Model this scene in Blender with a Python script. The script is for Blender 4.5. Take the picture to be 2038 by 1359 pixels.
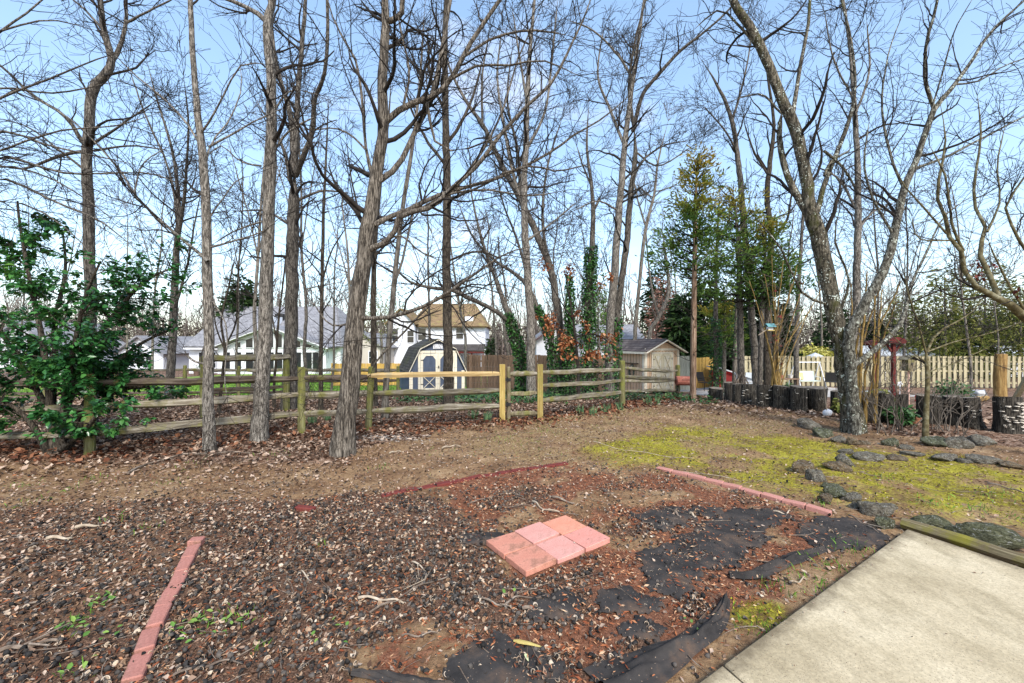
import bpy, math, random
import numpy as np
from mathutils import Vector, Matrix
R_ = math.radians
rs = np.random.RandomState(11)
random.seed(5)
for o in list(bpy.data.objects): bpy.data.objects.remove(o)
SC = bpy.context.scene
COL = SC.collection

# ------------------------------------------------------------------ camera, sky, sun, exposure
F, CX, CY, H = 813.0, 1019.0, 679.5, 1.68        # focal length and centre in photo pixels, eye height
cam = bpy.data.cameras.new('camera'); cam.sensor_width = 36; cam.lens = 36*F/2038.0
cam.clip_start = 0.05; cam.clip_end = 2000
camo = bpy.data.objects.new('camera', cam); COL.objects.link(camo)
camo.location = (0, 0, H); camo.rotation_euler = (R_(90), 0, 0); SC.camera = camo

SUN_EL, SUN_AZ = 43, 162          # azimuth clockwise from +Y (view direction)
W = bpy.data.worlds.new('World'); SC.world = W; W.use_nodes = True
wn, wl = W.node_tree.nodes, W.node_tree.links
bg = wn['Background']; bg.inputs['Strength'].default_value = 0.15
sky = wn.new('ShaderNodeTexSky'); sky.sky_type = 'NISHITA'; sky.sun_disc = False
sky.sun_elevation = R_(SUN_EL); sky.sun_rotation = R_(SUN_AZ)
sky.air_density = 1.0; sky.dust_density = 1.0; sky.ozone_density = 1.3
tc = wn.new('ShaderNodeTexCoord'); mp = wn.new('ShaderNodeMapping'); mp.inputs['Scale'].default_value = (1, 1, 2.6)
nz = wn.new('ShaderNodeTexNoise'); nz.inputs['Scale'].default_value = 2.1; nz.inputs['Detail'].default_value = 7
nz.inputs['Roughness'].default_value = 0.56
rp = wn.new('ShaderNodeValToRGB'); rp.color_ramp.elements[0].position = 0.555; rp.color_ramp.elements[1].position = 0.86
rp.color_ramp.elements[1].color = (0.8, 0.8, 0.8, 1)
mx = wn.new('ShaderNodeMix'); mx.data_type = 'RGBA'
wl.new(tc.outputs['Generated'], mp.inputs['Vector']); wl.new(mp.outputs['Vector'], nz.inputs['Vector'])
wl.new(nz.outputs['Fac'], rp.inputs['Fac']); wl.new(rp.outputs['Color'], mx.inputs['Factor'])
gm = wn.new('ShaderNodeGamma'); gm.inputs['Gamma'].default_value = 0.66; hs_ = wn.new('ShaderNodeHueSaturation'); hs_.inputs['Saturation'].default_value = 1.22; hs_.inputs['Value'].default_value = 1.65
wl.new(sky.outputs['Color'], gm.inputs['Color']); wl.new(gm.outputs['Color'], hs_.inputs['Color']); wl.new(hs_.outputs['Color'], mx.inputs['A']); mx.inputs['B'].default_value = (4.6, 4.4, 4.5, 1)
wl.new(mx.outputs['Result'], bg.inputs['Color'])

sl = bpy.data.lights.new('sun', 'SUN'); sl.energy = 2.2; sl.angle = R_(14); sl.color = (1.0, 0.95, 0.88)
so = bpy.data.objects.new('sun', sl); COL.objects.link(so)
az, el = R_(SUN_AZ), R_(SUN_EL)
sdir = Vector((math.sin(az)*math.cos(el), math.cos(az)*math.cos(el), math.sin(el)))
so.rotation_euler = sdir.to_track_quat('Z', 'Y').to_euler(); so.location = (6, -8, 12)
vs = SC.view_settings
vs.view_transform = 'Standard'; vs.look = 'None'; vs.gamma = 1; vs.exposure = 1.2; vs.use_curve_mapping = False

# ------------------------------------------------------------------ helpers
def sstep(t): t = np.clip(t, 0, 1); return t*t*(3-2*t)
_LAT = np.random.RandomState(3).rand(256, 256)
def vn(x, y, s, sd=0):
    x = np.asarray(x, float)/s + sd*17.3; y = np.asarray(y, float)/s + sd*9.7
    xi = np.floor(x).astype(int); yi = np.floor(y).astype(int)
    fx = x-xi; fy = y-yi; fx = fx*fx*(3-2*fx); fy = fy*fy*(3-2*fy)
    a = _LAT[xi & 255, yi & 255]; b = _LAT[(xi+1) & 255, yi & 255]
    c = _LAT[xi & 255, (yi+1) & 255]; d = _LAT[(xi+1) & 255, (yi+1) & 255]
    return (a*(1-fx)+b*fx)*(1-fy)+(c*(1-fx)+d*fx)*fy
def fbm(x, y, s, sd=0, o=4):
    v = 0; a = 1; t = 0
    for i in range(o): v = v+a*vn(x, y, s, sd+i); t += a; a *= .55; s *= .47
    return v/t
def G(x, y):
    x = np.asarray(x, float); y = np.asarray(y, float)
    z = -0.87*sstep((y-9)/13) - 0.7*np.clip((y-22)/20, 0, 1)
    z = z + 0.06*(vn(x, y, 2.3, 1)-.5)*sstep((y-1)/3) + 0.03*(vn(x, y, .8, 2)-.5)
    return z
def gp(px, py):                                  # photo pixel -> point on the ground
    v = py-CY; Y = H*F/v
    for i in range(14):
        X = (px-CX)*Y/F; Y = .5*Y+.5*(H-float(G(X, Y)))*F/v
    return Vector(((px-CX)*Y/F, Y, float(G((px-CX)*Y/F, Y))))
def at(px, py, Y): return Vector(((px-CX)*Y/F, Y, H-(py-CY)*Y/F))
def gat(px, Y): X = (px-CX)*Y/F; return Vector((X, Y, float(G(X, Y))))

def np_mesh(name, V, Fs, mats, matidx=None, attrs=None, smooth=False):
    me = bpy.data.meshes.new(name)
    V = np.ascontiguousarray(V, np.float32)
    if not isinstance(Fs, list): Fs = [Fs]
    Fs = [np.asarray(f, np.int32) for f in Fs if len(f)]
    me.vertices.add(len(V)); me.vertices.foreach_set('co', V.ravel())
    lp = np.concatenate([f.ravel() for f in Fs]); tot = np.concatenate([np.full(len(f), f.shape[1], np.int32) for f in Fs])
    st = np.concatenate([[0], np.cumsum(tot)[:-1]]).astype(np.int32)
    me.loops.add(len(lp)); me.loops.foreach_set('vertex_index', lp)
    me.polygons.add(len(tot)); me.polygons.foreach_set('loop_start', st); me.polygons.foreach_set('loop_total', tot)
    if matidx is not None: me.polygons.foreach_set('material_index', np.asarray(matidx, np.int32))
    if smooth: me.polygons.foreach_set('use_smooth', np.ones(len(tot), bool))
    for k, a in (attrs or {}).items():
        at_ = me.attributes.new(k, 'FLOAT', 'POINT'); at_.data.foreach_set('value', np.ascontiguousarray(a, np.float32))
    for m in (mats if isinstance(mats, list) else [mats]): me.materials.append(m)
    me.update(calc_edges=True); me.validate()
    return me
def link(name, me, parent=None, loc=None, rz=0):
    o = bpy.data.objects.new(name, me); COL.objects.link(o)
    if parent is not None: o.parent = parent
    if loc is not None: o.location = loc
    if rz: o.rotation_euler = (0, 0, rz)
    return o
def tag(o, label=None, cat=None, group=None, kind=None):
    if label: o['label'] = label
    if cat: o['category'] = cat
    if group: o['group'] = group
    if kind: o['kind'] = kind
    return o
def thing(name, label, cat, loc, rz=0, group=None):
    return tag(link(name, None, None, loc, rz), label, cat, group)

class MB:                                        # small mesh builder
    def __init__(s): s.v = []; s.f = []; s.m = []
    def add(s, V, Fc, mi=0):
        b = len(s.v); s.v += [tuple(p) for p in V]; s.f += [tuple(b+i for i in f) for f in Fc]; s.m += [mi]*len(Fc); return s
    def box(s, c, d, rz=0, rx=0, ry=0, mi=0, jit=0, taper=1):
        Mx = Matrix.Rotation(rz, 3, 'Z') @ Matrix.Rotation(ry, 3, 'Y') @ Matrix.Rotation(rx, 3, 'X')
        V = []
        for z in (-1, 1):
            for x, y in ((-1, -1), (1, -1), (1, 1), (-1, 1)):
                k = taper if z > 0 else 1
                p = Vector((x*d[0]/2*k, y*d[1]/2*k, z*d[2]/2))
                if jit: p += Vector([random.uniform(-jit, jit) for _ in range(3)])
                V.append(Vector(c)+Mx @ p)
        return s.add(V, [(3, 2, 1, 0), (4, 5, 6, 7), (0, 1, 5, 4), (1, 2, 6, 5), (2, 3, 7, 6), (3, 0, 4, 7)], mi)
    def beam(s, a, b, w, h, mi=0, up=(0, 0, 1)):    # bar with rectangular section from a to b
        a, b = Vector(a), Vector(b); t = (b-a).normalized(); u = Vector(up)
        sd = t.cross(u)
        if sd.length < 1e-3: sd = t.cross(Vector((0, 1, 0)))
        sd.normalize(); u = sd.cross(t)
        V = [p+sd*(x*w/2)+u*(z*h/2) for p in (a, b) for x, z in ((-1, -1), (1, -1), (1, 1), (-1, 1))]
        return s.add(V, [(0, 1, 2, 3), (7, 6, 5, 4), (1, 0, 4, 5), (2, 1, 5, 6), (3, 2, 6, 7), (0, 3, 7, 4)], mi)
    def tube(s, pts, rad, n=8, mi=0, jit=0, cap=True, flat=1):
        pts = [Vector(p) for p in pts]; b = len(s.v); V = []; Fc = []
        if not hasattr(rad, '__len__'): rad = [rad]*len(pts)
        ref = None
        ph = [random.uniform(1-jit, 1+jit) for _ in range(n)]
        for i, p in enumerate(pts):
            t = (pts[min(i+1, len(pts)-1)]-pts[max(i-1, 0)]).normalized()
            if ref is None: ref = t.orthogonal().normalized() if abs(t.z) > .7 else Vector((0, 0, 1))
            u = (ref-t*ref.dot(t)).normalized(); w = t.cross(u); ref = u
            for k in range(n):
                a = 2*math.pi*k/n; rr = rad[i]*ph[k]*random.uniform(1-jit*.5, 1+jit*.5)
                V.append(p+u*(math.cos(a)*rr*flat)+w*(math.sin(a)*rr))
        for i in range(len(pts)-1):
            for k in range(n):
                k2 = (k+1) % n; Fc.append((i*n+k, i*n+k2, (i+1)*n+k2, (i+1)*n+k))
        if cap: Fc.append(tuple(range(n-1, -1, -1))); Fc.append(tuple((len(pts)-1)*n+k for k in range(n)))
        return s.add(V, Fc, mi)
    def prism(s, poly, ax, a, b, mi=0):             # polygon extruded along an axis ('x','y','z') from a to b
        def p3(q, w):
            return {'x': (w, q[0], q[1]), 'y': (q[0], w, q[1]), 'z': (q[0], q[1], w)}[ax]
        n = len(poly)
        V = [p3(q, a) for q in poly]+[p3(q, b) for q in poly]
        return s.add(V, [tuple(range(n))[::-1], tuple(range(n, 2*n))]+[(i, (i+1) % n, n+(i+1) % n, n+i) for i in range(n)], mi)
    def lathe(s, prof, n=16, c=(0, 0, 0), mi=0):
        V = [(c[0]+r*math.cos(2*math.pi*k/n), c[1]+r*math.sin(2*math.pi*k/n), c[2]+z) for r, z in prof for k in range(n)]
        Fc = [(i*n+k, i*n+(k+1) % n, (i+1)*n+(k+1) % n, (i+1)*n+k) for i in range(len(prof)-1) for k in range(n)]
        Fc += [tuple(range(n))[::-1], tuple((len(prof)-1)*n+k for k in range(n))]
        return s.add(V, Fc, mi)
    def mesh(s, name, mats, smooth=False, bevel=0):
        me = bpy.data.meshes.new(name); me.from_pydata(s.v, [], s.f); me.polygons.foreach_set('material_index', s.m)
        for m in (mats if isinstance(mats, list) else [mats]): me.materials.append(m)
        if smooth: me.polygons.foreach_set('use_smooth', [True]*len(s.f))
        me.update()
        import bmesh
        bm = bmesh.new(); bm.from_mesh(me); bmesh.ops.recalc_face_normals(bm, faces=bm.faces[:])
        if bevel: bmesh.ops.bevel(bm, geom=bm.edges[:], offset=bevel, segments=1, affect='EDGES')
        bm.to_mesh(me); bm.free(); return me
    def build(s, name, mats, parent=None, loc=None, rz=0, smooth=False, bevel=0):
        return link(name, s.mesh(name, mats, smooth, bevel), parent, loc, rz)

# ------------------------------------------------------------------ materials
class N:
    def __init__(s, name):
        s.m = bpy.data.materials.new(name); s.m.use_nodes = True; s.t = s.m.node_tree; s.b = s.t.nodes['Principled BSDF']
    def n(s, typ, **kw):
        nd = s.t.nodes.new('ShaderNode'+typ)
        for k, v in kw.items():
            if hasattr(nd, k) and k not in nd.inputs: setattr(nd, k, v)
            else: nd.inputs[k].default_value = v
        return nd
    def l(s, a, b): s.t.links.new(a, b)
    def co(s, scale=(1, 1, 1), kind='Object', rot=(0, 0, 0)):
        c = s.n('TexCoord'); m = s.n('Mapping'); m.inputs['Scale'].default_value = scale; m.inputs['Rotation'].default_value = rot
        s.l(c.outputs[kind], m.inputs['Vector']); return m.outputs['Vector']
    def noise(s, vec, sc, det=5, rough=.6, dist=0):
        nd = s.n('TexNoise'); nd.inputs['Scale'].default_value = sc; nd.inputs['Detail'].default_value = det
        nd.inputs['Roughness'].default_value = rough; nd.inputs['Distortion'].default_value = dist
        s.l(vec, nd.inputs['Vector']); return nd.outputs['Fac']
    def ramp(s, fac, stops):
        nd = s.n('ValToRGB'); e = nd.color_ramp.elements
        while len(e) < len(stops): e.new(.5)
        for i, (p, c) in enumerate(stops):
            e[i].position = p; e[i].color = (c, c, c, 1) if not hasattr(c, '__len__') else (*c, 1)
        s.l(fac, nd.inputs['Fac']); return nd.outputs['Color']
    def mix(s, f, a, b, bt='MIX'):
        nd = s.n('Mix'); nd.data_type = 'RGBA'; nd.blend_type = bt
        for q, k in ((f, 'Factor'), (a, 'A'), (b, 'B')):
            if hasattr(q, 'is_output'): s.l(q, nd.inputs[k])
            else: nd.inputs[k].default_value = q if k == 'Factor' else (*q, 1)
        return nd.outputs['Result']
    def math(s, op, a, b=0):
        nd = s.n('Math'); nd.operation = op
        for i, q in enumerate((a, b)):
            if hasattr(q, 'is_output'): s.l(q, nd.inputs[i])
            else: nd.inputs[i].default_value = q
        return nd.outputs[0]
    def attr(s, k): nd = s.n('Attribute'); nd.attribute_name = k; return nd.outputs['Fac']
    def orand(s): return s.n('ObjectInfo').outputs['Random']
    def bump(s, h, st=.4, d=.02):
        nd = s.n('Bump'); nd.inputs['Strength'].default_value = st; nd.inputs['Distance'].default_value = d
        s.l(h, nd.inputs['Height']); s.l(nd.outputs['Normal'], s.b.inputs['Normal'])
    def out(s, col, rough=.85, spec=.3):
        if hasattr(col, 'is_output'): s.l(col, s.b.inputs['Base Color'])
        else: s.b.inputs['Base Color'].default_value = (*col, 1)
        s.b.inputs['Roughness'].default_value = rough; s.b.inputs['Specular IOR Level'].default_value = spec
        return s.m
def M(name, stops, sc=6, stretch=(1, 1, 1), rough=.85, bump=.3, bd=.01, det=6, kind='Object', vary=0, spec=.3):
    a = N(name); v = a.co(stretch, kind); f = a.noise(v, sc, det)
    n = len(stops); c = a.ramp(f, [(.28+.44*i/max(1, n-1), k) for i, k in enumerate(stops)])
    if vary:
        c = a.mix(1.0, c, a.ramp(a.orand(), [(0, 1-vary), (1, 1+vary)]), 'MULTIPLY')
    if bump: a.bump(f, bump, bd)
    return a.out(c, rough, spec)

def bark(name, dark, mid, light, fx=26, fz=3.2, spots=None, spot_sc=24, spot_t=.33, moss=None):
    a = N(name); v = a.co((fx, fx, fz))
    f = a.noise(v, 1.0, 7, .68, .5)
    f2 = a.noise(a.co((1, 1, .6)), 2.6, 4)
    g = a.noise(a.co((fx*3, fx*3, fz*5)), 1.0, 3, .6)
    h = a.math('ADD', a.math('MULTIPLY', f, .75), a.math('MULTIPLY', g, .25))
    c = a.ramp(h, [(.41, dark), (.49, mid), (.585, light)])
    c = a.mix(1.0, c, a.ramp(f2, [(.3, .72), (.7, 1.18)]), 'MULTIPLY')
    if moss is not None:
        mk = a.ramp(a.noise(a.co((1.5, 1.5, .7)), 3.2, 6, .65), [(.54, 0), (.66, .8)])
        c = a.mix(mk, c, moss)
    if spots is not None:
        vo = a.n('TexVoronoi'); vo.inputs['Scale'].default_value = spot_sc; a.l(a.co((1, 1, .8)), vo.inputs['Vector'])
        k = a.noise(a.co(), 6.0, 5); k2 = a.noise(a.co(), 70, 3)
        dd = a.math('ADD', a.math('ADD', vo.outputs['Distance'], a.math('MULTIPLY', a.math('SUBTRACT', .5, k), 1.9)), a.math('MULTIPLY', a.math('SUBTRACT', .5, k2), .5))
        c = a.mix(a.ramp(dd, [(spot_t-.06, 1), (spot_t, 0)]), c, spots)
    a.bump(h, .9, .03)
    return a.out(c, .92, .2)
B_furrow = bark('bark_furrowed', (.015, .0125, .0105), (.08, .067, .053), (.27, .237, .195), 56, 5.0)
B_grey = bark('bark_grey_plated', (.027, .024, .02), (.125, .11, .093), (.34, .312, .27), 50, 9)
B_dark = bark('bark_dark', (.011, .009, .007), (.045, .036, .027), (.125, .105, .08), 46, 8)
B_mid = bark('bark_brown_grey', (.019, .0165, .0145), (.082, .071, .059), (.22, .198, .168), 44, 7)
B_pale = bark('bark_pale', (.05, .043, .034), (.15, .13, .105), (.29, .26, .22), 30, 4)
B_lichen = bark('bark_lichen', (.016, .014, .011), (.062, .054, .038), (.19, .168, .128), 26, 8, spots=(.55, .6, .53), spot_sc=34, spot_t=.16, moss=(.055, .058, .012))
B_lichen2 = bark('bark_lichen_pale', (.02, .018, .014), (.085, .078, .06), (.25, .245, .205), 26, 12, spots=(.42, .45, .37), spot_sc=22, spot_t=.17)
B_cedar = bark('bark_cedar', (.07, .035, .02), (.24, .15, .095), (.44, .32, .23), 34, 1.5)
B_twig = M('twig_bark', [(.008, .006, .0045), (.02, .0155, .012), (.05, .04, .031)], 9, bump=0)
B_twig_pale = M('twig_bark_pale', [(.05, .04, .032), (.12, .1, .08), (.2, .17, .14)], 9, bump=0)
B_gold = M('peeled_golden_stem', [(.09, .055, .015), (.24, .155, .045), (.38, .27, .11)], 7, (6, 6, 1))
B_kmossy = M('mossy_olive_limb', [(.035, .025, .012), (.11, .09, .04), (.26, .25, .17)], 14, (1, 1, 1))

def leafmat(name, cols, rough=.5, spec=.35, trans=.0):
    a = N(name); c = a.ramp(a.attr('rnd'), [(i/(len(cols)-1), k) for i, k in enumerate(cols)])
    a.out(c, rough, spec)
    if trans:
        tr = a.n('BsdfTranslucent'); a.l(c, tr.inputs['Color']); ms = a.n('MixShader'); ms.inputs[0].default_value = trans
        o = a.t.nodes['Material Output']; a.l(a.b.outputs[0], ms.inputs[1]); a.l(tr.outputs[0], ms.inputs[2]); a.l(ms.outputs[0], o.inputs['Surface'])
    return a.m
L_shrub = leafmat('shrub_leaf', [(.01, .04, .012), (.022, .09, .024), (.04, .15, .04), (.075, .22, .05), (.15, .3, .06)], .28, .5, .25)
def leafobj(name, cols):
    a = N(name); c = a.ramp(a.orand(), [(i/(len(cols)-1), k) for i, k in enumerate(cols)]); return a.out(c, .3, .5)
L_shrub1 = leafobj('shrub_leaf_single', [(.012, .04, .01), (.02, .085, .018), (.035, .14, .03), (.08, .23, .05)])
L_ivy = leafmat('ivy_leaf', [(.01, .04, .01), (.025, .09, .018), (.05, .15, .03), (.11, .23, .06)], .4, .4, .15)
L_gc = leafmat('ground_ivy_leaf', [(.012, .04, .012), (.03, .09, .025), (.06, .15, .04), (.12, .2, .06)], .5, .35, .15)
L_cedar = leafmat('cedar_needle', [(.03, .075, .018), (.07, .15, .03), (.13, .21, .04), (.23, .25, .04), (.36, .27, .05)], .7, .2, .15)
L_everg = leafmat('evergreen_needle', [(.006, .014, .006), (.012, .032, .01), (.026, .055, .016), (.045, .085, .02)], .7, .2, .1)
L_lime = leafmat('spring_leaf', [(.08, .1, .02), (.15, .18, .04), (.26, .26, .07), (.36, .35, .12)], .7, .2, .3)
L_gold = leafmat('golden_leaf', [(.16, .18, .03), (.36, .36, .06), (.55, .5, .12), (.62, .58, .25)], .6, .3, .2)
L_oak = leafmat('russet_leaf', [(.14, .035, .012), (.3, .095, .035), (.42, .17, .07), (.5, .27, .14)], .8, .2, .2)
L_red = leafmat('dark_red_leaf', [(.04, .008, .006), (.13, .025, .016), (.22, .05, .03)], .6, .3, .1)
L_dead = leafmat('dead_leaf', [(.045, .026, .017), (.095, .056, .037), (.165, .1, .066), (.25, .165, .115), (.37, .27, .2), (.47, .37, .29)], .9, .15)
L_deadred = leafmat('russet_dead_leaf', [(.05, .016, .01), (.11, .042, .022), (.2, .085, .045), (.3, .15, .085)], .9, .15)
L_grass = leafmat('grass_blade', [(.09, .14, .025), (.16, .23, .04), (.26, .28, .07), (.36, .31, .14)], .7, .2, .2)
L_green = leafmat('fresh_grass_blade', [(.06, .15, .02), (.12, .26, .03), (.2, .36, .05)], .6, .2, .2)
L_moss = leafmat('moss_tuft', [(.075, .06, .014), (.18, .16, .02), (.31, .28, .03), (.44, .38, .055)], .95, .1)
M_chip = leafmat('mulch_chip', [(.1, .028, .012), (.22, .065, .028), (.36, .13, .055), (.46, .25, .13), (.55, .39, .25)], .9, .15)
M_hullo = leafmat('nut_hull_outside', [(.012, .011, .01), (.03, .027, .025), (.06, .053, .047), (.12, .1, .083)], .75, .22)
M_hulli = leafmat('nut_hull_inside', [(.16, .09, .05), (.3, .2, .13), (.46, .36, .26), (.55, .46, .36)], .9, .15)
M_stick = M('dead_stick', [(.05, .035, .025), (.16, .12, .09), (.34, .28, .22)], 14, (1, 1, 1))
M_stickp = M('pale_stick', [(.2, .15, .1), (.36, .29, .21), (.5, .42, .33)], 14)

def wood(name, stops, fz=(1.2, 14, 14), moss=None, mt=.5, vary=.12, sc=2.2, rough=.85, mk_sc=4):
    a = N(name); f = a.noise(a.co(fz), sc, 7, .65, .6)
    n = len(stops); c = a.ramp(f, [(.3+.4*i/(n-1), k) for i, k in enumerate(stops)])
    c = a.mix(1.0, c, a.ramp(a.orand(), [(0, 1-vary), (1, 1+vary)]), 'MULTIPLY')
    if moss is not None:
        k = a.noise(a.co(), mk_sc, 6, .7); c = a.mix(a.ramp(k, [(mt, 0), (mt+.16, .85)]), c, moss)
    a.bump(f, .6, .012); return a.out(c, rough, .25)
W_rail = wood('weathered_rail', [(.055, .045, .033), (.17, .145, .105), (.36, .33, .27)], moss=(.14, .135, .03), mt=.49, vary=.25)
W_raild = wood('dark_wet_rail', [(.025, .018, .013), (.075, .055, .04), (.18, .15, .12)], moss=(.12, .115, .03), mt=.53, vary=.2)
W_post = wood('mossy_post', [(.05, .045, .022), (.13, .12, .05), (.26, .25, .13)], (14, 14, 1.2), moss=(.17, .18, .03), mt=.46)
W_new = wood('new_yellow_pine', [(.3, .19, .075), (.46, .32, .14), (.58, .44, .24)], (1.2, 14, 14), moss=(.3, .26, .17), mt=.55, vary=.05)
W_newp = wood('new_yellow_post', [(.24, .165, .05), (.4, .29, .09), (.52, .4, .16)], (12, 12, 1.2), moss=(.24, .24, .05), mt=.58, vary=.05)
W_gate = wood('gate_timber', [(.06, .05, .03), (.16, .13, .08), (.28, .24, .16)], (8, 8, 2), moss=(.15, .15, .04), mt=.5)
W_picket = wood('green_grey_picket', [(.24, .2, .115), (.38, .33, .205), (.5, .45, .31)], (14, 14, 1.2), moss=(.28, .29, .12), mt=.56, vary=.2)
W_newp2 = wood('greening_gate_post', [(.16, .11, .035), (.3, .22, .07), (.42, .32, .12)], (12, 12, 1.2), moss=(.2, .2, .05), mt=.48, vary=.05)
W_brownf = wood('brown_fence_board', [(.06, .04, .026), (.145, .095, .062), (.24, .165, .115)], (14, 14, 1.5), moss=(.14, .14, .045), mt=.56, vary=.25)
W_yellowf = wood('yellow_fence_board', [(.34, .19, .045), (.5, .31, .08), (.6, .4, .14)], (14, 14, 1.5), vary=.15)
W_greyf = wood('grey_fence_board', [(.2, .21, .17), (.31, .32, .27), (.42, .43, .36)], (14, 14, 1.5), vary=.1)
W_log = wood('golden_log_wood', [(.06, .03, .012), (.24, .145, .05), (.4, .275, .11)], (9, 9, 1.0), moss=(.09, .05, .02), mt=.56, mk_sc=5)
W_stump = bark('stump_bark', (.008, .007, .006), (.035, .03, .024), (.1, .088, .07), 44, 5, spots=(.36, .34, .3), spot_sc=38, spot_t=-.06)
W_cut = M('cut_wood_end', [(.07, .055, .04), (.16, .13, .1), (.3, .26, .2)], 9)
W_fungi = M('bracket_fungus', [(.45, .38, .3), (.62, .56, .47), (.75, .7, .62)], 30)
W_timber = wood('mossy_landscape_timber', [(.05, .04, .02), (.14, .11, .06), (.3, .25, .15)], (1.0, 16, 16), moss=(.2, .18, .02), mt=.5)

def siding(name, col, dark, pitch, bump=.6, rough=.6):
    a = N(name); w = a.n('TexWave'); w.wave_type = 'BANDS'; w.bands_direction = 'Z'; w.wave_profile = 'SAW'
    w.inputs['Distortion'].default_value = 0
    w.inputs['Scale'].default_value = math.pi*2/(20*pitch)
    a.l(a.co(), w.inputs['Vector'])
    c = a.ramp(w.outputs['Fac'], [(0, dark), (.16, col), (1, col)])
    c = a.mix(1.0, c, a.ramp(a.noise(a.co(), 1.2, 4), [(.3, .92), (.7, 1.04)]), 'MULTIPLY')
    a.bump(w.outputs['Fac'], bump, .02); return a.out(c, rough, .3)
S_white = siding('white_lap_siding', (.74, .76, .8), (.5, .52, .56), .15)
S_beige = siding('beige_lap_siding', (.52, .48, .42), (.36, .33, .28), .15)
P_white = M('white_trim_paint', [(.68, .7, .74), (.8, .8, .82)], 3, bump=.05)
P_cream = wood('cream_trim_paint', [(.72, .65, .5), (.8, .73, .58), (.85, .79, .66)], (8, 8, 1.5), vary=.04)
P_cream_b = wood('stained_cream_board', [(.72, .62, .4), (.8, .71, .5), (.85, .78, .6)], (8, 8, 1.5), vary=.04)
P_blue = wood('slate_blue_panel', [(.068, .088, .135), (.088, .112, .165), (.115, .14, .2)], (5, 5, 1.2), vary=.03)
P_tan = wood('tan_siding_board', [(.6, .4, .24), (.74, .52, .34), (.8, .61, .43)], (7, 7, 1.2), vary=.06)
P_red = M('red_paint', [(.3, .012, .014), (.42, .02, .02)], 5, bump=.1)
P_maroon = M('maroon_paint', [(.05, .008, .008), (.1, .016, .013), (.15, .035, .028)], 9)
def shingle(name, a0, b0, moss=None, along='X'):
    a = N(name); br = a.n('TexBrick'); br.inputs['Scale'].default_value = 1; br.inputs['Mortar Size'].default_value = .012
    br.inputs['Brick Width'].default_value = .32; br.inputs['Row Height'].default_value = .11
    br.inputs['Color1'].default_value = (*a0, 1); br.inputs['Color2'].default_value = (*b0, 1); br.inputs['Mortar'].default_value = (*[k*.5 for k in a0], 1)
    sp = a.n('SeparateXYZ'); cb = a.n('CombineXYZ'); a.l(a.co(), sp.inputs[0]); a.l(sp.outputs[along], cb.inputs['X']); a.l(sp.outputs['Z'], cb.inputs['Y'])
    a.l(cb.outputs[0], br.inputs['Vector'])
    c = a.mix(1.0, br.outputs['Color'], a.ramp(a.noise(a.co(), 2.5, 6), [(.3, .7), (.7, 1.25)]), 'MULTIPLY')
    if moss is not None: c = a.mix(a.ramp(a.noise(a.co(), 1.6, 6), [(.5, 0), (.68, .8)]), c, moss)
    a.bump(br.outputs['Fac'], -.5, .01); return a.out(c, .9, .2)
R_barn = shingle('barn_shingles', (.05, .045, .04), (.085, .078, .07), (.08, .085, .03), 'Y')
R_tan = shingle('tan_shed_shingles', (.09, .07, .065), (.15, .125, .115), None, 'Y')
R_grey = shingle('grey_house_shingles', (.22, .22, .235), (.28, .28, .295))
R_brown = shingle('mossy_tan_shingles', (.2, .135, .075), (.26, .18, .1), (.24, .2, .075))
R_dark = shingle('dark_porch_shingles', (.06, .05, .045), (.1, .085, .075))
P_metal = M('pale_metal_sheet', [(.4, .43, .45), (.55, .58, .6)], 3, bump=.05, rough=.45)
P_iron = M('black_iron', [(.012, .012, .012), (.03, .028, .026)], 20, rough=.6)
P_wire = M('fence_wire', [(.05, .045, .04), (.1, .09, .08)], 20, rough=.6)
def glassm():
    a = N('dark_window_glass'); a.out((.018, .022, .025), .06, .6); return a.m
GLASS = glassm()
C_conc = None
def concrete():
    a = N('weathered_concrete'); f = a.noise(a.co(), 1.7, 8, .62); g = a.noise(a.co(), 60, 4); st = a.noise(a.co((1, .35, 1), rot=(0, 0, .55)), 5, 6, .7)
    c = a.ramp(f, [(.3, (.34, .275, .17)), (.5, (.47, .39, .255)), (.7, (.56, .475, .325))])
    c = a.mix(a.ramp(st, [(.5, 0), (.7, .6)]), c, (.23, .185, .105))
    vo = a.n('TexVoronoi'); vo.inputs['Scale'].default_value = 90; a.l(a.co(), vo.inputs['Vector'])
    c = a.mix(1.0, c, a.ramp(g, [(.3, .8), (.7, 1.15)]), 'MULTIPLY')
    c = a.mix(a.ramp(vo.outputs['Distance'], [(.17, .75), (.24, 0)]), c, (.15, .115, .075))
    # grime along the two outer edges of the slab
    ge = a.n('NewGeometry'); nn_ = a.noise(a.co(), 9, 6, .7)
    for nv in SLAB_EDGES:
        sb = a.n('VectorMath'); sb.operation = 'SUBTRACT'; a.l(ge.outputs['Position'], sb.inputs[0]); sb.inputs[1].default_value = SLAB_C0
        dp = a.n('VectorMath'); dp.operation = 'DOT_PRODUCT'; a.l(sb.outputs[0], dp.inputs[0]); dp.inputs[1].default_value = nv
        dd = a.math('ADD', a.math('ABSOLUTE', dp.outputs['Value']), a.math('MULTIPLY', a.math('SUBTRACT', nn_, .5), .22))
        c = a.mix(a.ramp(dd, [(.0, .85), (.1, 0)]), c, (.13, .1, .06))
    a.bump(g, .5, .004); return a.out(c, .9, .25)
_c0, _c1, _c2 = gp(1805, 1066), gp(1440, 1346), gp(2038, 1146); SLAB_C0 = (_c0.x, _c0.y, 0)
_e = [(_c1-_c0), (_c2-_c0)]; SLAB_EDGES = [(-k.y/math.hypot(k.x, k.y), k.x/math.hypot(k.x, k.y), 0) for k in _e]
C_conc = concrete()
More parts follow.
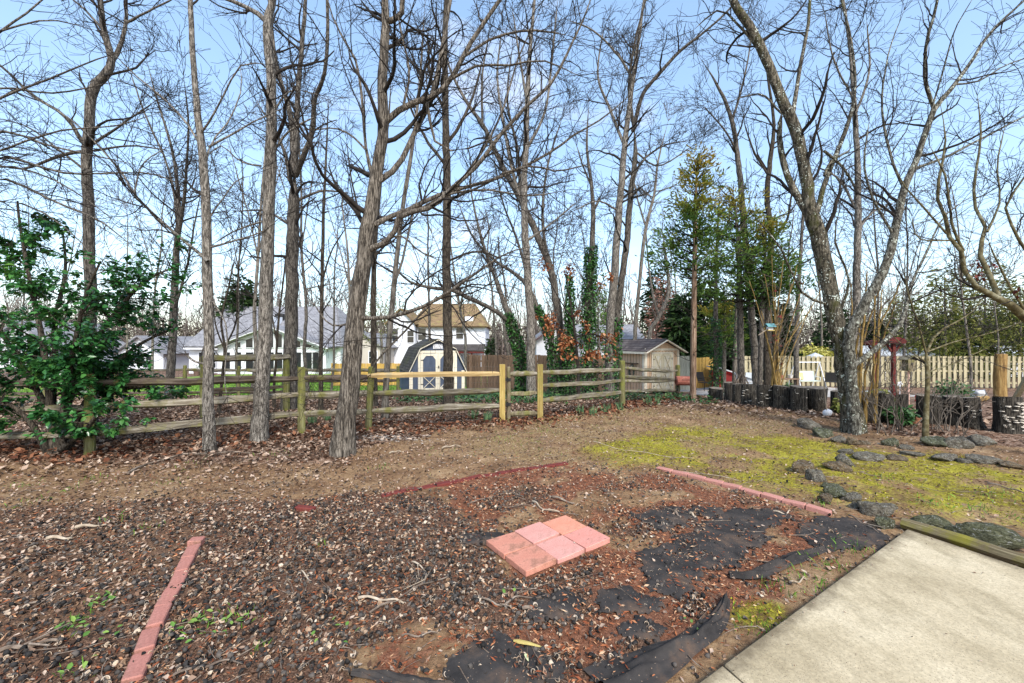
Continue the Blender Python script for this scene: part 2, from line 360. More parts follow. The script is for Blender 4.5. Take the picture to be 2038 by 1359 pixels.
def paverm(name, cols, stain):
    a = N(name); g = a.noise(a.co(), 90, 4); f = a.noise(a.co(), 5, 5)
    c = a.ramp(f, [(.3, cols[0]), (.7, cols[1])]); c = a.mix(1.0, c, a.ramp(g, [(.3, .82), (.7, 1.16)]), 'MULTIPLY')
    c = a.mix(a.ramp(a.noise(a.co((1, 1, 1)), 7, 8, .75), [(.5 if stain else .56, 0), (.66 if stain else .75, .8)]), c, (.15, .085, .05))
    vo = a.n('TexVoronoi'); vo.inputs['Scale'].default_value = 60; a.l(a.co(), vo.inputs['Vector']); c = a.mix(a.ramp(vo.outputs['Distance'], [(.1, .7), (.16, 0)]), c, (.2, .1, .07))
    a.bump(g, .3, .003); return a.out(c, .85, .25)
PV_a = paverm('terracotta_paver', ((.47, .19, .13), (.56, .26, .185)), True)
PV_b = paverm('pink_paver', ((.52, .245, .2), (.6, .31, .26)), False)
BR_a = paverm('red_edging_brick', ((.32, .13, .1), (.45, .21, .17)), True)
BR_b = paverm('pink_edging_brick', ((.4, .18, .14), (.5, .25, .21)), True)
BR_c = paverm('dark_edging_brick', ((.12, .022, .018), (.19, .045, .035)), False)
def fabricm():
    a = N('black_landscape_fabric'); f = a.noise(a.co(), 3.2, 7, .66); w = a.noise(a.co((120, 120, 120)), 1, 2); s = a.n('TexVoronoi'); s.inputs['Scale'].default_value = 42; a.l(a.co(), s.inputs['Vector'])
    c = a.ramp(f, [(.35, (.024, .0225, .022)), (.52, (.05, .045, .042)), (.64, (.1, .07, .052)), (.74, (.17, .11, .08))])
    c = a.mix(a.ramp(s.outputs['Distance'], [(.09, .8), (.13, 0)]), c, (.32, .23, .16))
    a.bump(w, .25, .003); return a.out(c, .95, .06)
FABRIC = fabricm()
ROCKS = []
for nm, c in (('rock_grey', [(.1, .085, .062), (.26, .228, .175), (.44, .4, .32)]), ('rock_brown', [(.09, .06, .034), (.26, .185, .11), (.42, .33, .21)]),
              ('rock_green', [(.06, .062, .036), (.16, .165, .095), (.3, .31, .2)])):
    a = N(nm); f = a.noise(a.co(), 7, 7, .68); c_ = a.ramp(f, [(.3, c[0]), (.5, c[1]), (.7, c[2])])
    c_ = a.mix(1.0, c_, a.ramp(a.noise(a.co(), 2.2, 5, .7), [(.35, .45), (.62, 1.25)]), 'MULTIPLY'); k = a.noise(a.co(), 5.5, 7, .75); c_ = a.mix(a.ramp(k, [(.56, 0), (.61, .9)]), c_, (.52, .52, .47))
    k = a.noise(a.co(), 5, 5, .7); c_ = a.mix(a.ramp(k, [(.55, 0), (.7, .6)]), c_, (.11, .11, .02))
    a.bump(f, 1.0, .12); ROCKS.append(a.out(c_, .92, .2))

# ------------------------------------------------------------------ ground zones (outlines in photo pixels, laid on the ground)
def wpoly(px): return np.array([[*gp(x, y)[:2]] for x, y in px])
def sdist(x, y, P):
    x = np.asarray(x, float); y = np.asarray(y, float); sh = x.shape; x = x.ravel(); y = y.ravel()
    d = np.full(x.shape, 1e9); ins = np.zeros(x.shape, bool); n = len(P)
    for i in range(n):
        ax, ay = P[i]; bx, by = P[(i+1) % n]; ex, ey = bx-ax, by-ay
        t = np.clip(((x-ax)*ex+(y-ay)*ey)/(ex*ex+ey*ey+1e-12), 0, 1)
        d = np.minimum(d, np.hypot(x-ax-t*ex, y-ay-t*ey))
        c = ((ay > y) != (by > y)) & (x < (bx-ax)*(y-ay)/((by-ay) if by != ay else 1e-12)+ax)
        ins ^= c
    return np.where(ins, -d, d).reshape(sh)
Z_HULL = wpoly([(-500, 1500), (-300, 1040), (0, 1005), (150, 1005), (330, 985), (520, 990), (640, 980), (800, 985), (880, 1000), (945, 1055), (990, 1100), (1045, 1150), (1160, 1120), (1215, 1150), (1130, 1215), (1010, 1255), (890, 1262), (800, 1245), (735, 1290), (700, 1420)])
Z_HULL2 = [wpoly(p) for p in ([(1310, 1092), (1370, 1075), (1425, 1105), (1430, 1135), (1380, 1125), (1320, 1110)], [(1330, 1190), (1390, 1180), (1415, 1215), (1405, 1250), (1350, 1240)],
           [(1200, 1290), (1290, 1240), (1330, 1280), (1250, 1320), (1180, 1330)], [(1220, 1045), (1330, 1035), (1345, 1055), (1260, 1070), (1215, 1065)], [(1180, 965), (1290, 940), (1330, 960), (1200, 985)],
           [(940, 1000), (1040, 960), (1130, 965), (1080, 1000), (980, 1020)], [(1440, 960), (1490, 985), (1560, 1000), (1480, 1005)], [(1000, 1330), (1120, 1290), (1180, 1350), (1100, 1400), (1000, 1390)])]
Z_MULCH = wpoly([(780, 975), (900, 950), (1130, 925), (1290, 930), (1480, 985), (1650, 1035), (1690, 1060), (1600, 1130), (1500, 1190), (1400, 1240), (1330, 1420), (680, 1420), (735, 1280), (800, 1240), (1010, 1240), (1150, 1140), (1045, 1150), (960, 1060), (880, 990)])
Z_MULCH2 = wpoly([(620, 1190), (760, 1160), (800, 1210), (740, 1280), (650, 1260)])
Z_MOSS = wpoly([(1190, 885), (1330, 848), (1480, 845), (1600, 868), (1700, 885), (1900, 905), (2060, 950), (2200, 1000), (2200, 1120), (2038, 1070), (1880, 1035), (1790, 1020), (1700, 1000), (1620, 985), (1500, 960), (1330, 930), (1230, 910)])
Z_MOSS2 = wpoly([(1440, 1210), (1510, 1190), (1590, 1205), (1570, 1245), (1480, 1262)])
Z_MOSS3 = wpoly([(1560, 868), (1700, 888), (1790, 905), (1700, 930), (1600, 925), (1480, 890)])
Z_GRASS = wpoly([(880, 905), (1000, 850), (1100, 830), (1250, 815), (1420, 815), (1560, 840), (1560, 880), (1400, 900), (1200, 915), (1040, 925)])
Z_YARD = wpoly([(650, 1000), (700, 905), (860, 858), (1020, 838), (1240, 812), (1400, 800), (1560, 815), (1800, 865), (2100, 890), (2500, 1000), (2200, 1400), (1200, 1400), (700, 1400)])
Z_PATIO = np.array([[8.5, 15.5], [18, 15.5], [18, 23], [8.5, 23]])
def msk(x, y, P, soft=.2, amp=.5, ns=.5, sd=0): return sstep(.5-(sdist(x, y, P)+amp*(fbm(x, y, ns, sd)-.5))/(2*soft))
def zones(x, y):
    x = np.asarray(x, float); y = np.asarray(y, float)
    z = {}
    z['hull'] = msk(x, y, Z_HULL, .18, .5, .4, 1)
    for P in Z_HULL2: z['hull'] = np.maximum(z['hull'], .8*msk(x, y, P, .06, .25, .2, 2))
    left = sstep((-1.9-x)/.8+0*y)*sstep((y-1.5)/1)
    z['hull'] = z['hull']*(1-.45*left)*sstep((5.4-y)/1.2)
    z['mulch'] = np.maximum(msk(x, y, Z_MULCH, .15, .4, .35, 3), .8*msk(x, y, Z_MULCH2, .1, .3, .3, 4))
    z['mulch'] = z['mulch']*(.3+.7*sstep((fbm(x, y, .45, 33)-.34)/.22))
    z['moss'] = np.maximum(msk(x, y, Z_MOSS, .65, 1.3, .9, 5)*(.25+.75*sstep((fbm(x, y, .7, 6)-.28)/.3))*(.55+.45*sstep((fbm(x, y, .14, 26)-.3)/.25)), np.maximum(msk(x, y, Z_MOSS2, .08, .2, .2, 7), msk(x, y, Z_MOSS3, .2, .5, .5, 8)*sstep((fbm(x, y, .35, 16)-.28)/.15)))
    z['grass'] = msk(x, y, Z_GRASS, .5, 1.2, .8, 8)*sstep((fbm(x, y, .5, 9)-.3)/.3)
    yard = msk(x, y, Z_YARD, .35, 1.0, .8, 10)
    lawn = sstep((y-16.5)/1.5)*sstep((-.5-x)/2)*sstep((46-y)/6)*sstep((x+30)/6)
    patio = msk(x, y, Z_PATIO, .1, .2, .5, 12)
    z['patio'] = patio
    z['litter'] = (1-yard)*(1-lawn)*(1-patio)*sstep((y-4.6)/2.2)
    z['lawn'] = lawn
    z['yard'] = yard
    return z
# one sheet: fine near the camera, coarse towards the horizon
xs = np.concatenate([-np.geomspace(300, 9.2, 34), np.arange(-9, 10.01, .06), np.geomspace(10.2, 300, 34)])
ys = np.concatenate([-np.geomspace(60, .6, 16), np.arange(-.5, 13, .06), np.geomspace(13.1, 420, 46)])
gx, gy = np.meshgrid(xs, ys); nzx, nzy = len(xs), len(ys)
Zs = zones(gx, gy)
gz = G(gx, gy)+.03*(fbm(gx, gy, .3, 13)-.5)*(gy < 14)+.016*(vn(gx, gy, .07, 14)-.5)*(gy < 12)*(1-.5*Zs['mulch'])
gz -= .004
idx = np.arange(nzx*nzy).reshape(nzy, nzx)
quads = np.stack([idx[:-1, :-1], idx[:-1, 1:], idx[1:, 1:], idx[1:, :-1]], -1).reshape(-1, 4)
def groundm():
    a = N('yard_ground'); co = a.co()
    f = a.noise(co, 1.6, 8, .65); g = a.noise(co, 26, 7, .72); h = a.noise(co, 90, 4, .7)
    dirt = a.ramp(a.math('ADD', a.math('MULTIPLY', f, .5), a.math('MULTIPLY', g, .5)), [(.36, (.095, .053, .028)), (.47, (.2, .118, .062)), (.56, (.3, .195, .105)), (.66, (.44, .32, .2))])
    vo = a.n('TexVoronoi'); vo.inputs['Scale'].default_value = 13; vo.inputs['Randomness'].default_value = 1; a.l(a.co((1, 1, 1)), vo.inputs['Vector'])
    sp = a.n('SeparateColor'); a.l(vo.outputs['Color'], sp.inputs[0])
    lit = a.ramp(sp.outputs[0], [(0, (.05, .025, .015)), (.35, (.13, .07, .042)), (.65, (.24, .145, .095)), (1, (.42, .3, .22))])
    lit = a.mix(1.0, lit, a.ramp(g, [(.3, .45), (.65, 1.15)]), 'MULTIPLY')
    mul = a.ramp(a.math('ADD', a.math('MULTIPLY', g, .5), a.math('MULTIPLY', h, .5)), [(.36, (.07, .03, .018)), (.5, (.175, .075, .042)), (.62, (.31, .15, .088)), (.7, (.43, .28, .18))])
    hul = a.ramp(h, [(.35, (.03, .019, .013)), (.5, (.1, .056, .036)), (.64, (.26, .155, .1))])
    mos = a.ramp(a.math('ADD', a.math('MULTIPLY', g, .6), a.math('MULTIPLY', f, .4)), [(.4, (.12, .07, .03)), (.47, (.19, .155, .025)), (.55, (.31, .275, .03)), (.66, (.45, .39, .06))])
    gra = a.ramp(g, [(.34, (.13, .075, .036)), (.5, (.25, .16, .08)), (.66, (.38, .29, .15))])
    law = a.ramp(g, [(.36, (.1, .16, .025)), (.5, (.19, .3, .04)), (.64, (.3, .4, .09))])
    pat = a.ramp(f, [(.3, (.36, .33, .3)), (.7, (.55, .52, .48))])
    def th(k, lo=.36, hi=.6, am=.75):
        return a.ramp(a.math('ADD', a.attr(k), a.math('MULTIPLY', a.math('SUBTRACT', g, .5), am)), [(lo, 0), (hi, 1)])
    c = dirt
    for k, col in (('litter', lit), ('grass', gra), ('moss', mos), ('mulch', mul), ('hull', hul), ('lawn', law), ('patio', pat)):
        c = a.mix(th(k, .22, .8, .9) if k in ('moss', 'grass') else th(k), c, col)
    a.bump(a.math('ADD', g, a.math('MULTIPLY', h, .6)), .75, .02)
    return a.out(c, .95, .15)
GROUND_M = groundm()
me = np_mesh('ground', np.stack([gx, gy, gz], -1).reshape(-1, 3), quads, GROUND_M, attrs={k: Zs[k].ravel() for k in ('litter', 'grass', 'moss', 'mulch', 'hull', 'lawn', 'patio')}, smooth=True)
tag(link('ground', me), kind='structure')

# ------------------------------------------------------------------ scattering of small pieces (joined)
def rotm(yaw, pitch, roll):
    cy, sy, cp, sp, cr, sr = np.cos(yaw), np.sin(yaw), np.cos(pitch), np.sin(pitch), np.cos(roll), np.sin(roll)
    R = np.empty(np.shape(yaw)+(3, 3))
    R[..., 0, 0] = cy*cp; R[..., 0, 1] = cy*sp*sr-sy*cr; R[..., 0, 2] = cy*sp*cr+sy*sr
    R[..., 1, 0] = sy*cp; R[..., 1, 1] = sy*sp*sr+cy*cr; R[..., 1, 2] = sy*sp*cr-cy*sr
    R[..., 2, 0] = -sp; R[..., 2, 1] = cp*sr; R[..., 2, 2] = cp*cr
    return R
def inst(tv, tf, pos, R, sc):
    tv = np.asarray(tv, float); k = len(tv); n = len(pos)
    sc = np.asarray(sc, float)
    if sc.ndim == 1: sc = sc[:, None]*np.ones(3)
    V = np.einsum('nij,nkj->nki', R, tv[None]*sc[:, None, :])+pos[:, None, :]
    Fc = (np.asarray(tf)[None]+(np.arange(n)*k)[:, None, None]).reshape(-1, len(tf[0]))
    return V.reshape(-1, 3), Fc, k
def scatter(name, tv, tf, pos, R, sc, mat, rnd=None, parent=None, origin=(0, 0, 0)):
    V, Fc, k = inst(tv, tf, np.asarray(pos)-np.array(origin), R, sc)
    if rnd is None: rnd = rs.rand(len(pos))
    return link(name, np_mesh(name, V, Fc, mat, attrs={'rnd': np.repeat(rnd, k)}), parent)
LEAF_V = [(0, 0, 0), (.35, .27, .06), (.35, -.27, .06), (.36, 0, 0), (.72, .2, .05), (.72, -.2, .05), (1, 0, -.06)]
LEAF_F = [(0, 3, 1), (0, 2, 3), (3, 4, 1), (3, 2, 5), (3, 6, 4), (3, 5, 6)]
DEAD_V = [(-.5, 0, .05), (-.1, .33, .16), (-.1, -.33, .1), (0, 0, -.02), (.5, .08, .18)]
DEAD_F = [(0, 3, 1), (0, 2, 3), (3, 4, 1), (3, 2, 4)]
BLADE_V = [(-.5, 0, 0), (.5, 0, 0), (.1, .25, .6), (0, .7, 1)]
BLADE_F = [(0, 1, 2), (0, 2, 3)]
SPRIG_V = [(0, 0, 0), (.5, .13, .02), (.5, -.13, .02), (1, 0, -.05), (.45, 0, .16), (.6, 0, -.12)]
SPRIG_F = [(0, 2, 1), (1, 2, 3), (0, 4, 3), (0, 3, 5)]
# ------------------------------------------------------------------ trees
def cat_rom(P, n):
    P = np.asarray(P, float); k = len(P)
    E = np.vstack([2*P[0]-P[1], P, 2*P[-1]-P[-2]])
    L = np.concatenate([[0], np.cumsum(np.linalg.norm(np.diff(P[:, :3], axis=0), axis=1))])
    t = np.linspace(0, L[-1], n); i = np.clip(np.searchsorted(L, t, 'right')-1, 0, k-2)
    u = ((t-L[i])/(L[i+1]-L[i]+1e-9))[:, None]
    a, b, c, d = E[i], E[i+1], E[i+2], E[i+3]
    return .5*(2*b+(c-a)*u+(2*a-5*b+4*c-d)*u*u+(3*b-a-3*c+d)*u**3)
def tubes(P, rad, sides, jit=0):
    """P (M,n,3), rad (M,n) -> vertices, quads"""
    Mn, n, _ = P.shape
    T = np.empty_like(P); T[:, 1:-1] = P[:, 2:]-P[:, :-2]; T[:, 0] = P[:, 1]-P[:, 0]; T[:, -1] = P[:, -1]-P[:, -2]
    T /= np.linalg.norm(T, axis=2, keepdims=True)+1e-9
    ref = np.where(np.abs(T[:, :1, 2:3]) > .8, np.array([1., 0, 0]), np.array([0, 0, 1.]))*np.ones((1, n, 1))
    U = ref-T*np.sum(ref*T, 2, keepdims=True); nu = np.linalg.norm(U, axis=2, keepdims=True)
    U = np.where(nu < 1e-3, np.array([0, 1., 0]), U/(nu+1e-9)); Wv = np.cross(T, U)
    a = np.arange(sides)*2*np.pi/sides
    rr = rad[:, :, None]*np.ones(sides)
    if jit: rr = rr*(1+jit*(rs.rand(Mn, 1, sides)-.5)+jit*.7*(rs.rand(Mn, n, sides)-.5))
    V = P[:, :, None, :]+rr[..., None]*(np.cos(a)[:, None]*U[:, :, None, :]+np.sin(a)[:, None]*Wv[:, :, None, :])
    id_ = np.arange(Mn*n*sides).reshape(Mn, n, sides); nx = np.roll(id_, -1, 2)
    Q = np.stack([id_[:, :-1], nx[:, :-1], nx[:, 1:], id_[:, 1:]], -1).reshape(-1, 4)
    return V.reshape(-1, 3), Q
def merge(parts):
    V = []; Q = []; b = 0
    for v, q in parts: V.append(v); Q.append(q+b); b += len(v)
    return np.concatenate(V), np.concatenate(Q)
def grow(S, D, L, r0, n, wig, up, rmin):
    m = len(S); d = D/np.linalg.norm(D, axis=1, keepdims=True); pts = [S]; seg = (L/(n-1))[:, None]
    for i in range(n-1):
        d = d+wig*rs.randn(m, 3)+np.array([0, 0, up]); d /= np.linalg.norm(d, axis=1, keepdims=True); pts.append(pts[-1]+d*seg)
    t = np.linspace(0, 1, n)[None]
    return np.stack(pts, 1), np.maximum(r0[:, None]*(1-.72*t), rmin)
def spawn(P, rad, per_m, t0, ang, lo, hi, rf, rmin, rmax=9, shrink=.5):
    Mn, n, _ = P.shape
    L = np.linalg.norm(np.diff(P, axis=1), axis=2).sum(1); cnt = rs.poisson(per_m*L*(1-t0))
    k = np.repeat(np.arange(Mn), cnt); N_ = len(k)
    if N_ == 0: return None
    t = t0+(1-t0)*rs.rand(N_); q = t*(n-1); i = np.minimum(q.astype(int), n-2); u = (q-i)[:, None]
    S = P[k, i]*(1-u)+P[k, i+1]*u; T = P[k, i+1]-P[k, i]; T /= np.linalg.norm(T, axis=1, keepdims=True)+1e-9
    X = rs.randn(N_, 3); X -= T*np.sum(X*T, 1, keepdims=True); X /= np.linalg.norm(X, axis=1, keepdims=True)+1e-9
    an = np.radians(rs.uniform(ang[0], ang[1], N_))[:, None]
    r = rad[k, i]*(1-u[:, 0])+rad[k, i+1]*u[:, 0]
    return S, T*np.cos(an)+X*np.sin(an), rs.uniform(lo, hi, N_)*(1-shrink*t), np.clip(r*rf, rmin, rmax)
def tree(label, Y, limbs, mat, twig=None, t0=.35, l1=(.8, 2.2), d1=1.7, d2=4.6, d3=6.5, up=.06, group=None, name='bare_tree', Yend=.35, sides=14, cat='tree', flare=1.18, wf=.8, fine=.85, fixed=False, keep=False, wig=.17):
    twig = twig or B_twig
    b = limbs[0][0]
    base = gat(b[0], Y) if not fixed else Vector(at(b[0], b[1], Y))
    root = thing(name, label, cat, base, group=group)
    o = np.array(base); rmin = (.00045*Y+.0008)*fine
    trunkparts = []; l0P = []; l0R = []; tips0 = []
    for li, lb in enumerate(limbs):
        pts = []
        Ln = math.hypot(lb[-1][0]-lb[0][0], lb[-1][1]-lb[0][1])*Y/F
        dy = 0 if li == 0 else rs.uniform(-1, 1)*Yend*Ln
        for j, p in enumerate(lb):
            yy = Y+dy*j/(len(lb)-1)
            if len(p) > 3: yy = Y+p[3]
            q = at(p[0], p[1], yy); pts.append((q.x, q.y, q.z, p[2]*yy/F/2*wf*math.cos(math.atan((min(p[0], 2038)-CX)/F))))
        if li == 0 and not fixed:
            z0 = base.z-.12; pts[0] = (base.x, base.y, z0, pts[0][3]*flare)
            x1, y1, _, r1 = pts[1]; pts.insert(1, (base.x+(x1-base.x)*.08, base.y, base.z+.25, pts[0][3]/flare*1.04))
        n = max(8, min(60, int(Ln/.22)))
        C = cat_rom(pts, n)
        r = np.maximum(C[:, 3], rmin)
        r = np.maximum(r*np.minimum(1, (1-np.linspace(0, 1, n))/.12+.12), rmin*.8) if not (li and lb[-1][2] > 4.5 and len(lb) < 4) else r
        tipd = C[-1, :3]-C[-3, :3]; tips0.append((C[-1, :3], tipd/np.linalg.norm(tipd))); P3 = C[:, :3]+(rs.randn(n, 3)*(.07 if r[0] > .05 else .16)*r[:, None])
        if li == 0: P3[0] = C[0, :3]
        thick = r[0] > .03
        trunkparts.append(tubes(P3[None]-o, r[None], sides if thick else 7, .12 if thick else .05))
        Cn = cat_rom(np.c_[P3, r], 24); l0P.append(Cn[:, :3]); l0R.append(Cn[:, 3])
    V, Q = merge(trunkparts)
    link('trunk', np_mesh('trunk', V, Q, mat, smooth=True), root)
    lp0 = np.array(l0P); lr0 = np.array(l0R); parts = []; tips = []
    A = spawn(lp0[:1], lr0[:1], d1, t0, (38, 75), l1[0], l1[1], .5, rmin*1.4, .045)
    if len(lp0) > 1:
        Bq = spawn(lp0[1:], lr0[1:], d1*1.35, .12, (30, 65), l1[0]*.9, l1[1]*.9, .55, rmin*1.3, .04)
        if Bq is not None: A = tuple(np.concatenate(q) for q in zip(A, Bq)) if A is not None else Bq
    if len(limbs) > 1 or t0 < .75:
        tS = np.repeat(np.array([a for a, b_ in tips0]), 3, 0); tD = np.repeat(np.array([b_ for a, b_ in tips0]), 3, 0)+rs.randn(3*len(tips0), 3)*.28
        tq = (tS, tD, rs.uniform(.45, .8, len(tS))*l1[1]*.6, np.full(len(tS), rmin*1.5)); A = tq if A is None else tuple(np.concatenate(q) for q in zip(A, tq))
    if A is not None:
        P1, R1 = grow(A[0], A[1], A[2], A[3], 9, wig, up, rmin); parts.append(tubes(P1-o, R1, 4)); tips.append(P1)
        A2 = spawn(P1, R1, d2, .15, (28, 65), l1[0]*.45, l1[1]*.5, .6, rmin, .012)
        if A2 is not None:
            P2, R2 = grow(A2[0], A2[1], A2[2], A2[3], 6, wig*1.1, up*.7, rmin); parts.append(tubes(P2-o, R2, 3)); tips.append(P2)
            A3 = spawn(P2, R2, d3, .1, (25, 60), .12, .5, .7, rmin*.8, .006)
            if A3 is not None:
                P3, R3 = grow(A3[0], A3[1], A3[2], A3[3]*.8, 3, wig, .03, rmin*.75); parts.append(tubes(P3-o, R3, 3)); tips.append(P3)
        V, Q = merge(parts); tag(link('crown', np_mesh('crown', V, Q, twig, smooth=True), root), kind='stuff')
    root_tips[root.name] = (tips, lp0, lr0)
    return root
root_tips = {}
def ivy(root, k, y0, y1, thick, n, mat=None, nm='ivy', jag=.35):
    """ivy leaves wrapped round limb k of a tree between two heights; sized to the stem"""
    tips, lp, lr = root_tips[root.name]; P, r = lp[k], lr[k]
    t = rs.rand(n*3); q = t*(len(P)-1); i = np.minimum(q.astype(int), len(P)-2); u = (q-i)[:, None]
    S = P[i]*(1-u)+P[i+1]*u; rr = r[i]; S_ok = (S[:, 2] > y0) & (S[:, 2] < y1); S = S[S_ok][:n]; rr = rr[S_ok][:n]; m = len(S)
    a = rs.rand(m)*6.283; hh = (S[:, 2]-y0)/(y1-y0)
    lump = .55+.9*vn(S[:, 2]*1.0, a*.5, .35, 5)
    rad = rr+.62*thick*(1-.5*hh)*lump*rs.rand(m)**.5*(1+jag*rs.randn(m)*.4)
    pos = S+np.c_[np.cos(a)*rad, np.sin(a)*rad, rs.randn(m)*.04]
    Rm = rotm(a+rs.randn(m)*.5, .5+rs.randn(m)*.45, rs.randn(m)*.5)
    s = rs.uniform(.05, .1, m)*1.1; 
    tag(scatter(nm, LEAF_V, LEAF_F, pos, Rm, np.c_[s, s*1.35, s], mat or L_ivy, parent=root, origin=root.location), kind='stuff')
def leaves_on(root, mat, n, size, pick=2, box=None, nm='leaves', droop=.5):
    tips = root_tips[root.name][0]; P = tips[min(pick, len(tips)-1)].reshape(-1, 3)
    if box is not None: P = P[(P[:, 0] > box[0]) & (P[:, 0] < box[1]) & (P[:, 2] > box[2]) & (P[:, 2] < box[3])]
    if len(P) == 0: return
    S = P[rs.randint(0, len(P), n)]+rs.randn(n, 3)*size*.5
    s = rs.uniform(.6, 1.25, n)*size
    tag(scatter(nm, LEAF_V, LEAF_F, S, rotm(rs.rand(n)*6.28, droop+rs.randn(n)*.5, rs.randn(n)*.6), s, mat, parent=root, origin=root.location), kind='stuff')

# ------------------------------------------------------------------ split-rail fence
def rail_mesh(L, r, mat, seed):
    random.seed(seed); n = 8; pts = []; rad = []
    for i in range(n):
        t = i/(n-1); pts.append((L*t, random.uniform(-.012, .012), random.uniform(-.012, .012)-.02*math.sin(math.pi*t)*random.uniform(.2, 1)))
        rad.append(r*(.55 if i in (0, n-1) else (.9 if i in (1, n-2) else random.uniform(.88, 1.1))))
    m = MB(); m.tube(pts, rad, 6, jit=.22, flat=1.25); return m.mesh('rail', mat)
def put_rail(parent, a, b, r=.05, mat=None, seed=0, nm='rail'):
    a, b = Vector(a), Vector(b); o = link(nm, rail_mesh((b-a).length, r, mat or W_rail, seed), parent)
    o.location = a-parent.location; d = b-a
    o.rotation_euler = d.to_track_quat('X', 'Z').to_euler(); return o
def put_post(parent, base, h, r=.065, mat=None, lean=(0, 0), nm='post', seed=0, square=False):
    random.seed(seed+77); m = MB(); top = Vector((lean[0], lean[1], h))
    if square: m.beam((0, 0, -.15), top, r*2, r*2, up=(0, 1, 0))
    else: m.tube([(0, 0, -.15), (0, 0, 0), tuple(top*.5), tuple(top-Vector((0, 0, .03))), tuple(top)], [r, r, r*.98, r*.93, r*.75], 9, jit=.1)
    o = m.build(nm, mat or W_post, parent, Vector(base)-parent.location); return o
FA = [gp(178, 905), gp(600, 862), gp(733, 855)]
FL = FA[0]+Vector((-2.7, .12, 0)); FL.z = float(G(FL.x, FL.y))
GP1, GP2 = gp(1000, 838), gp(1075, 836)
FB = [gp(1238, 808), gp(1349, 790)]
fence = thing('split_rail_fence', 'weathered mossy split-rail fence running left of the small gate', 'fence', FA[1])
for i, (p, ln) in enumerate(((FL, (0, 0)), (FA[0], (0, 0)), (FA[1], (0, 0)), (FA[2], (.05, .02)))):
    put_post(fence, p, 1.2, .062, seed=i, lean=ln)
def zrails(a, b, hs, par, mats, seed, r=.05, over=.06):
    d = (b-a).normalized()*over
    for k, (h1, h2) in enumerate(hs):
        put_rail(par, a-d+Vector((0, .02*(k % 2), h1)), b+d+Vector((0, .02*(k % 2), h2)), r, mats[k], seed*7+k)
zrails(FL, FA[0], [(.3, .3), (.68, .68), (1.06, 1.06)], fence, [W_rail, W_rail, W_raild], 1, .046)
zrails(FA[0], FA[1], [(.3, .36), (.7, .7), (1.07, 1.0)], fence, [W_rail, W_rail, W_raild], 2, .048)
zrails(FA[1], FA[2], [(.37, .36), (.69, .7), (1.0, 1.0)], fence, [W_rail, W_rail, W_raild], 3, .048)
zrails(FA[2], GP1, [(.36, .33), (.69, .66)], fence, [W_rail, W_rail], 4, .05, .03)
m = MB(); a, b = FA[2]+Vector((0, -.05, 1.03)), GP1+Vector((-.05, -.02, 1.0)); L = (b-a).length
m.tube([(0, 0, 0), (.2, 0, 0), (L*.5, 0, .004), (L-.15, 0, 0), (L, 0, 0)], [.035, .06, .06, .058, .04], 5, jit=.05, flat=.95)
o = m.build('new_rail', W_new, fence, a-fence.location); o.rotation_euler = (b-a).to_track_quat('X', 'Z').to_euler(); tag(o, 'new yellow pine top rail')
o = put_post(fence, GP1, 1.2, .058, W_newp, seed=9, square=True, nm='new_post'); tag(o, 'new yellow square gate post')
def wire(parent, a, b, h, step=.1, nm='wire_mesh', z0=.05, vis=.0022):
    m = MB(); a, b = Vector(a)-parent.location, Vector(b)-parent.location; L = (b-a).length; n = int(L/step); k = int((h-z0)/step)
    for i in range(n+1):
        p = a+(b-a)*(i/n); m.tube([p+Vector((0, 0, z0)), p+Vector((0, 0, h))], vis, 3, cap=False)
    for j in range(k+1):
        z = Vector((0, 0, z0+(h-z0)*j/k)); m.tube([a+z, b+z], vis, 3, cap=False)
    return m.build(nm, P_wire, parent)
off = Vector((0, .08, 0))
wire(fence, FA[2]+off, GP1+off, 1.15)
gate = thing('rail_gate', 'small dark three-rail timber gate with black hinges between yellow posts', 'gate', (GP1+GP2)/2)
ga = GP1+(GP2-GP1)*.16; gb = GP2-(GP2-GP1)*.06
put_post(gate, Vector((ga.x, ga.y, ga.z+.05)), 1.1, .045, W_gate, nm='gate_stile', seed=3)
for k, h in enumerate((.16, .58, 1.0)): put_rail(gate, ga+Vector((0, 0, h)), gb+Vector((0, 0, h)), .042, W_gate if k < 2 else W_rail, 60+k)
for h in (.36, .88):
    m = MB(); m.beam((-.1, -.05, 0), (.05, -.05, 0), .012, .06); m.tube([(-.02, -.055, -.05), (-.02, -.055, .05)], .014, 6); m.build('hinge', P_iron, gate, ga+Vector((0, 0, h))-gate.location)
fence2 = thing('split_rail_fence', 'weathered split-rail fence running right from the gate past the tan shed', 'fence', FB[0])
put_post(fence2, GP2, 1.2, .058, W_newp2, seed=5, square=True); put_post(fence2, FB[0], 1.22, .085, W_post, seed=6); put_post(fence2, FB[1], 1.22, .08, W_post, seed=8)
zrails(GP2, FB[0], [(.42, .38), (.74, .68), (1.02, .98)], fence2, [W_rail]*3, 6, .05)
zrails(FB[0], FB[1], [(.4, .3), (.66, .64), (.8, .66), (1.02, 1.0)], fence2, [W_rail, W_rail, W_rail, W_rail], 8, .048)
wire(fence2, GP2+off, FB[0]+off, 1.1); wire(fence2, FB[0]+off, FB[1]+off, 1.1)
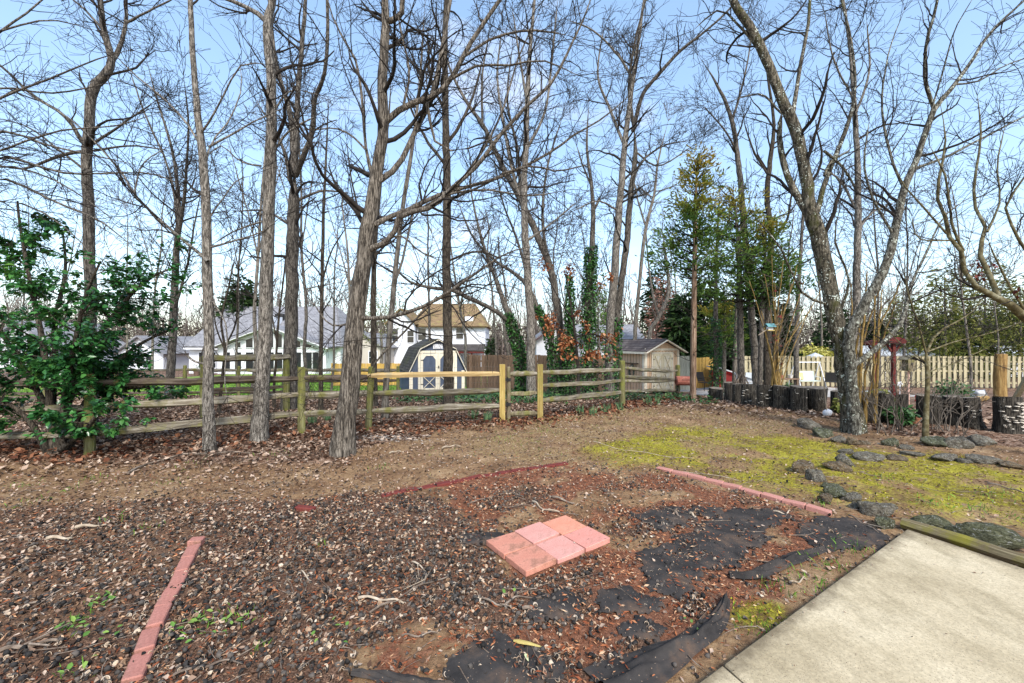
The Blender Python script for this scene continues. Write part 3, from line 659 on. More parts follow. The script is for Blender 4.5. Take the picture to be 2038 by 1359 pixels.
# wire-backed rail fence further back
Q = [gat(-220, 13.5), gat(-60, 13.6), gat(90, 13.8), gat(230, 14), gat(368, 14.2), gat(475, 14.4), gat(590, 14.6), gat(700, 14.8), gat(792, 15.0)]
fence3 = thing('wire_backed_rail_fence', 'low rail fence with wire mesh along the green lawn', 'fence', Q[4])
for i, p in enumerate(Q): put_post(fence3, p, 1.15, .06, W_post, seed=20+i)
for i in range(len(Q)-1):
    zrails(Q[i], Q[i+1], [(.22, .22), (.62, .62), (1.0, 1.0)], fence3, [W_raild, W_raild, W_rail], 30+i, .045); wire(fence3, Q[i]+off, Q[i+1]+off, 1.0, .13, vis=.003)
# tall post-and-beam frame
fr0, fr1 = gp(405, 833), gp(570, 818)
frame = thing('timber_beam_frame', 'two mossy posts joined by one high beam behind the grey trunks', 'frame', fr0)
put_post(frame, fr0, 1.36, .07, W_post, seed=40); put_post(frame, fr1, 1.38, .075, W_post, seed=41); put_rail(frame, fr0+Vector((-.1, 0, 1.3)), fr1+Vector((.1, 0, 1.33)), .06, W_rail, 42, 'beam')
put_rail(frame, fr0+Vector((0, 0, .62)), fr1+Vector((0, 0, .6)), .045, W_raild, 43)
# ------------------------------------------------------------------ board fences
def board_fence(name, label, a, b, h, bw, gap, mat, railmat, double=False, jit=.02, th=.02):
    a, b = Vector(a), Vector(b); d = b-a; d.z = 0; L = d.length; d.normalize(); rz = math.atan2(d.y, d.x)
    root = thing(name, label, 'fence', a, rz); nrm = Vector((-d.y, d.x, 0))
    ms = []
    for k in range(3):
        m = MB(); random.seed(k); m.box((0, 0, h/2+.04), (bw, th, h), jit=.003); ms.append(m.mesh('picket', mat))
    n = int(L/(bw+gap))
    for i in range(n):
        p = a+d*((i+.5)*(bw+gap)); z = float(G(p.x, p.y))-a.z
        o = link('picket', ms[i % 3], root, ((i+.5)*(bw+gap), -.045, z+random.uniform(-jit, jit))); o.rotation_euler = (0, random.uniform(-.012, .012), 0)
        if double:
            p2 = a+d*((i+1)*(bw+gap)); link('picket', ms[(i+1) % 3], root, ((i+1)*(bw+gap), .045, z+random.uniform(-jit, jit)))
    np_ = max(1, int(round(L/2.4)))
    for i in range(np_):
        x0, x1 = L*i/np_, L*(i+1)/np_; q0, q1 = a+d*x0, a+d*x1; z0, z1 = float(G(q0.x, q0.y))-a.z, float(G(q1.x, q1.y))-a.z
        for hh in (.3, h*.55, h-.25):
            m = MB(); m.beam((0, 0, 0), (x1-x0, 0, z1-z0), .05, .08); m.build('rail', railmat, root, (x0, 0, z0+hh))
    for i in range(np_+1):
        q = a+d*(L*i/np_); z = float(G(q.x, q.y))-a.z; m = MB(); m.box((0, 0, h/2), (.09, .06, h+.1)); m.build('post', railmat, root, (L*i/np_, .08, z))
    return root
board_fence('board_fence', 'brown weathered board fence behind the ivy-wrapped trunks', gat(932, 18.2), gat(1215, 20.6), 1.75, .14, .004, W_brownf, W_brownf)
board_fence('board_fence', 'short grey-green board fence panel right of the tan shed', gat(1350, 21.2), gat(1377, 21.2), 1.75, .14, .004, W_greyf, W_greyf)
board_fence('board_fence', 'bright yellow new board fence panel behind the ivy-covered trunk', gat(1381, 22.2), gat(1424, 22.2), 1.65, .1, .004, W_yellowf, W_yellowf)
board_fence('picket_fence', 'pale green-grey shadowbox picket fence across the back of the right-hand yard', gat(1470, 24.2), gat(2330, 21.5), 1.72, .135, .125, W_picket, W_picket, True)
board_fence('board_fence', 'yellow new deck-style fence beside the blue barn shed', gat(660, 24), gat(815, 24.5), 1.3, .14, .01, W_yellowf, W_yellowf)
# ------------------------------------------------------------------ blue barn shed
SB = gat(871, 17.2); shed = thing('barn_shed', 'blue gambrel-roofed barn shed with white double doors behind the yellow rail', 'shed', SB, R_(24))
SB_W, SB_D, zb, ze, zk, zt = 2.36, 2.5, .14, 1.08, 1.98, 2.36       # width, depth, floor, eave, knee, top
hw = SB_W/2; kx = hw*.64
m = MB(); m.prism([(-hw, zb), (hw, zb), (hw, ze), (kx, zk-.03), (0, zt-.03), (-kx, zk-.03), (-hw, ze)], 'y', 0, SB_D); m.build('wall', P_blue, shed)
for sx in (-1, 1):
    for nm, (x0, z0, x1, z1) in (('lower_roof', (hw+.07, ze-.12, kx, zk)), ('upper_roof', (kx, zk, 0, zt))):
        m = MB(); m.add([(sx*x0, -.12, z0), (sx*x1, -.12, z1), (sx*x1, SB_D+.1, z1), (sx*x0, SB_D+.1, z0), (sx*x0, -.12, z0+.035), (sx*x1, -.12, z1+.035), (sx*x1, SB_D+.1, z1+.035), (sx*x0, SB_D+.1, z0+.035)],
              [(0, 1, 2, 3), (4, 5, 6, 7), (0, 1, 5, 4), (1, 2, 6, 5), (2, 3, 7, 6), (3, 0, 4, 7)]); m.build(nm, R_barn, shed)
        m = MB(); m.beam((sx*x0, -.13, z0-.02), (sx*x1, -.13, z1-.02), .025, .07, up=(0, 1, 0)); m.build('rake_trim', P_cream, shed)
for sx in (-1, 1):
    m = MB(); m.box((sx*(hw-.07), -.022, (zb+ze)/2-.04), (.14, .04, ze-zb-.02)); m.build('corner_trim', P_cream, shed)
dh0, dh1 = zb+.08, 1.78
for sx in (-1, 1):
    cx = sx*.36; dr = MB().box((cx, -.02, (dh0+dh1)/2), (.69, .03, dh1-dh0)).build('door', P_blue, shed)
    for q in ((cx-.31, .07), (cx+.31, .07)): MB().box((q[0], -.045, (dh0+dh1)/2), (.09, .02, dh1-dh0)).build('stile', P_cream, dr)
    for z in (dh0+.06, .86, dh1-.06): MB().box((cx, -.046, z), (.535, .022, .1)).build('door_rail', P_cream, dr)
    for s2 in (-1, 1):
        MB().add([(cx+s2*.265, -.05, dh1-.11), (cx+s2*.14, -.05, dh1-.11), (cx+s2*.265, -.05, dh1-.27), (cx+s2*.265, -.035, dh1-.11), (cx+s2*.14, -.035, dh1-.11), (cx+s2*.265, -.035, dh1-.27)], [(0, 1, 2), (5, 4, 3), (0, 1, 4, 3), (1, 2, 5, 4), (2, 0, 3, 5)]).build('corner_block', P_cream, dr)
        MB().beam((cx+s2*.26, -.05, .82), (cx-s2*.26, -.05, dh0+.1), .02 if s2 > 0 else .024, .08, up=(0, 1, 0)).build('cross_brace', P_cream, dr)
MB().box((0, -.03, dh1+.06), (1.66, .035, .1)).build('door_header', P_cream, shed)
for sx in (-1, 1): MB().box((sx*.775, -.03, (dh0+dh1)/2), (.1, .035, dh1-dh0)).build('door_jamb', P_cream, shed)
v = MB().box((0, -.03, 2.06), (.4, .03, .2)).build('gable_vent', P_white, shed)
for k in range(5): MB().box((0, -.05, 1.99+k*.036), (.32, .014, .012), rx=.5).build('louvre', P_white, v)
for h in (.5, 1.5): MB().box((-.66, -.065, h), (.12, .012, .03)).build('hinge', P_iron, shed)
MB().box((.03, -.07, 1.2), (.04, .03, .1)).build('latch', P_iron, shed)
MB().box((0, SB_D/2, .05), (SB_W-.1, SB_D-.1, .2)).build('skid_base', W_gate, shed)
# ------------------------------------------------------------------ tan shed
TS = gat(1283, 18.9); ts = thing('garden_shed', 'tan board garden shed with cream crossed double doors', 'shed', TS, R_(25)); TW, TD, TE, TT = 2.15, 3.0, 2.02, 2.5
# local x: across the front (0 = left corner), local y: depth
m = MB(); m.prism([(0, .06), (TW, .06), (TW, TE), (TW/2, TT), (0, TE)], 'y', 0, TD); m.build('wall', P_tan, ts)
for k in range(int(TW/.2)+1): MB().box((.1+k*.2, -.004, 1.02), (.012, .012, 1.9)).build('siding_groove', W_brownf, ts)
for k in range(int(TD/.2)): MB().box((-.004, .15+k*.2, 1.02), (.012, .012, 1.9)).build('siding_groove', W_brownf, ts)
for s_ in (0, 1):
    x0 = -.22 if s_ == 0 else TW+.22; z0 = TE-.22*(TT-TE)/(TW/2)
    m = MB(); m.add([(x0, -.3, z0), (TW/2, -.3, TT), (TW/2, TD+.15, TT), (x0, TD+.15, z0), (x0, -.3, z0+.05), (TW/2, -.3, TT+.06), (TW/2, TD+.15, TT+.06), (x0, TD+.15, z0+.05)], [(0, 1, 2, 3), (4, 5, 6, 7), (0, 1, 5, 4), (1, 2, 6, 5), (2, 3, 7, 6), (3, 0, 4, 7)]); m.build('roof', R_tan, ts)
    MB().beam((x0, -.31, z0-.03), (TW/2, -.31, TT-.01), .03, .13, up=(0, 1, 0)).build('rake_trim', P_cream, ts)
MB().beam((-.225, -.3, TE-.12), (-.225, TD+.15, TE-.12), .03, .1).build('fascia', P_cream, ts)
for x in (.06, TW-.06): MB().box((x, -.02, 1.04), (.12, .03, 1.96)).build('corner_trim', P_cream, ts)
MB().box((-.02, .06, 1.04), (.03, .12, 1.96)).build('corner_trim', P_cream, ts)
MB().box((TW/2, -.022, TE+.03), (TW, .03, .1)).build('gable_band', P_cream, ts)
for s_ in (-1, 1):
    cx = TW/2+s_*.3; dr = MB().box((cx, -.03, .98), (.58, .03, 1.72)).build('door', P_cream, ts)
    for x in (cx-.25, cx+.25): MB().box((x, -.055, .98), (.07, .02, 1.72)).build('stile', P_cream_b, dr)
    for z in (.16, .95, 1.8): MB().box((cx, -.056, z), (.43, .022, .08)).build('door_rail', P_cream_b, dr)
    for z0, z1 in ((.2, .91), (.99, 1.76)):
        MB().beam((cx-.2, -.058, z0), (cx+.2, -.058, z1), .014, .06, up=(0, 1, 0)).build('cross_brace', P_cream_b, dr); MB().beam((cx+.2, -.062, z0), (cx-.2, -.062, z1), .012, .06, up=(0, 1, 0)).build('cross_brace', P_cream_b, dr)
    for z in (.35, 1.6): MB().box((cx+s_*.27, -.075, z), (.1, .012, .03)).build('hinge', P_iron, ts)
for x in (TW/2-.64, TW/2+.64): MB().box((x, -.03, .98), (.08, .035, 1.78)).build('door_jamb', P_cream, ts)
MB().box((TW/2, -.03, 1.89), (1.36, .035, .08)).build('door_header', P_cream, ts)
MB().box((-.05, .95, 1.38), (.06, 1.1, .05)).build('tool_ledge', W_brownf, ts)
m = MB()
for k in range(4): m.tube([(-.1-.012*k, .72+.16*math.sin(t*.524)+.02*k, 1.05+.3*math.cos(t*.524)-.02*k) for t in range(13)], .014, 5, cap=False)
tag(m.build('garden_hose', M('hose_rubber', [(.03, .04, .03), (.06, .07, .05)], 8), None, TS, R_(25)), 'coiled dark hose hanging on the side wall of the tan shed', 'hose')
# ------------------------------------------------------------------ houses
def win(par, c, w, h, nrm=-1, frame=None, grid=(1, 1), t=.07):
    f = MB(); x, y, z = c
    f.box((x-w/2-t/2, y, z), (t, .08, h+2*t)); f.box((x+w/2+t/2, y, z), (t, .08, h+2*t)); f.box((x, y, z+h/2+t/2), (w, .08, t)); f.box((x, y, z-h/2-t/2), (w, .1, t))
    for i in range(1, grid[0]): f.box((x-w/2+w*i/grid[0], y-.01, z), (.03, .05, h))
    for i in range(1, grid[1]): f.box((x, y-.012, z-h/2+h*i/grid[1]), (w, .045, .035))
    o = f.build('window', frame or P_white, par); MB().box((x, y+.01, z), (w, .03, h)).build('pane', GLASS, o); return o
def slabroof(par, pts, th, mat, nm='roof'):
    P = [Vector(p) for p in pts]; n = (P[1]-P[0]).cross(P[2]-P[0]).normalized()
    if n.z < 0: n = -n
    k = len(P); m = MB(); m.add(P+[p+n*th for p in P], [tuple(range(k)), tuple(range(k, 2*k))]+[(i, (i+1) % k, k+(i+1) % k, k+i) for i in range(k)]); return m.build(nm, mat, par)
# white house with the glazed gable (local origin: middle of the gable at ground)
HY = 40.0; u = HY/F; hb = gat(541, HY); hs = thing('white_house', 'white single-storey house with a glazed gable and grey roof beyond the lawn', 'house', hb)
def hx(px): return (px-541)*u
def hz(py): return H-(py-CY)*u-hb.z
zE, zA, gl, gr = hz(690), hz(650), hx(433), hx(649)
m = MB(); m.prism([(gl, -.3), (gr, -.3), (gr, zE), ((gl+gr)/2, zA), (gl, zE)], 'y', 0, 7); m.build('wall', S_white, hs)
m = MB(); m.box(((hx(352)+gl)/2, 5.5, zE/2-.15), (gl-hx(352), 8, zE+.3)); m.build('wall', S_white, hs)
m = MB(); m.box((gr+.3, 5.2, zE/2-.15), (.8, 7, zE+.3)); m.build('wall', S_white, hs)
zm = hz(700); xsl = [446, 459, 468, 481, 490, 505, 535, 546, 549, 563, 589, 600, 608, 621, 623, 635]
for i in range(0, 16, 2):
    x0, x1 = hx(xsl[i]), hx(xsl[i+1]); zl = [zA-abs(x-(gl+gr)/2)*(zA-zE)/((gr-gl)/2)-.35 for x in (x0, x1)]
    win(hs, ((x0+x1)/2, -.04, (hz(701)+hz(735))/2), x1-x0, hz(701)-hz(735))
    zlow = hz(692)
    if max(zl) > zlow+.2:
        q = [(x0, zlow), (x1, zlow), (x1, max(zl[1], zlow+.03)), (x0, max(zl[0], zlow+.03))]
        o = MB().prism(q, 'y', -.06, .03).build('gable_window', GLASS, hs)
        f = MB()
        for j in range(4): f.beam((q[j][0], -.07, q[j][1]), (q[(j+1) % 4][0], -.07, q[(j+1) % 4][1]), .05, .09, up=(0, 1, 0))
        f.build('frame', P_white, o)
apx = ((gl+gr)/2)
for s_ in (-1, 1):
    e = gl if s_ < 0 else gr; ov = s_*.5; ze_ = zE-.5*(zA-zE)/((gr-gl)/2)
    slabroof(hs, [(e+ov, -.6, ze_), (apx, -.6, zA), (apx, 8, zA), (e+ov, 8, ze_)], .18, R_grey)
    MB().beam((e+ov, -.62, ze_), (apx, -.62, zA), .05, .3, up=(0, 1, 0)).build('rake_trim', P_white, hs)
zr = hz(612)*1.09
slabroof(hs, [(hx(350), 1.0, zE-.1), (gr+.9, 1.2, zE-.1), (gr-2.2, 7.5, zr), (hx(350), 7.5, zr)], .18, R_grey, 'main_roof')
slabroof(hs, [(hx(350), 14, zE-.1), (gr+.9, 14, zE-.1), (gr-2.2, 7.5, zr), (hx(350), 7.5, zr)], .18, R_grey, 'main_roof')
slabroof(hs, [(gr+.9, 1.2, zE-.1), (gr+.9, 14, zE-.1), (gr-2.2, 7.5, zr)], .18, R_grey, 'main_roof')
m = MB(); m.box((hx(491), 4.2, hz(648)), (hx(508)-hx(474), 2.2, 2.2)); o = m.build('dormer', S_white, hs)
m = MB(); m.box((hx(500), 5.2, hz(628)), (.9, .9, 1.0)); m.build('chimney', P_iron, hs)
win(hs, (hx(391), 1.44, hz(718)), 1.7, 1.55, grid=(4, 3)); MB().beam((hx(350), .95, zE-.2), (gl-.55, .95, zE-.2), .15, .16).build('gutter', P_white, hs)

# porch column piece with a white trellis screen
# two-storey white house with the tan roof
HY2 = 52.0; u2 = HY2/F; hb2 = gat(900, HY2); h2 = thing('white_house', 'two-storey white house with a mossy tan roof and skylight behind the barn shed', 'house', hb2)
def ax(px): return (px-900)*u2
def az_(py): return H-(py-CY)*u2-hb2.z
m = MB(); m.box(((ax(832)+ax(966))/2, 4.5, az_(650)/2), (ax(966)-ax(832), 9, az_(650))); m.build('wall', S_white, h2)
rz_, re_ = az_(606)*1.045, az_(651)
slabroof(h2, [(ax(815), -.5, re_), (ax(969), -.5, re_-.05), (ax(938), 4.5, rz_), (ax(838), 4.5, rz_)], .2, R_brown); slabroof(h2, [(ax(815), 9.5, re_), (ax(969), 9.5, re_), (ax(938), 4.5, rz_), (ax(838), 4.5, rz_)], .2, R_brown)
slabroof(h2, [(ax(969), -.5, re_), (ax(969), 9.5, re_), (ax(938), 4.5, rz_)], .2, R_brown); slabroof(h2, [(ax(815), -.5, re_), (ax(815), 9.5, re_), (ax(838), 4.5, rz_)], .2, R_brown)
zt_ = az_(640); o = MB().box((ax(932), .75, zt_+.38), (1.1, 1.0, .1), rx=.6).build('skylight', P_white, h2)
win(h2, (ax(915), -.04, az_(663)), .9, 1.45, grid=(1, 2)); win(h2, (ax(840), -.04, az_(665)), 1.0, 1.5, grid=(1, 2))
m = MB(); gx0, gx1 = ax(778), ax(829); m.prism([(gx0, 0), (gx1, 0), (gx1, az_(645)), ((gx0+gx1)/2, az_(618)), (gx0, az_(645))], 'y', -1.2, 6); m.build('gable_wing', S_white, h2)
for s_ in (-1, 1):
    e = gx0-.3 if s_ < 0 else gx1+.3; slabroof(h2, [(e, -1.6, az_(647)), ((gx0+gx1)/2, -1.6, az_(617)), ((gx0+gx1)/2, 5, az_(617)), (e, 5, az_(647))], .15, R_brown)
win(h2, (ax(792), -1.24, az_(667)), .7, 1.6, grid=(1, 2)); win(h2, (ax(822), -1.24, az_(670)), .8, 1.5, grid=(1, 2))
slabroof(h2, [(ax(898), -4.2, az_(697)), (ax(968), -4.2, az_(698)), (ax(966), -.05, az_(687)), (ax(900), -.05, az_(687))], .15, R_dark, 'porch_roof')
MB().box(((ax(898)+ax(968))/2, -4.1, az_(699)), (ax(968)-ax(898), .15, .25)).build('porch_beam', P_maroon, h2)
for px in (900, 922, 945, 966): MB().box((ax(px), -4.0, az_(700)/2), (.14, .14, az_(700)-.1)).build('porch_post', P_maroon, h2)
# white house glimpsed through the leafy shrub
for px, Yh, wpx, ey, ty, lab in ((280, 46, 90, 702, 670, 'white gabled house glimpsed just right of the leafy shrub'), (40, 44, 130, 690, 640, 'white house wall showing through the leafy shrub at far left')):
    uu = Yh/F; bb = gat(px, Yh); h5 = thing('white_house', lab, 'house', bb); w5 = wpx*uu; e5 = H-(ey-CY)*uu-bb.z; t5 = H-(ty-CY)*uu-bb.z
    MB().prism([(-w5/2, 0), (w5/2, 0), (w5/2, e5), (0, t5), (-w5/2, e5)], 'y', 0, 8).build('wall', S_white, h5)
    for s_ in (-1, 1): slabroof(h5, [(s_*(w5/2+.4), -.5, e5-.25), (0, -.5, t5), (0, 8.4, t5), (s_*(w5/2+.4), 8.4, e5-.25)], .16, R_grey)
    win(h5, (-w5*.22, -.04, e5*.55), .9, 1.2, grid=(1, 2)); win(h5, (w5*.22, -.04, e5*.55), .9, 1.2, grid=(1, 2))
# small beige house between
HY3 = 46.0; u3 = HY3/F; hb3 = gat(725, HY3); h3 = thing('beige_house', 'small beige gabled house half hidden behind the furrowed trunk', 'house', hb3)
m = MB(); w3 = 70*u3; e3 = H-(690-CY)*u3-hb3.z; t3 = H-(664-CY)*u3-hb3.z
m.prism([(-w3/2, 0), (w3/2, 0), (w3/2, e3), (0, t3), (-w3/2, e3)], 'y', 0, 8); m.build('wall', S_beige, h3)
for s_ in (-1, 1): slabroof(h3, [(s_*(w3/2+.4), -.5, e3-.25), (0, -.5, t3), (0, 8.4, t3), (s_*(w3/2+.4), 8.4, e3-.25)], .16, R_grey)
win(h3, (-.9, -.04, e3*.55), .9, 1.3, grid=(1, 2)); win(h3, (1.0, -.04, e3*.55), .9, 1.3, grid=(1, 2))
# white house behind the ivy-wrapped trunks
HY4 = 38.0; u4 = HY4/F; hb4 = gat(1115, HY4); h4 = thing('white_house', 'white gabled house with grey roof behind the ivy-wrapped trunks', 'house', hb4)
w4 = 95*u4; e4 = H-(676-CY)*u4-hb4.z; t4 = H-(640-CY)*u4-hb4.z
m = MB(); m.prism([(-w4/2, 0), (w4/2, 0), (w4/2, e4), (0, t4), (-w4/2, e4)], 'y', 0, 9); m.build('wall', S_white, h4)
for s_ in (-1, 1): slabroof(h4, [(s_*(w4/2+.4), -.5, e4-.25), (0, -.5, t4), (0, 9.4, t4), (s_*(w4/2+.4), 9.4, e4-.25)], .16, R_grey); MB().beam((s_*(w4/2+.4), -.53, e4-.25), (0, -.53, t4), .05, .25, up=(0, 1, 0)).build('rake_trim', P_maroon if s_ < 0 else P_white, h4)
m = MB(); m.box((w4/2+3.0, 5, e4/2-.1), (6.0, 7, e4-.2)); m.build('side_wall', S_white, h4); slabroof(h4, [(w4/2-.2, 1.2, e4-.3), (w4/2+6.3, 1.2, e4-.3), (w4/2+6.3, 5, t4-.2), (w4/2-.2, 5, t4-.2)], .16, R_grey); slabroof(h4, [(w4/2-.2, 8.8, e4-.3), (w4/2+6.3, 8.8, e4-.3), (w4/2+6.3, 5, t4-.2), (w4/2-.2, 5, t4-.2)], .16, R_grey)
win(h4, (-.6, -.04, e4*.6), .9, 1.3, grid=(1, 2)); win(h4, (1.1, -.04, e4*.6), .9, 1.3, grid=(1, 2))
# low outbuildings beyond the picket fence
for px, Yb, w, lab in ((1787, 30, 4.6, 'low outbuilding with a pale grey metal roof behind the maroon posts'), (2030, 33, 6.0, 'low whitish outbuilding at the far right behind the picket fence')):
    b = gat(px, Yb); ob = thing('outbuilding', lab, 'outbuilding', b); et = H-(707-CY)*Yb/F-b.z; tt = H-(691-CY)*Yb/F-b.z
    MB().box((0, 2, et/2), (w, 4, et)).build('wall', S_beige if px < 2000 else S_white, ob); slabroof(ob, [(-w/2-.3, -.4, et-.05), (w/2+.3, -.4, et-.05), (w/2+.1, 2, tt), (-w/2-.1, 2, tt)], .1, P_metal); slabroof(ob, [(-w/2-.3, 4.4, et-.05), (w/2+.3, 4.4, et-.05), (w/2+.1, 2, tt), (-w/2-.1, 2, tt)], .1, P_metal)
    win(ob, (-w/4, -.04, et*.55), .8, .8)
# ------------------------------------------------------------------ concrete slab, timber, edging
c0 = gp(1805, 1066); c1 = gp(1440, 1346); c2 = gp(2038, 1146)
e1 = (c1-c0); e2 = (c2-c0); e1.z = e2.z = 0; n1, n2 = e1.normalized(), e2.normalized()
zt = .045
def slab(a, L1, L2, name_, label):
    q = [a, a+n1*L1, a+n1*L1+n2*L2, a+n2*L2]; root = MB().prism([(p.x, p.y) for p in q], 'z', -.12, zt).build(name_, C_conc, bevel=.008); return root
L1 = e1.length
tag(slab(c0, L1, 7, 'concrete_slab', ''), kind='structure'); s2 = slab(c0+n1*(L1+.012), 2.5, 7, 'concrete_slab', ''); s2['kind'] = 'structure'
t0_, t1_ = gp(1797, 1052), gp(2060, 1135); d = (t1_-t0_).normalized(); L = (t1_-t0_).length+.6
m = MB(); m.tube([(L*k/7, .0, random.uniform(-.006, .006)) for k in range(8)], [.052, .055, .057, .054, .056, .055, .054, .055], 8, jit=.06)
o = m.build('landscape_timber', W_timber, None, Vector((t0_.x, t0_.y, t0_.z+.05))); o.rotation_euler = (0, 0, math.atan2(d.y, d.x)); tag(o, 'mossy round landscape timber along the edge of the concrete slab', 'timber')
def brickrun(pts, mat, label, name_, bl=.2, bw=.095, proud=.03, seed=0, skip=(), wob=.12):
    random.seed(seed); P = [gp(*p) for p in pts]; root = thing(name_, label, 'brick edging', P[0]); n = int(sum((P[i+1]-P[i]).length for i in range(len(P)-1))/(bl+.006))
    ms = []
    for k in range(3): m = MB(); m.box((0, 0, 0), (bl, bw, .06), jit=.003); ms.append(m.mesh('brick', mat, bevel=.006))
    L = [0]
    for i in range(len(P)-1): L.append(L[-1]+(P[i+1]-P[i]).length)
    for i in range(n):
        if i in skip: continue
        s_ = (i+.5)*(bl+.006); j = max(k for k in range(len(P)-1) if L[k] <= s_); t = (s_-L[j])/(L[j+1]-L[j]); p = P[j]+(P[j+1]-P[j])*t; d = P[j+1]-P[j]
        o = link('brick', ms[i % 3], root, Vector((p.x+random.uniform(-.008, .008), p.y, float(G(p.x, p.y))+proud-.03+random.uniform(-.006, .006)))-root.location); o.rotation_euler = (random.uniform(-.05, .05), random.uniform(-.05, .05), math.atan2(d.y, d.x)+random.uniform(-wob, wob)*.4)
    return root
brickrun([(389, 1090), (349, 1165), (300, 1262), (258, 1372)], BR_a, 'line of reddish bricks half buried in nut hulls at left', 'brick_edging', seed=1, proud=.028, bw=.085)
o = MB().box((0, 0, 0), (.1, .085, .055), jit=.004).build('loose_brick', BR_a, None, gp(391, 1083)+Vector((0, 0, .02)), .2, bevel=.006); tag(o, 'loose brick piece at the far end of the left brick line', 'brick')
brickrun([(1128, 922), (950, 950), (750, 990)], BR_c, 'dark red brick edging half sunk in the mulch behind the pavers', 'brick_edging', seed=2, proud=.014)
o = MB().box((0, 0, 0), (.2, .07, .06), jit=.003).build('loose_brick', BR_c, None, gp(608, 1016)+Vector((0, 0, .012)), -.2, bevel=.006); tag(o, 'single dark brick showing through the hulls left of the sunken edging', 'brick')
brickrun([(1655, 1024), (1560, 998), (1430, 962), (1285, 926)], BR_b, 'pink brick edging between the mulch bed and the moss', 'brick_edging', seed=3, proud=.03, bw=.085)
# pavers: 3 x 2 grid
pL, pB, pR, pT = gp(965, 1084), gp(1047, 1149), gp(1217, 1081), gp(1124, 1036)
U = (pR-pB)/3; Vv = (pL-pB)/2; U.z = Vv.z = 0; zt = .03
labs = ['stained terracotta square paver nearest the camera', 'pale pink speckled square paver in the near middle', 'pink square paver at the right corner of the group', 'stained terracotta square paver at the left corner', 'pink square paver in the far middle, set slightly back', 'plain orange-pink square paver at the far corner']
mts = [PV_a, PV_b, PV_b, PV_a, PV_b, PV_a]; mts[5] = paverm('orange_paver', ((.55, .22, .14), (.62, .28, .19)), False); mts[2] = paverm('rose_paver', ((.55, .23, .18), (.6, .27, .22)), False)
random.seed(4)
for j in range(2):
    for i in range(3):
        k = j*3+i; c = pB+U*(i+.5)+Vv*(j+.5)+(Vv.normalized()*.018 if k == 4 else Vector())
        q = [Vector((0, 0, 0))+U*(sx*.474)+Vv*(sy*.474) for sx, sy in ((-1, -1), (1, -1), (1, 1), (-1, 1))]; m = MB(); m.prism([(p.x, p.y) for p in q], 'z', -.022, .022)
        o = m.build('paver', mts[k], None, Vector((c.x, c.y, float(G(c.x, c.y))+.02+random.uniform(-.004, .004))), random.uniform(-.012, .012), bevel=.003); o.rotation_euler = (random.uniform(-.02, .02), random.uniform(-.02, .02), o.rotation_euler.z); tag(o, labs[k], 'paver', 'square pavers on the mulch')
# ------------------------------------------------------------------ landscape fabric: flat torn areas and rumpled strips
def fabric_patch(px, label, lift=.012, rag=.05, sd=0):
    P = wpoly(px); x0, y0 = P.min(0)-.1; x1, y1 = P.max(0)+.1; st = .015
    X, Yv = np.meshgrid(np.arange(x0, x1, st), np.arange(y0, y1, st)); s_ = sdist(X, Yv, P)-.04+rag*3.4*(fbm(X, Yv, .3, 40+sd)-.5)+rag*1.5*(vn(X, Yv, .06, 41+sd)-.5)+rag*.9*(rs.rand(*X.shape)-.5)
    gzv = G(X, Yv)+.03*(fbm(X, Yv, .3, 13)-.5)+lift+.012*(fbm(X, Yv, .2, 42+sd)-.35)
    sm = np.clip(-s_/.05, 0, 1); gzv = gzv-.018*(1-sm)
    ok = s_ < 0; n0, n1_ = X.shape; idn = np.arange(n0*n1_).reshape(n0, n1_)
    cell = ok[:-1, :-1] & ok[:-1, 1:] & ok[1:, 1:] & ok[1:, :-1]
    Qd = np.stack([idn[:-1, :-1][cell], idn[:-1, 1:][cell], idn[1:, 1:][cell], idn[1:, :-1][cell]], -1)
    us = np.unique(Qd); rm = -np.ones(n0*n1_, int); rm[us] = np.arange(len(us))
    V = np.stack([X, Yv, gzv], -1).reshape(-1, 3)[us]; c = V.mean(0)
    tag(link('landscape_fabric', np_mesh('landscape_fabric', V-c, rm[Qd], FABRIC, smooth=True), None, c), label, 'ground fabric', 'exposed black ground fabric')
fabric_patch([(1260, 1022), (1330, 1010), (1430, 1014), (1440, 1022), (1380, 1032), (1320, 1052), (1290, 1040)], 'thin black fabric flap exposed behind the pavers', sd=1)
fabric_patch([(1285, 1100), (1400, 1042), (1455, 1012), (1550, 1014), (1580, 1030), (1530, 1045), (1515, 1080), (1460, 1125), (1400, 1132), (1340, 1100)], 'largest flat black fabric area right of the pavers', sd=2)
fabric_patch([(1590, 1045), (1640, 1030), (1700, 1038), (1765, 1062), (1760, 1085), (1700, 1095), (1640, 1090), (1600, 1070)], 'black fabric area reaching the corner of the concrete slab', sd=3)
fabric_patch([(1275, 1105), (1320, 1108), (1420, 1125), (1385, 1152), (1345, 1182), (1290, 1178)], 'ragged black fabric area in front of the largest fabric area', sd=4)
fabric_patch([(1075, 1190), (1120, 1175), (1160, 1195), (1150, 1230), (1090, 1235), (1060, 1220)], 'small black fabric opening below the pavers among hulls', sd=5)
fabric_patch([(1190, 1185), (1250, 1178), (1290, 1195), (1260, 1215), (1200, 1215)], 'small oval black fabric opening surrounded by red mulch', sd=6)
fabric_patch([(930, 1290), (1000, 1270), (1060, 1290), (1090, 1330), (1030, 1380), (900, 1380), (900, 1320)], 'black fabric showing at the bottom edge among hulls', sd=7)
fabric_patch([(930, 1068), (985, 1060), (1000, 1070), (960, 1078)], 'sliver of black fabric left of the pavers', sd=8)
fabric_patch([(1220, 1250), (1280, 1235), (1310, 1255), (1250, 1275)], 'little black fabric opening among hulls near the long strip', sd=9)
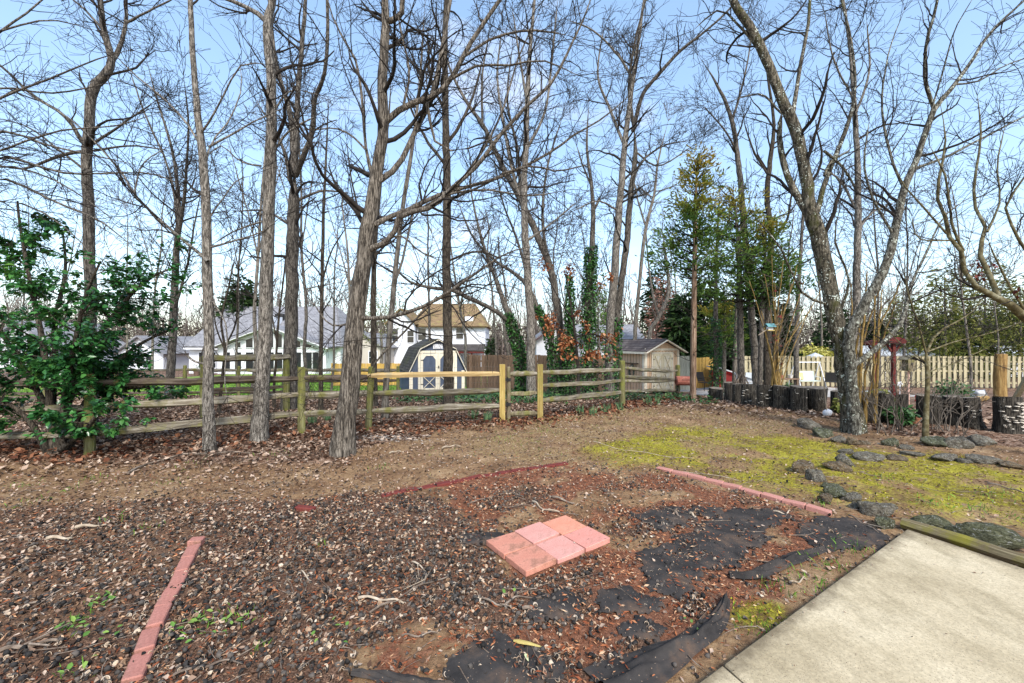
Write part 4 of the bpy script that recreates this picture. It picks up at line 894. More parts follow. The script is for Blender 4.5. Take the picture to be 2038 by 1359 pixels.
def strip(px, wid, label, hgt, sd):
    C = cat_rom([[*gp(x, y)] for x, y in px], 60); r2 = np.random.RandomState(sd); n = 60; k = 15; V = np.zeros((n, k, 3)); w = np.interp(np.linspace(0, 1, n), np.linspace(0, 1, len(wid)), wid)
    T = np.gradient(C[:, :2], axis=0); T /= np.linalg.norm(T, axis=1, keepdims=True); Nn = np.c_[-T[:, 1], T[:, 0]]
    for j in range(k):
        s_ = (j/(k-1)-.5); ed = w*(1+.22*(vn(np.arange(n), j*0+sd, 4, 7)-.5)); xy = C[:, :2]+Nn*(s_*ed)[:, None]
        fold = hgt*(.5+.5*np.cos(s_*2*math.pi*1.0+1.2*np.sin(np.arange(n)*.2)))*(.35+.9*vn(np.arange(n)*1.0, s_*6+sd, 5, 9))+.012*np.sin(s_*22+np.arange(n)*.25)
        V[:, j] = np.c_[xy, G(xy[:, 0], xy[:, 1])+.012+np.abs(fold)*np.clip(1.15-abs(s_)*1.9, .12, 1)]
    idn = np.arange(n*k).reshape(n, k); Qd = np.stack([idn[:-1, :-1], idn[:-1, 1:], idn[1:, 1:], idn[1:, :-1]], -1).reshape(-1, 4); V = V.reshape(-1, 3); c = V.mean(0)
    tag(link('landscape_fabric', np_mesh('fabric_strip', V-c, Qd, FABRIC, smooth=True), None, c), label, 'ground fabric', 'exposed black ground fabric')
strip([(1445, 1195), (1430, 1235), (1385, 1275), (1310, 1320), (1200, 1380)], [.05, .12, .15, .22, .3], 'long rumpled black fabric strip folded up along the bottom edge', .05, 3)
strip([(1640, 1098), (1590, 1110), (1540, 1132), (1500, 1148), (1450, 1150)], [.05, .13, .12, .1, .05], 'short twisted black fabric roll lying on bare soil near the slab', .045, 5)
strip([(700, 1345), (760, 1350), (830, 1365), (900, 1378)], [.03, .07, .08, .08], 'torn black fabric end lying at the bottom of the hulls', .03, 8)
tree('bare grey tree with a kinked trunk rising behind the leafy green shrub', 8.2, [
    [(180, 880, 34), (180, 700, 30), (179, 560, 29), (178, 450, 28), (173, 330, 26), (178, 260, 26), (182, 185, 25), (213, 145, 23), (222, 118, 19), (207, 60, 16), (200, 0, 14), (190, -120, 9), (195, -240, 5)],
    [(218, 128, 15), (240, 90, 11), (252, 40, 9), (250, 0, 8), (265, -120, 5)],
    [(165, 285, 12), (130, 232, 10), (60, 185, 8), (0, 130, 7), (-90, 80, 4)], [(170, 300, 11), (115, 312, 9), (50, 335, 7), (0, 330, 6), (-80, 320, 4)],
    [(185, 285, 9), (240, 250, 6), (310, 200, 3)], [(188, 300, 7), (260, 290, 5), (340, 300, 3)], [(172, 340, 8), (120, 300, 6), (60, 255, 5), (0, 235, 3)],
    [(252, 45, 7), (300, 20, 5), (350, -5, 4)], [(205, 60, 8), (170, 20, 6), (120, -20, 4)]], B_mid, wf=0.92, t0=.4)
tree('slender grey-barked tree nearest the leafy shrub, with a broken stub low down', 6.25, [
    [(415, 900, 42), (414, 780, 36), (415, 650, 34), (412, 520, 33), (411, 430, 31), (405, 330, 29), (395, 240, 24), (388, 170, 20), (382, 80, 19), (379, 0, 17), (372, -140, 11), (380, -280, 5)],
    [(415, 520, 13, -.1), (370, 482, 12), (292, 413, 10), (262, 378, 9), (235, 335, 8), (150, 245, 6), (60, 190, 5), (-20, 140, 4)],
    [(266, 384, 7), (285, 325, 5), (335, 292, 3)], [(420, 492, 9), (455, 482, 7), (520, 462, 5), (560, 430, 3)],
    [(398, 268, 9), (420, 238, 7), (445, 190, 6), (480, 130, 5), (535, 128, 3)], [(407, 312, 9), (380, 255, 8), (330, 200, 7), (270, 150, 6), (225, 105, 4)],
    [(414, 292, 9), (460, 268, 7), (510, 240, 5), (570, 212, 3)], [(410, 330, 7), (420, 285, 6), (455, 240, 5), (480, 180, 4), (478, 130, 3)],
    [(425, 600, 6), (452, 655, 5), (447, 745, 4), (452, 790, 3)], [(412, 725, 9), (388, 719, 8), (373, 708, 8)],
    [(412, 440, 6), (440, 400, 5), (470, 360, 4), (500, 350, 3)]], B_grey, wf=0.66, t0=.42)
tree('thick straight grey trunk with flaky bark beside the slender stubbed tree', 6.9, [
    [(517, 882, 50), (521, 790, 45), (529, 650, 42), (533, 500, 38), (536, 400, 35), (540, 300, 33), (541, 200, 29), (537, 120, 27), (532, 45, 26), (545, -10, 20), (550, -140, 13), (556, -290, 6)],
    [(531, 45, 18), (507, 22, 15), (470, 6, 12), (420, -14, 9), (350, -40, 6)], [(545, 300, 9), (575, 262, 7), (630, 230, 4)],
    [(520, 330, 7), (480, 322, 5), (440, 290, 4), (415, 310, 3)], [(526, 440, 7), (470, 458, 5), (425, 485, 4)], [(545, 220, 7), (580, 180, 5), (640, 190, 3)]], B_grey, wf=0.7, t0=.5)
tree('bare tree with a split crown standing just beyond the split-rail fence', 10.2, [
    [(577, 812, 36), (578, 700, 31), (582, 560, 29), (584, 430, 27), (586, 345, 23)],
    [(586, 352, 18), (582, 255, 14), (570, 200, 12), (548, 120, 10), (540, 40, 8), (528, -100, 5)], [(586, 340, 17), (592, 200, 12), (602, 80, 10), (608, 0, 8), (612, -120, 5)],
    [(588, 348, 16), (605, 310, 13), (622, 260, 12), (626, 200, 10), (645, 150, 9), (652, 60, 8), (648, -90, 5)], [(576, 360, 9), (565, 300, 8), (540, 250, 5), (510, 200, 3)],
    [(590, 400, 8), (640, 380, 5), (700, 385, 3)], [(580, 450, 7), (530, 420, 5), (470, 420, 3)]], B_mid, wf=0.9, t0=.55)
T5 = tree('large deeply furrowed tree in front of the fence, its limbs arching over the barn shed', 6.1, [
    [(683, 905, 58), (690, 830, 49), (700, 740, 46), (708, 640, 45), (721, 540, 39), (730, 470, 36), (741, 400, 33), (752, 330, 29), (763, 250, 26), (761, 180, 24), (765, 100, 22), (768, 40, 20), (764, -20, 16), (755, -160, 9)],
    [(740, 494, 17), (767, 482, 14), (790, 448, 13), (802, 425, 13), (852, 415, 12), (893, 382, 11), (953, 325, 10), (991, 275, 9), (1045, 214, 8), (1091, 172, 7), (1125, 115, 6), (1167, 23, 4), (1190, -50, 3)],
    [(745, 448, 15), (783, 429, 12), (821, 413, 12), (867, 390, 10), (920, 374, 9), (972, 360, 8), (1030, 337, 7), (1091, 306, 6), (1144, 268, 5), (1202, 233, 4), (1262, 182, 3)],
    [(752, 365, 17), (783, 337, 15), (806, 306, 14), (825, 264, 13), (852, 210, 13), (875, 134, 12), (886, 57, 10), (897, 0, 9), (915, -120, 6)],
    [(768, 243, 17), (802, 214, 15), (836, 203, 14), (875, 184, 13), (905, 145, 12), (934, 88, 11), (968, 38, 10), (995, 0, 9), (1050, -90, 6)],
    [(745, 362, 11), (729, 306, 8), (723, 230, 7), (718, 172, 7), (706, 115, 6), (683, 77, 5), (660, 28, 4), (645, -30, 3)],
    [(712, 632, 14), (735, 634, 12), (790, 628, 10), (850, 606, 9), (900, 576, 8), (950, 542, 6), (1005, 505, 4), (1060, 490, 3)],
    [(850, 207, 9), (865, 280, 6), (900, 300, 5), (960, 285, 4), (1040, 240, 3)], [(768, 45, 15), (796, 32, 13), (802, 5, 12), (800, -40, 9)],
    [(920, 115, 7), (985, 75, 6), (1060, 60, 5), (1130, 70, 3)], [(905, 378, 7), (960, 300, 6), (1000, 220, 5), (1030, 120, 4), (1070, 30, 3)],
    [(1000, 345, 6), (1060, 330, 5), (1110, 340, 4), (1180, 325, 3)], [(730, 300, 6), (700, 270, 5), (665, 255, 4), (620, 260, 3)],
    [(835, 415, 7), (900, 385, 6), (970, 378, 5), (1050, 390, 4), (1120, 380, 3)], [(885, 165, 7), (950, 130, 6), (1010, 130, 5), (1080, 120, 4), (1150, 150, 3)],
    [(800, 220, 7), (815, 150, 6), (802, 80, 5), (790, 20, 4)], [(708, 640, 8), (672, 648, 5), (650, 640, 4), (622, 600, 3)], [(760, 478, 6), (800, 470, 5), (835, 500, 4), (880, 520, 3)],
    [(870, 590, 6), (800, 665, 5), (752, 715, 5), (738, 745, 4)]],
    B_furrow, wf=0.8, t0=.42, d1=2.3, d2=5.5, d3=7, Yend=.25, l1=(.7, 2.4), up=.05)
tree('straight dark trunk standing directly in front of the blue barn shed', 11.0, [
    [(893, 805, 27), (892, 700, 23), (890, 600, 22), (888, 500, 21), (890, 400, 20), (888, 300, 18), (886, 200, 16), (885, 100, 14), (888, 0, 11), (890, -140, 5)],
    [(888, 290, 9), (920, 240, 8), (945, 180, 6), (960, 120, 4)], [(888, 330, 8), (850, 280, 7), (820, 220, 5), (800, 150, 4)], [(886, 220, 8), (858, 160, 6), (850, 60, 4)],
    [(889, 520, 6), (950, 500, 5), (1010, 520, 3)]], B_dark, t0=.4, l1=(.9, 2.6), d1=1.3)
tree('upright grey trunk directly behind the little rail gate', 13.2, [
    [(1056, 790, 25), (1058, 700, 22), (1057, 640, 21), (1051, 560, 20), (1046, 480, 19), (1043, 400, 18), (1046, 300, 15), (1049, 210, 13), (1055, 100, 10), (1064, 0, 7), (1075, -120, 4)],
    [(1044, 420, 9), (1020, 340, 8), (1003, 250, 7), (990, 150, 5), (1000, 50, 3)], [(1047, 300, 8), (1085, 220, 6), (1100, 100, 5), (1110, 0, 3)], [(1050, 210, 7), (1035, 120, 5), (1020, 20, 3)],
    [(1046, 480, 7), (1090, 450, 5), (1150, 400, 3)]], B_grey, t0=.35, l1=(1, 2.8))
A = tree('leaning ivy-wrapped tree with a long curved limb reaching left over the barn shed', 14.2, [
    [(1041, 770, 20), (1034, 703, 18), (1019, 653, 17), (1010, 620, 16), (993, 574, 10), (981, 542, 8), (960, 480, 7), (945, 420, 5), (930, 340, 3)],
    [(1012, 640, 12, 0), (984, 617, 11, -.4), (940, 596, 11, -.8), (900, 578, 10, -1.1), (850, 571, 8, -1.4), (815, 560, 6, -1.6), (780, 530, 4, -1.8), (750, 520, 3, -2)]], B_mid, t0=.5, l1=(.8, 2.2))
ivy(A, 0, -.5, 2.65, .17, 2600)
A = tree('ivy-wrapped leaning trunk just right of the rail gate', 14.8, [
    [(1106, 765, 18), (1101, 710, 16), (1093, 668, 16), (1069, 612, 13), (1049, 568, 11), (1025, 545, 9), (984, 518, 7), (940, 470, 5), (910, 400, 3)],
    [(1060, 590, 7), (1030, 480, 6), (1000, 400, 4), (980, 300, 3)]], B_mid, t0=.5, l1=(.8, 2.2))
ivy(A, 0, -.5, 3.0, .15, 2000)
tree('bare brown trunk leaning left between the ivy-wrapped trunks', 15.2, [
    [(1122, 770, 24), (1119, 718, 21), (1113, 645, 19), (1105, 586, 18), (1093, 527, 18), (1069, 468, 17), (1040, 405, 16), (1007, 344, 14), (984, 298, 12), (961, 249, 10), (926, 199, 8), (890, 120, 5), (880, 30, 3)],
    [(1037, 400, 9), (1030, 300, 7), (1010, 200, 5), (1020, 90, 3)], [(960, 250, 7), (960, 150, 5), (975, 60, 3)], [(1090, 520, 8), (1080, 430, 7), (1090, 330, 5), (1120, 230, 3)]], B_mid, t0=.4, l1=(1, 2.8))
A = tree('short snag wholly clad in ivy, tapering to a point', 14.6, [[(1133, 765, 14), (1132, 700, 13), (1134, 630, 11), (1134, 580, 8), (1133, 548, 4)]], B_dark, t0=.8, l1=(.2, .5), d1=.5)
ivy(A, 0, -.6, 4.2, .22, 2600)
A = tree('tall ivy-covered trunk with a bare forked top beside the tan shed fence', 15.0, [
    [(1174, 765, 22), (1172, 700, 19), (1172, 586, 18), (1177, 512, 15), (1180, 453, 12), (1181, 418, 11), (1176, 360, 8), (1168, 290, 6), (1172, 200, 4)], [(1181, 420, 7), (1192, 398, 6), (1193, 396, 5)],
    [(1177, 370, 5), (1160, 330, 4), (1148, 290, 3)]], B_mid, t0=.75, l1=(.6, 1.6))
ivy(A, 0, -.6, 5.2, .28, 4200)
A = tree('tall grey trunk rising in front of the tan shed with ivy at its foot', 14.4, [
    [(1212, 765, 24), (1212, 710, 21), (1214, 645, 20), (1222, 556, 20), (1227, 483, 18), (1234, 400, 17), (1243, 290, 14), (1258, 170, 11), (1276, 40, 8), (1290, -60, 5)],
    [(1243, 290, 8), (1215, 220, 7), (1190, 150, 5), (1200, 60, 3)], [(1260, 160, 7), (1230, 110, 6), (1180, 60, 4), (1130, 40, 3)], [(1232, 420, 6), (1190, 400, 4), (1140, 420, 3)]], B_grey, t0=.4, l1=(1, 2.6))
ivy(A, 0, -.6, 1.75, .2, 1100)
A = tree('trunk paired with the tall grey one, its long limb reaching up right', 15.0, [
    [(1224, 768, 20), (1224, 700, 18), (1228, 630, 17), (1235, 571, 16), (1246, 492, 16), (1254, 400, 15), (1264, 310, 12), (1262, 250, 11)],
    [(1260, 262, 11), (1278, 191, 10), (1313, 145, 9), (1355, 100, 8), (1400, 65, 6), (1445, 25, 5), (1500, -40, 3)], [(1262, 255, 9), (1252, 180, 8), (1262, 90, 6), (1285, 0, 4), (1300, -80, 3)],
    [(1254, 380, 7), (1275, 325, 6), (1320, 290, 4), (1370, 280, 3)], [(1264, 300, 5), (1310, 330, 4), (1380, 290, 3)]], B_mid, t0=.4, l1=(1, 2.6))
ivy(A, 0, -.6, 2.6, .17, 1500)
tree('pale slender tree behind the tan shed roof', 21, [[(1262, 740, 11), (1264, 660, 10), (1272, 571, 9), (1281, 483, 9), (1290, 433, 8), (1302, 386, 7), (1310, 320, 5), (1330, 240, 3)], [(1285, 450, 5), (1270, 400, 4), (1262, 360, 3)]], B_pale, B_twig_pale, t0=.4, l1=(1, 2.6))
tree('crooked whitish tree forking behind the right end of the tan shed', 22, [[(1290, 740, 12), (1293, 665, 10), (1310, 633, 10), (1330, 585, 9), (1328, 530, 6), (1318, 460, 4)], [(1312, 630, 7), (1300, 590, 6), (1290, 520, 4), (1285, 450, 3)]], B_pale, B_twig_pale, t0=.4, l1=(1, 2.6))
tree('grey tree with several upright stems showing above the leafy shrub', 11.5, [
    [(335, 810, 24), (342, 700, 22), (346, 600, 21), (351, 500, 17), (356, 430, 13), (350, 340, 9), (335, 270, 7), (310, 190, 5), (290, 110, 3)],
    [(352, 490, 12), (366, 400, 9), (372, 320, 7), (375, 240, 5), (365, 150, 3)], [(354, 440, 9), (345, 380, 7), (330, 320, 6), (290, 230, 5), (255, 130, 3)], [(345, 620, 10), (370, 540, 7), (385, 460, 5), (400, 380, 3)]], B_mid, t0=.45, l1=(.9, 2.4))
tree('thin dark tree standing behind the large furrowed trunk', 10.8, [[(745, 805, 17), (744, 700, 15), (743, 600, 14), (746, 500, 11), (752, 420, 9), (760, 340, 7), (772, 250, 5), (780, 140, 3)], [(745, 510, 6), (720, 440, 5), (700, 360, 4), (690, 280, 3)]], B_dark, t0=.35, l1=(.8, 2.2))
tree('pale leaning tree right of the mossy leaning fence post', 8.9, [[(766, 845, 17), (768, 780, 16), (771, 720, 15), (784, 570, 13), (799, 430, 11), (818, 310, 9), (832, 200, 7), (840, 100, 5), (846, 0, 3)], [(785, 560, 8), (800, 520, 6), (818, 440, 5), (835, 380, 3)]], B_pale, t0=.35, l1=(.6, 1.8))
tree('thin straight sapling between the split crown tree and the furrowed tree', 9.6, [[(638, 805, 13), (639, 700, 11), (641, 560, 10), (644, 420, 8), (648, 330, 6), (652, 240, 4), (655, 180, 3)], [(641, 560, 5), (660, 500, 4), (690, 450, 3)]], B_dark, t0=.3, l1=(.5, 1.5), d1=2.2)
tree('thin forked sapling in front of the white gabled house', 9.3, [[(437, 835, 9), (441, 760, 8), (448, 690, 7), (440, 640, 6), (455, 570, 5), (470, 500, 4)], [(448, 690, 5), (470, 640, 5), (472, 570, 4), (478, 500, 3)], [(449, 700, 5), (430, 650, 4), (425, 600, 3)]], B_dark, t0=.3, l1=(.4, 1.3), d1=2.5)
tree('thin sapling leaning right in front of the glazed gable', 10.4, [[(545, 805, 8), (548, 740, 7), (552, 670, 6), (560, 590, 5), (568, 520, 4), (575, 430, 3)], [(551, 680, 4), (540, 620, 4), (530, 560, 3)]], B_dark, t0=.3, l1=(.4, 1.3), d1=2.2)
# right-hand side
tree('big lichen-spotted tree with a hollow wound in its trunk at the stump row', 7.7, [
    [(1697, 858, 62), (1689, 790, 50), (1681, 740, 46), (1673, 680, 45), (1662, 635, 45), (1648, 565, 43), (1634, 495, 42), (1619, 440, 41), (1610, 400, 34), (1604, 353, 32), (1592, 292, 31), (1578, 245, 30), (1557, 200, 27), (1540, 155, 25), (1521, 108, 24), (1498, 61, 22), (1474, 28, 21), (1455, -10, 19), (1420, -100, 12), (1400, -220, 6)],
    [(1612, 428, 26), (1580, 378, 18), (1558, 320, 16), (1551, 266, 14), (1556, 222, 10)],
    [(1622, 432, 17), (1644, 358, 14), (1667, 301, 13), (1691, 236, 11), (1702, 165, 8), (1692, 70, 6), (1672, -10, 5), (1665, -80, 3)],
    [(1578, 232, 12), (1587, 165, 10), (1601, 94, 9), (1611, 24, 8), (1614, -60, 5)], [(1640, 350, 8), (1655, 320, 7), (1690, 300, 5), (1692, 295, 5)],
    [(1644, 605, 9), (1600, 585, 7), (1570, 530, 6), (1550, 490, 5), (1510, 440, 4), (1500, 430, 3)], [(1640, 300, 8), (1675, 330, 7), (1700, 370, 6)],
    [(1520, 110, 8), (1470, 50, 6), (1430, 20, 5), (1380, 60, 3)], [(1662, 640, 9), (1690, 560, 7), (1662, 480, 5), (1670, 420, 3)], [(1555, 225, 6), (1520, 190, 5), (1490, 190, 4), (1460, 200, 3)]], B_lichen, wf=0.82, t0=.35, d1=1.6, Yend=.25)
tree('pale lichen-barked stem leaning right from the foot of the wounded tree', 7.5, [
    [(1700, 850, 34), (1694, 740, 32), (1690, 670, 32), (1716, 612, 30), (1744, 567, 28), (1763, 528, 27), (1775, 486, 26), (1786, 438, 24), (1799, 375, 22), (1823, 320, 20), (1842, 264, 19), (1860, 217, 18), (1898, 170, 14), (1936, 118, 12), (1959, 80, 11), (1997, 38, 9), (2045, -5, 7), (2120, -80, 4)],
    [(1860, 219, 13), (1842, 165, 12), (1842, 94, 10), (1860, 24, 9), (1872, -60, 6)], [(1818, 337, 11), (1884, 311, 9), (1959, 273, 8), (2045, 229, 6), (2120, 200, 4)],
    [(1697, 728, 18), (1738, 698, 16), (1763, 676, 15), (1791, 645, 14), (1805, 606, 11), (1816, 560, 9), (1845, 500, 7), (1880, 430, 5), (1950, 380, 3)],
    [(1900, 168, 7), (1950, 160, 6), (2000, 130, 5), (2060, 110, 4)], [(1780, 470, 9), (1740, 400, 7), (1720, 330, 6), (1730, 240, 4)], [(1800, 380, 9), (1770, 300, 8), (1755, 200, 6), (1770, 100, 4), (1800, 20, 3)],
    [(1845, 250, 6), (1880, 130, 5), (1900, 60, 4), (1940, -10, 3)]], B_lichen2, t0=.4, d1=1.8, Yend=.3, fine=.9)
K = tree('crooked mossy limbs of a tree leaning in from the right edge', 5.4, [
    [(2260, 930, 44), (2200, 780, 40), (2110, 690, 34), (2038, 630, 28), (2001, 599, 25), (1962, 584, 18), (1940, 567, 15), (1920, 542, 14), (1917, 511, 13), (1906, 486, 12), (1884, 463, 11), (1881, 430, 10), (1867, 402, 9), (1868, 360, 8), (1882, 280, 6), (1870, 200, 4)],
    [(1984, 590, 17), (1970, 550, 15), (1951, 511, 14), (1951, 483, 13), (1965, 461, 11), (1942, 416, 9), (1940, 360, 8), (1952, 270, 6), (1945, 190, 4)],
    [(2045, 505, 10), (2018, 458, 9), (2002, 407, 8), (2038, 355, 6), (2060, 280, 4)], [(1918, 500, 9), (1898, 458, 8), (1889, 402, 7), (1881, 350, 6), (1850, 290, 4)], [(1885, 465, 7), (1840, 415, 6), (1800, 370, 4), (1780, 330, 3)],
    [(1965, 461, 8), (1990, 400, 6), (1985, 330, 5), (2000, 250, 3)], [(2060, 650, 9), (2005, 560, 7), (1975, 500, 5), (1968, 480, 4)], [(1905, 478, 6), (1830, 475, 4), (1815, 430, 3)]], B_kmossy, wf=0.85, t0=.35, l1=(.5, 1.5), d1=2.4, Yend=.3, wig=.22)
leaves_on(K, L_red, 160, .06, 2, (6.3, 7.2, 2.3, 2.75), 'red_leaves')
tree('upright grey tree directly behind the two lichen-barked stems', 14, [
    [(1701, 775, 26), (1703, 690, 24), (1704, 600, 22), (1707, 450, 20), (1707, 330, 17), (1700, 210, 14), (1692, 100, 10), (1678, 0, 7), (1665, -90, 4)],
    [(1706, 420, 8), (1680, 370, 7), (1655, 345, 5), (1620, 330, 3)], [(1702, 230, 8), (1730, 140, 6), (1725, 40, 4)], [(1706, 460, 7), (1740, 420, 5), (1790, 400, 3)], [(1700, 200, 6), (1660, 120, 5), (1640, 20, 3)]], B_grey, t0=.35, l1=(1, 2.8))
tree('bare tree with a right-leaning top behind the cedar foliage', 16.5, [
    [(1506, 765, 22), (1500, 680, 19), (1494, 600, 18), (1481, 450, 16), (1470, 330, 14), (1455, 235, 11), (1425, 165, 7), (1390, 110, 4)], [(1457, 240, 7), (1475, 180, 6), (1490, 110, 4), (1500, 30, 3)], [(1470, 320, 6), (1450, 270, 5), (1400, 210, 3)]], B_mid, t0=.5, l1=(1, 2.6))
tree('dark knobbly trunk behind the crossed-stick teepee', 15.5, [
    [(1529, 770, 26), (1528, 680, 21), (1529, 600, 19), (1535, 470, 16), (1527, 400, 14), (1531, 330, 13), (1540, 250, 9), (1528, 150, 6), (1520, 60, 3)], [(1533, 480, 8), (1565, 440, 7), (1575, 390, 5), (1590, 330, 3)], [(1530, 350, 6), (1500, 300, 5), (1480, 240, 3)]], B_dark, t0=.45, l1=(1, 2.4))
A = tree('ivy-covered trunk in front of the yellow fence panel', 18, [[(1426, 770, 15), (1425, 700, 14), (1424, 640, 12), (1425, 540, 9), (1428, 460, 6), (1432, 380, 3)]], B_mid, t0=.5, l1=(.8, 1.8))
ivy(A, 0, -.8, 2.7, .22, 1500)
A = tree('pale trunk beside the red lean-to with thin ivy higher up', 18, [[(1463, 770, 17), (1464, 700, 15), (1467, 620, 12), (1470, 540, 9), (1474, 450, 6), (1480, 380, 3)]], B_pale, t0=.5, l1=(.8, 1.8))
ivy(A, 0, 1.0, 3.4, .14, 450)
tree('slim grey trunk standing before the swing bench', 20, [[(1585, 785, 15), (1585, 700, 13), (1588, 600, 11), (1594, 500, 9), (1600, 400, 6), (1610, 300, 3)]], B_mid, t0=.45, l1=(1, 2.2))
tree('small bare dogwood-like tree spreading low over the stumps at right', 7.2, [
    [(1842, 868, 17.2), (1844, 800, 14.8), (1846, 740, 13.3), (1842, 690, 11.7)], [(1844, 700, 8.6), (1862, 665, 7.8), (1885, 650, 6.2), (1930, 625, 4.7), (1960, 590, 3.1), (2000, 560, 2.3)], [(1842, 700, 7.0), (1828, 645, 5.5), (1812, 600, 4.7), (1800, 540, 3.1), (1805, 480, 2.3)],
    [(1846, 700, 6.2), (1900, 680, 4.7), (1980, 660, 3.9), (2060, 630, 2.3)], [(1842, 720, 5.5), (1800, 690, 3.9), (1760, 650, 3.1), (1740, 610, 2.3)], [(1848, 740, 4.7), (1905, 720, 3.9), (1970, 690, 2.3)]], B_kmossy, t0=.6, l1=(.5, 1.5), d1=2.6, up=.01)
tree('tree outside the left edge whose long sweeping limbs reach into view', 5.9, [
    [(-190, 930, 60), (-190, 700, 52), (-185, 450, 46), (-180, 200, 38), (-175, -50, 26), (-170, -250, 12)],
    [(-182, 520, 18), (-90, 380, 14), (0, 312, 11), (130, 345, 8), (300, 345, 5), (380, 380, 3)], [(-182, 560, 18), (-80, 400, 13), (0, 355, 10), (110, 402, 8), (200, 440, 6), (275, 500, 3)],
    [(-182, 400, 16), (-90, 250, 12), (0, 195, 9), (90, 160, 7), (200, 115, 4), (260, 100, 3)], [(-182, 440, 16), (-90, 310, 12), (0, 262, 9), (100, 290, 7), (190, 310, 5), (280, 330, 3)],
    [(-180, 280, 14), (-80, 120, 10), (0, 62, 8), (60, 20, 6), (130, -40, 4)], [(-182, 600, 15), (-80, 450, 11), (0, 400, 8), (80, 420, 6), (150, 470, 4), (190, 520, 3)],
    [(-180, 340, 13), (-60, 210, 9), (0, 175, 8), (110, 185, 6), (240, 160, 3)], [(-182, 480, 14), (-60, 330, 10), (0, 300, 8), (120, 260, 6), (230, 250, 4), (330, 220, 3)],
    [(-182, 500, 14), (-60, 360, 10), (0, 330, 8), (90, 350, 6), (170, 395, 4), (240, 450, 3)], [(-180, 230, 12), (-60, 90, 9), (10, 60, 7), (100, 40, 5), (190, 60, 3)]], B_mid, t0=.7, d1=2.2, d2=5.5, d3=7, Yend=.12, up=-.01, l1=(.5, 1.6))
S = tree('young oak still holding clusters of russet leaves beyond the rail fence', 13.0, [[(1152, 800, 9), (1150, 730, 8), (1146, 680, 7), (1138, 620, 5), (1128, 560, 3)],
    [(1146, 680, 4), (1110, 655, 4), (1080, 640, 3)], [(1146, 670, 4), (1185, 665, 4), (1225, 690, 3)], [(1142, 640, 4), (1110, 590, 3), (1085, 540, 3)], [(1140, 630, 4), (1180, 590, 3), (1200, 560, 3)]], B_twig, t0=.3, l1=(.4, 1.1), d1=2.5, d2=3)
leaves_on(S, L_oak, 900, .12, 1)
# bare trees far back, all alike
fr = np.random.RandomState(21)
FARL = ['at the far left behind the leafy shrub', 'left of the kinked trunk', 'just right of the kinked trunk', 'left of the multi-stemmed grey tree', 'before the glazed gable, left of the thick grey trunk', 'behind the thick grey trunk', 'right of the split-crown tree', 'left of the furrowed trunk, before the beige house', 'nearly hidden by the furrowed trunk', 'left of the dark trunk at the barn shed', 'right of the dark trunk at the barn shed', 'above the brown board fence, left end', 'left of the trunk behind the gate', 'right of the trunk behind the gate', 'between the ivy-clad snag and the tall ivy trunk', 'left of the paired trunks at the tan shed', 'right of the tan shed roof', 'above the crape myrtle', 'left of the wounded tree', 'behind the wounded tree', 'right of the pale leaning stem', 'above the nearer maroon post', 'left of the golden log', 'above the golden log']
for fi, px in enumerate((40, 110, 250, 300, 470, 505, 610, 660, 700, 860, 930, 985, 1010, 1100, 1150, 1195, 1345, 1560, 1640, 1680, 1750, 1800, 1930, 1990)):
    Yd = fr.uniform(20, 34) if px > 900 or px < 330 else fr.uniform(17, 23)
    hgt = fr.uniform(8, 14); b = gat(px, Yd); ty = CY-(b.z+hgt-H)*F/Yd; lean = fr.uniform(-45, 45); w = fr.uniform(.14, .26)*F/Yd
    by = CY-(b.z-H)*F/Yd
    mid = [(px+lean*k**1.5+fr.uniform(-4, 4), by+(ty-by)*k, w*(1-.8*k)+1.2) for k in (0, .15, .3, .5, .7, .85, 1)]
    fk = mid[3]; lb = [mid]
    for sgn in (-1, 1):
        e = fr.uniform(40, 90)*sgn
        lb.append([(fk[0], fk[1], fk[2]*.6), (fk[0]+e*.35, fk[1]+(ty-fk[1])*.35, fk[2]*.45), (fk[0]+e, fk[1]+(ty-fk[1])*.9, 1.5)])
    tree('slender far-back bare tree '+FARL[fi], Yd, lb, B_mid if fr.rand() < .6 else B_pale, B_twig if fr.rand() < .5 else B_twig_pale, t0=.3, l1=(1.2, 3.6), d1=1.4, d2=2.4, d3=2.4, group='bare trees far back', sides=8)
# ------------------------------------------------------------------ leafy plants
def foliage(parent, nm, C, rad, n, size, mat, lump=.5, hang=.3, shell=.5, flat=None, tv=SPRIG_V, tf=SPRIG_F, rndbias=None, holes=.36):
    C = np.array(C); rad = np.array(rad); d = rs.randn(n*2, 3); d /= np.linalg.norm(d, axis=1, keepdims=True)
    th = np.arctan2(d[:, 1], d[:, 0]); k = .62+lump*fbm(th*1.2+5, d[:, 2]*1.6+7, .55, int(abs(C[0])*3) % 90)*1.1
    r = (shell+(1-shell)*rs.rand(n*2)**.6)*k
    P = C+d*r[:, None]*rad
    keep = fbm(P[:, 0]+P[:, 1], P[:, 2]*1.3, max(rad)*.32, 3) > holes; P = P[keep][:n]; d = d[keep][:n]; m = len(P)
    yaw = np.arctan2(d[:, 1], d[:, 0])+rs.randn(m)*.7; s = size*rs.uniform(.6, 1.3, m)
    rnd = np.clip(rs.rand(m)*.75+.25*(d[:, 2]*.5+.5), 0, 1) if rndbias is None else np.clip(rs.rand(m)*.6+rndbias, 0, 1)
    return tag(scatter(nm, tv, tf, P, rotm(yaw, hang+rs.randn(m)*.5, rs.randn(m)*.5), s, mat, rnd, parent, parent.location), kind='stuff')
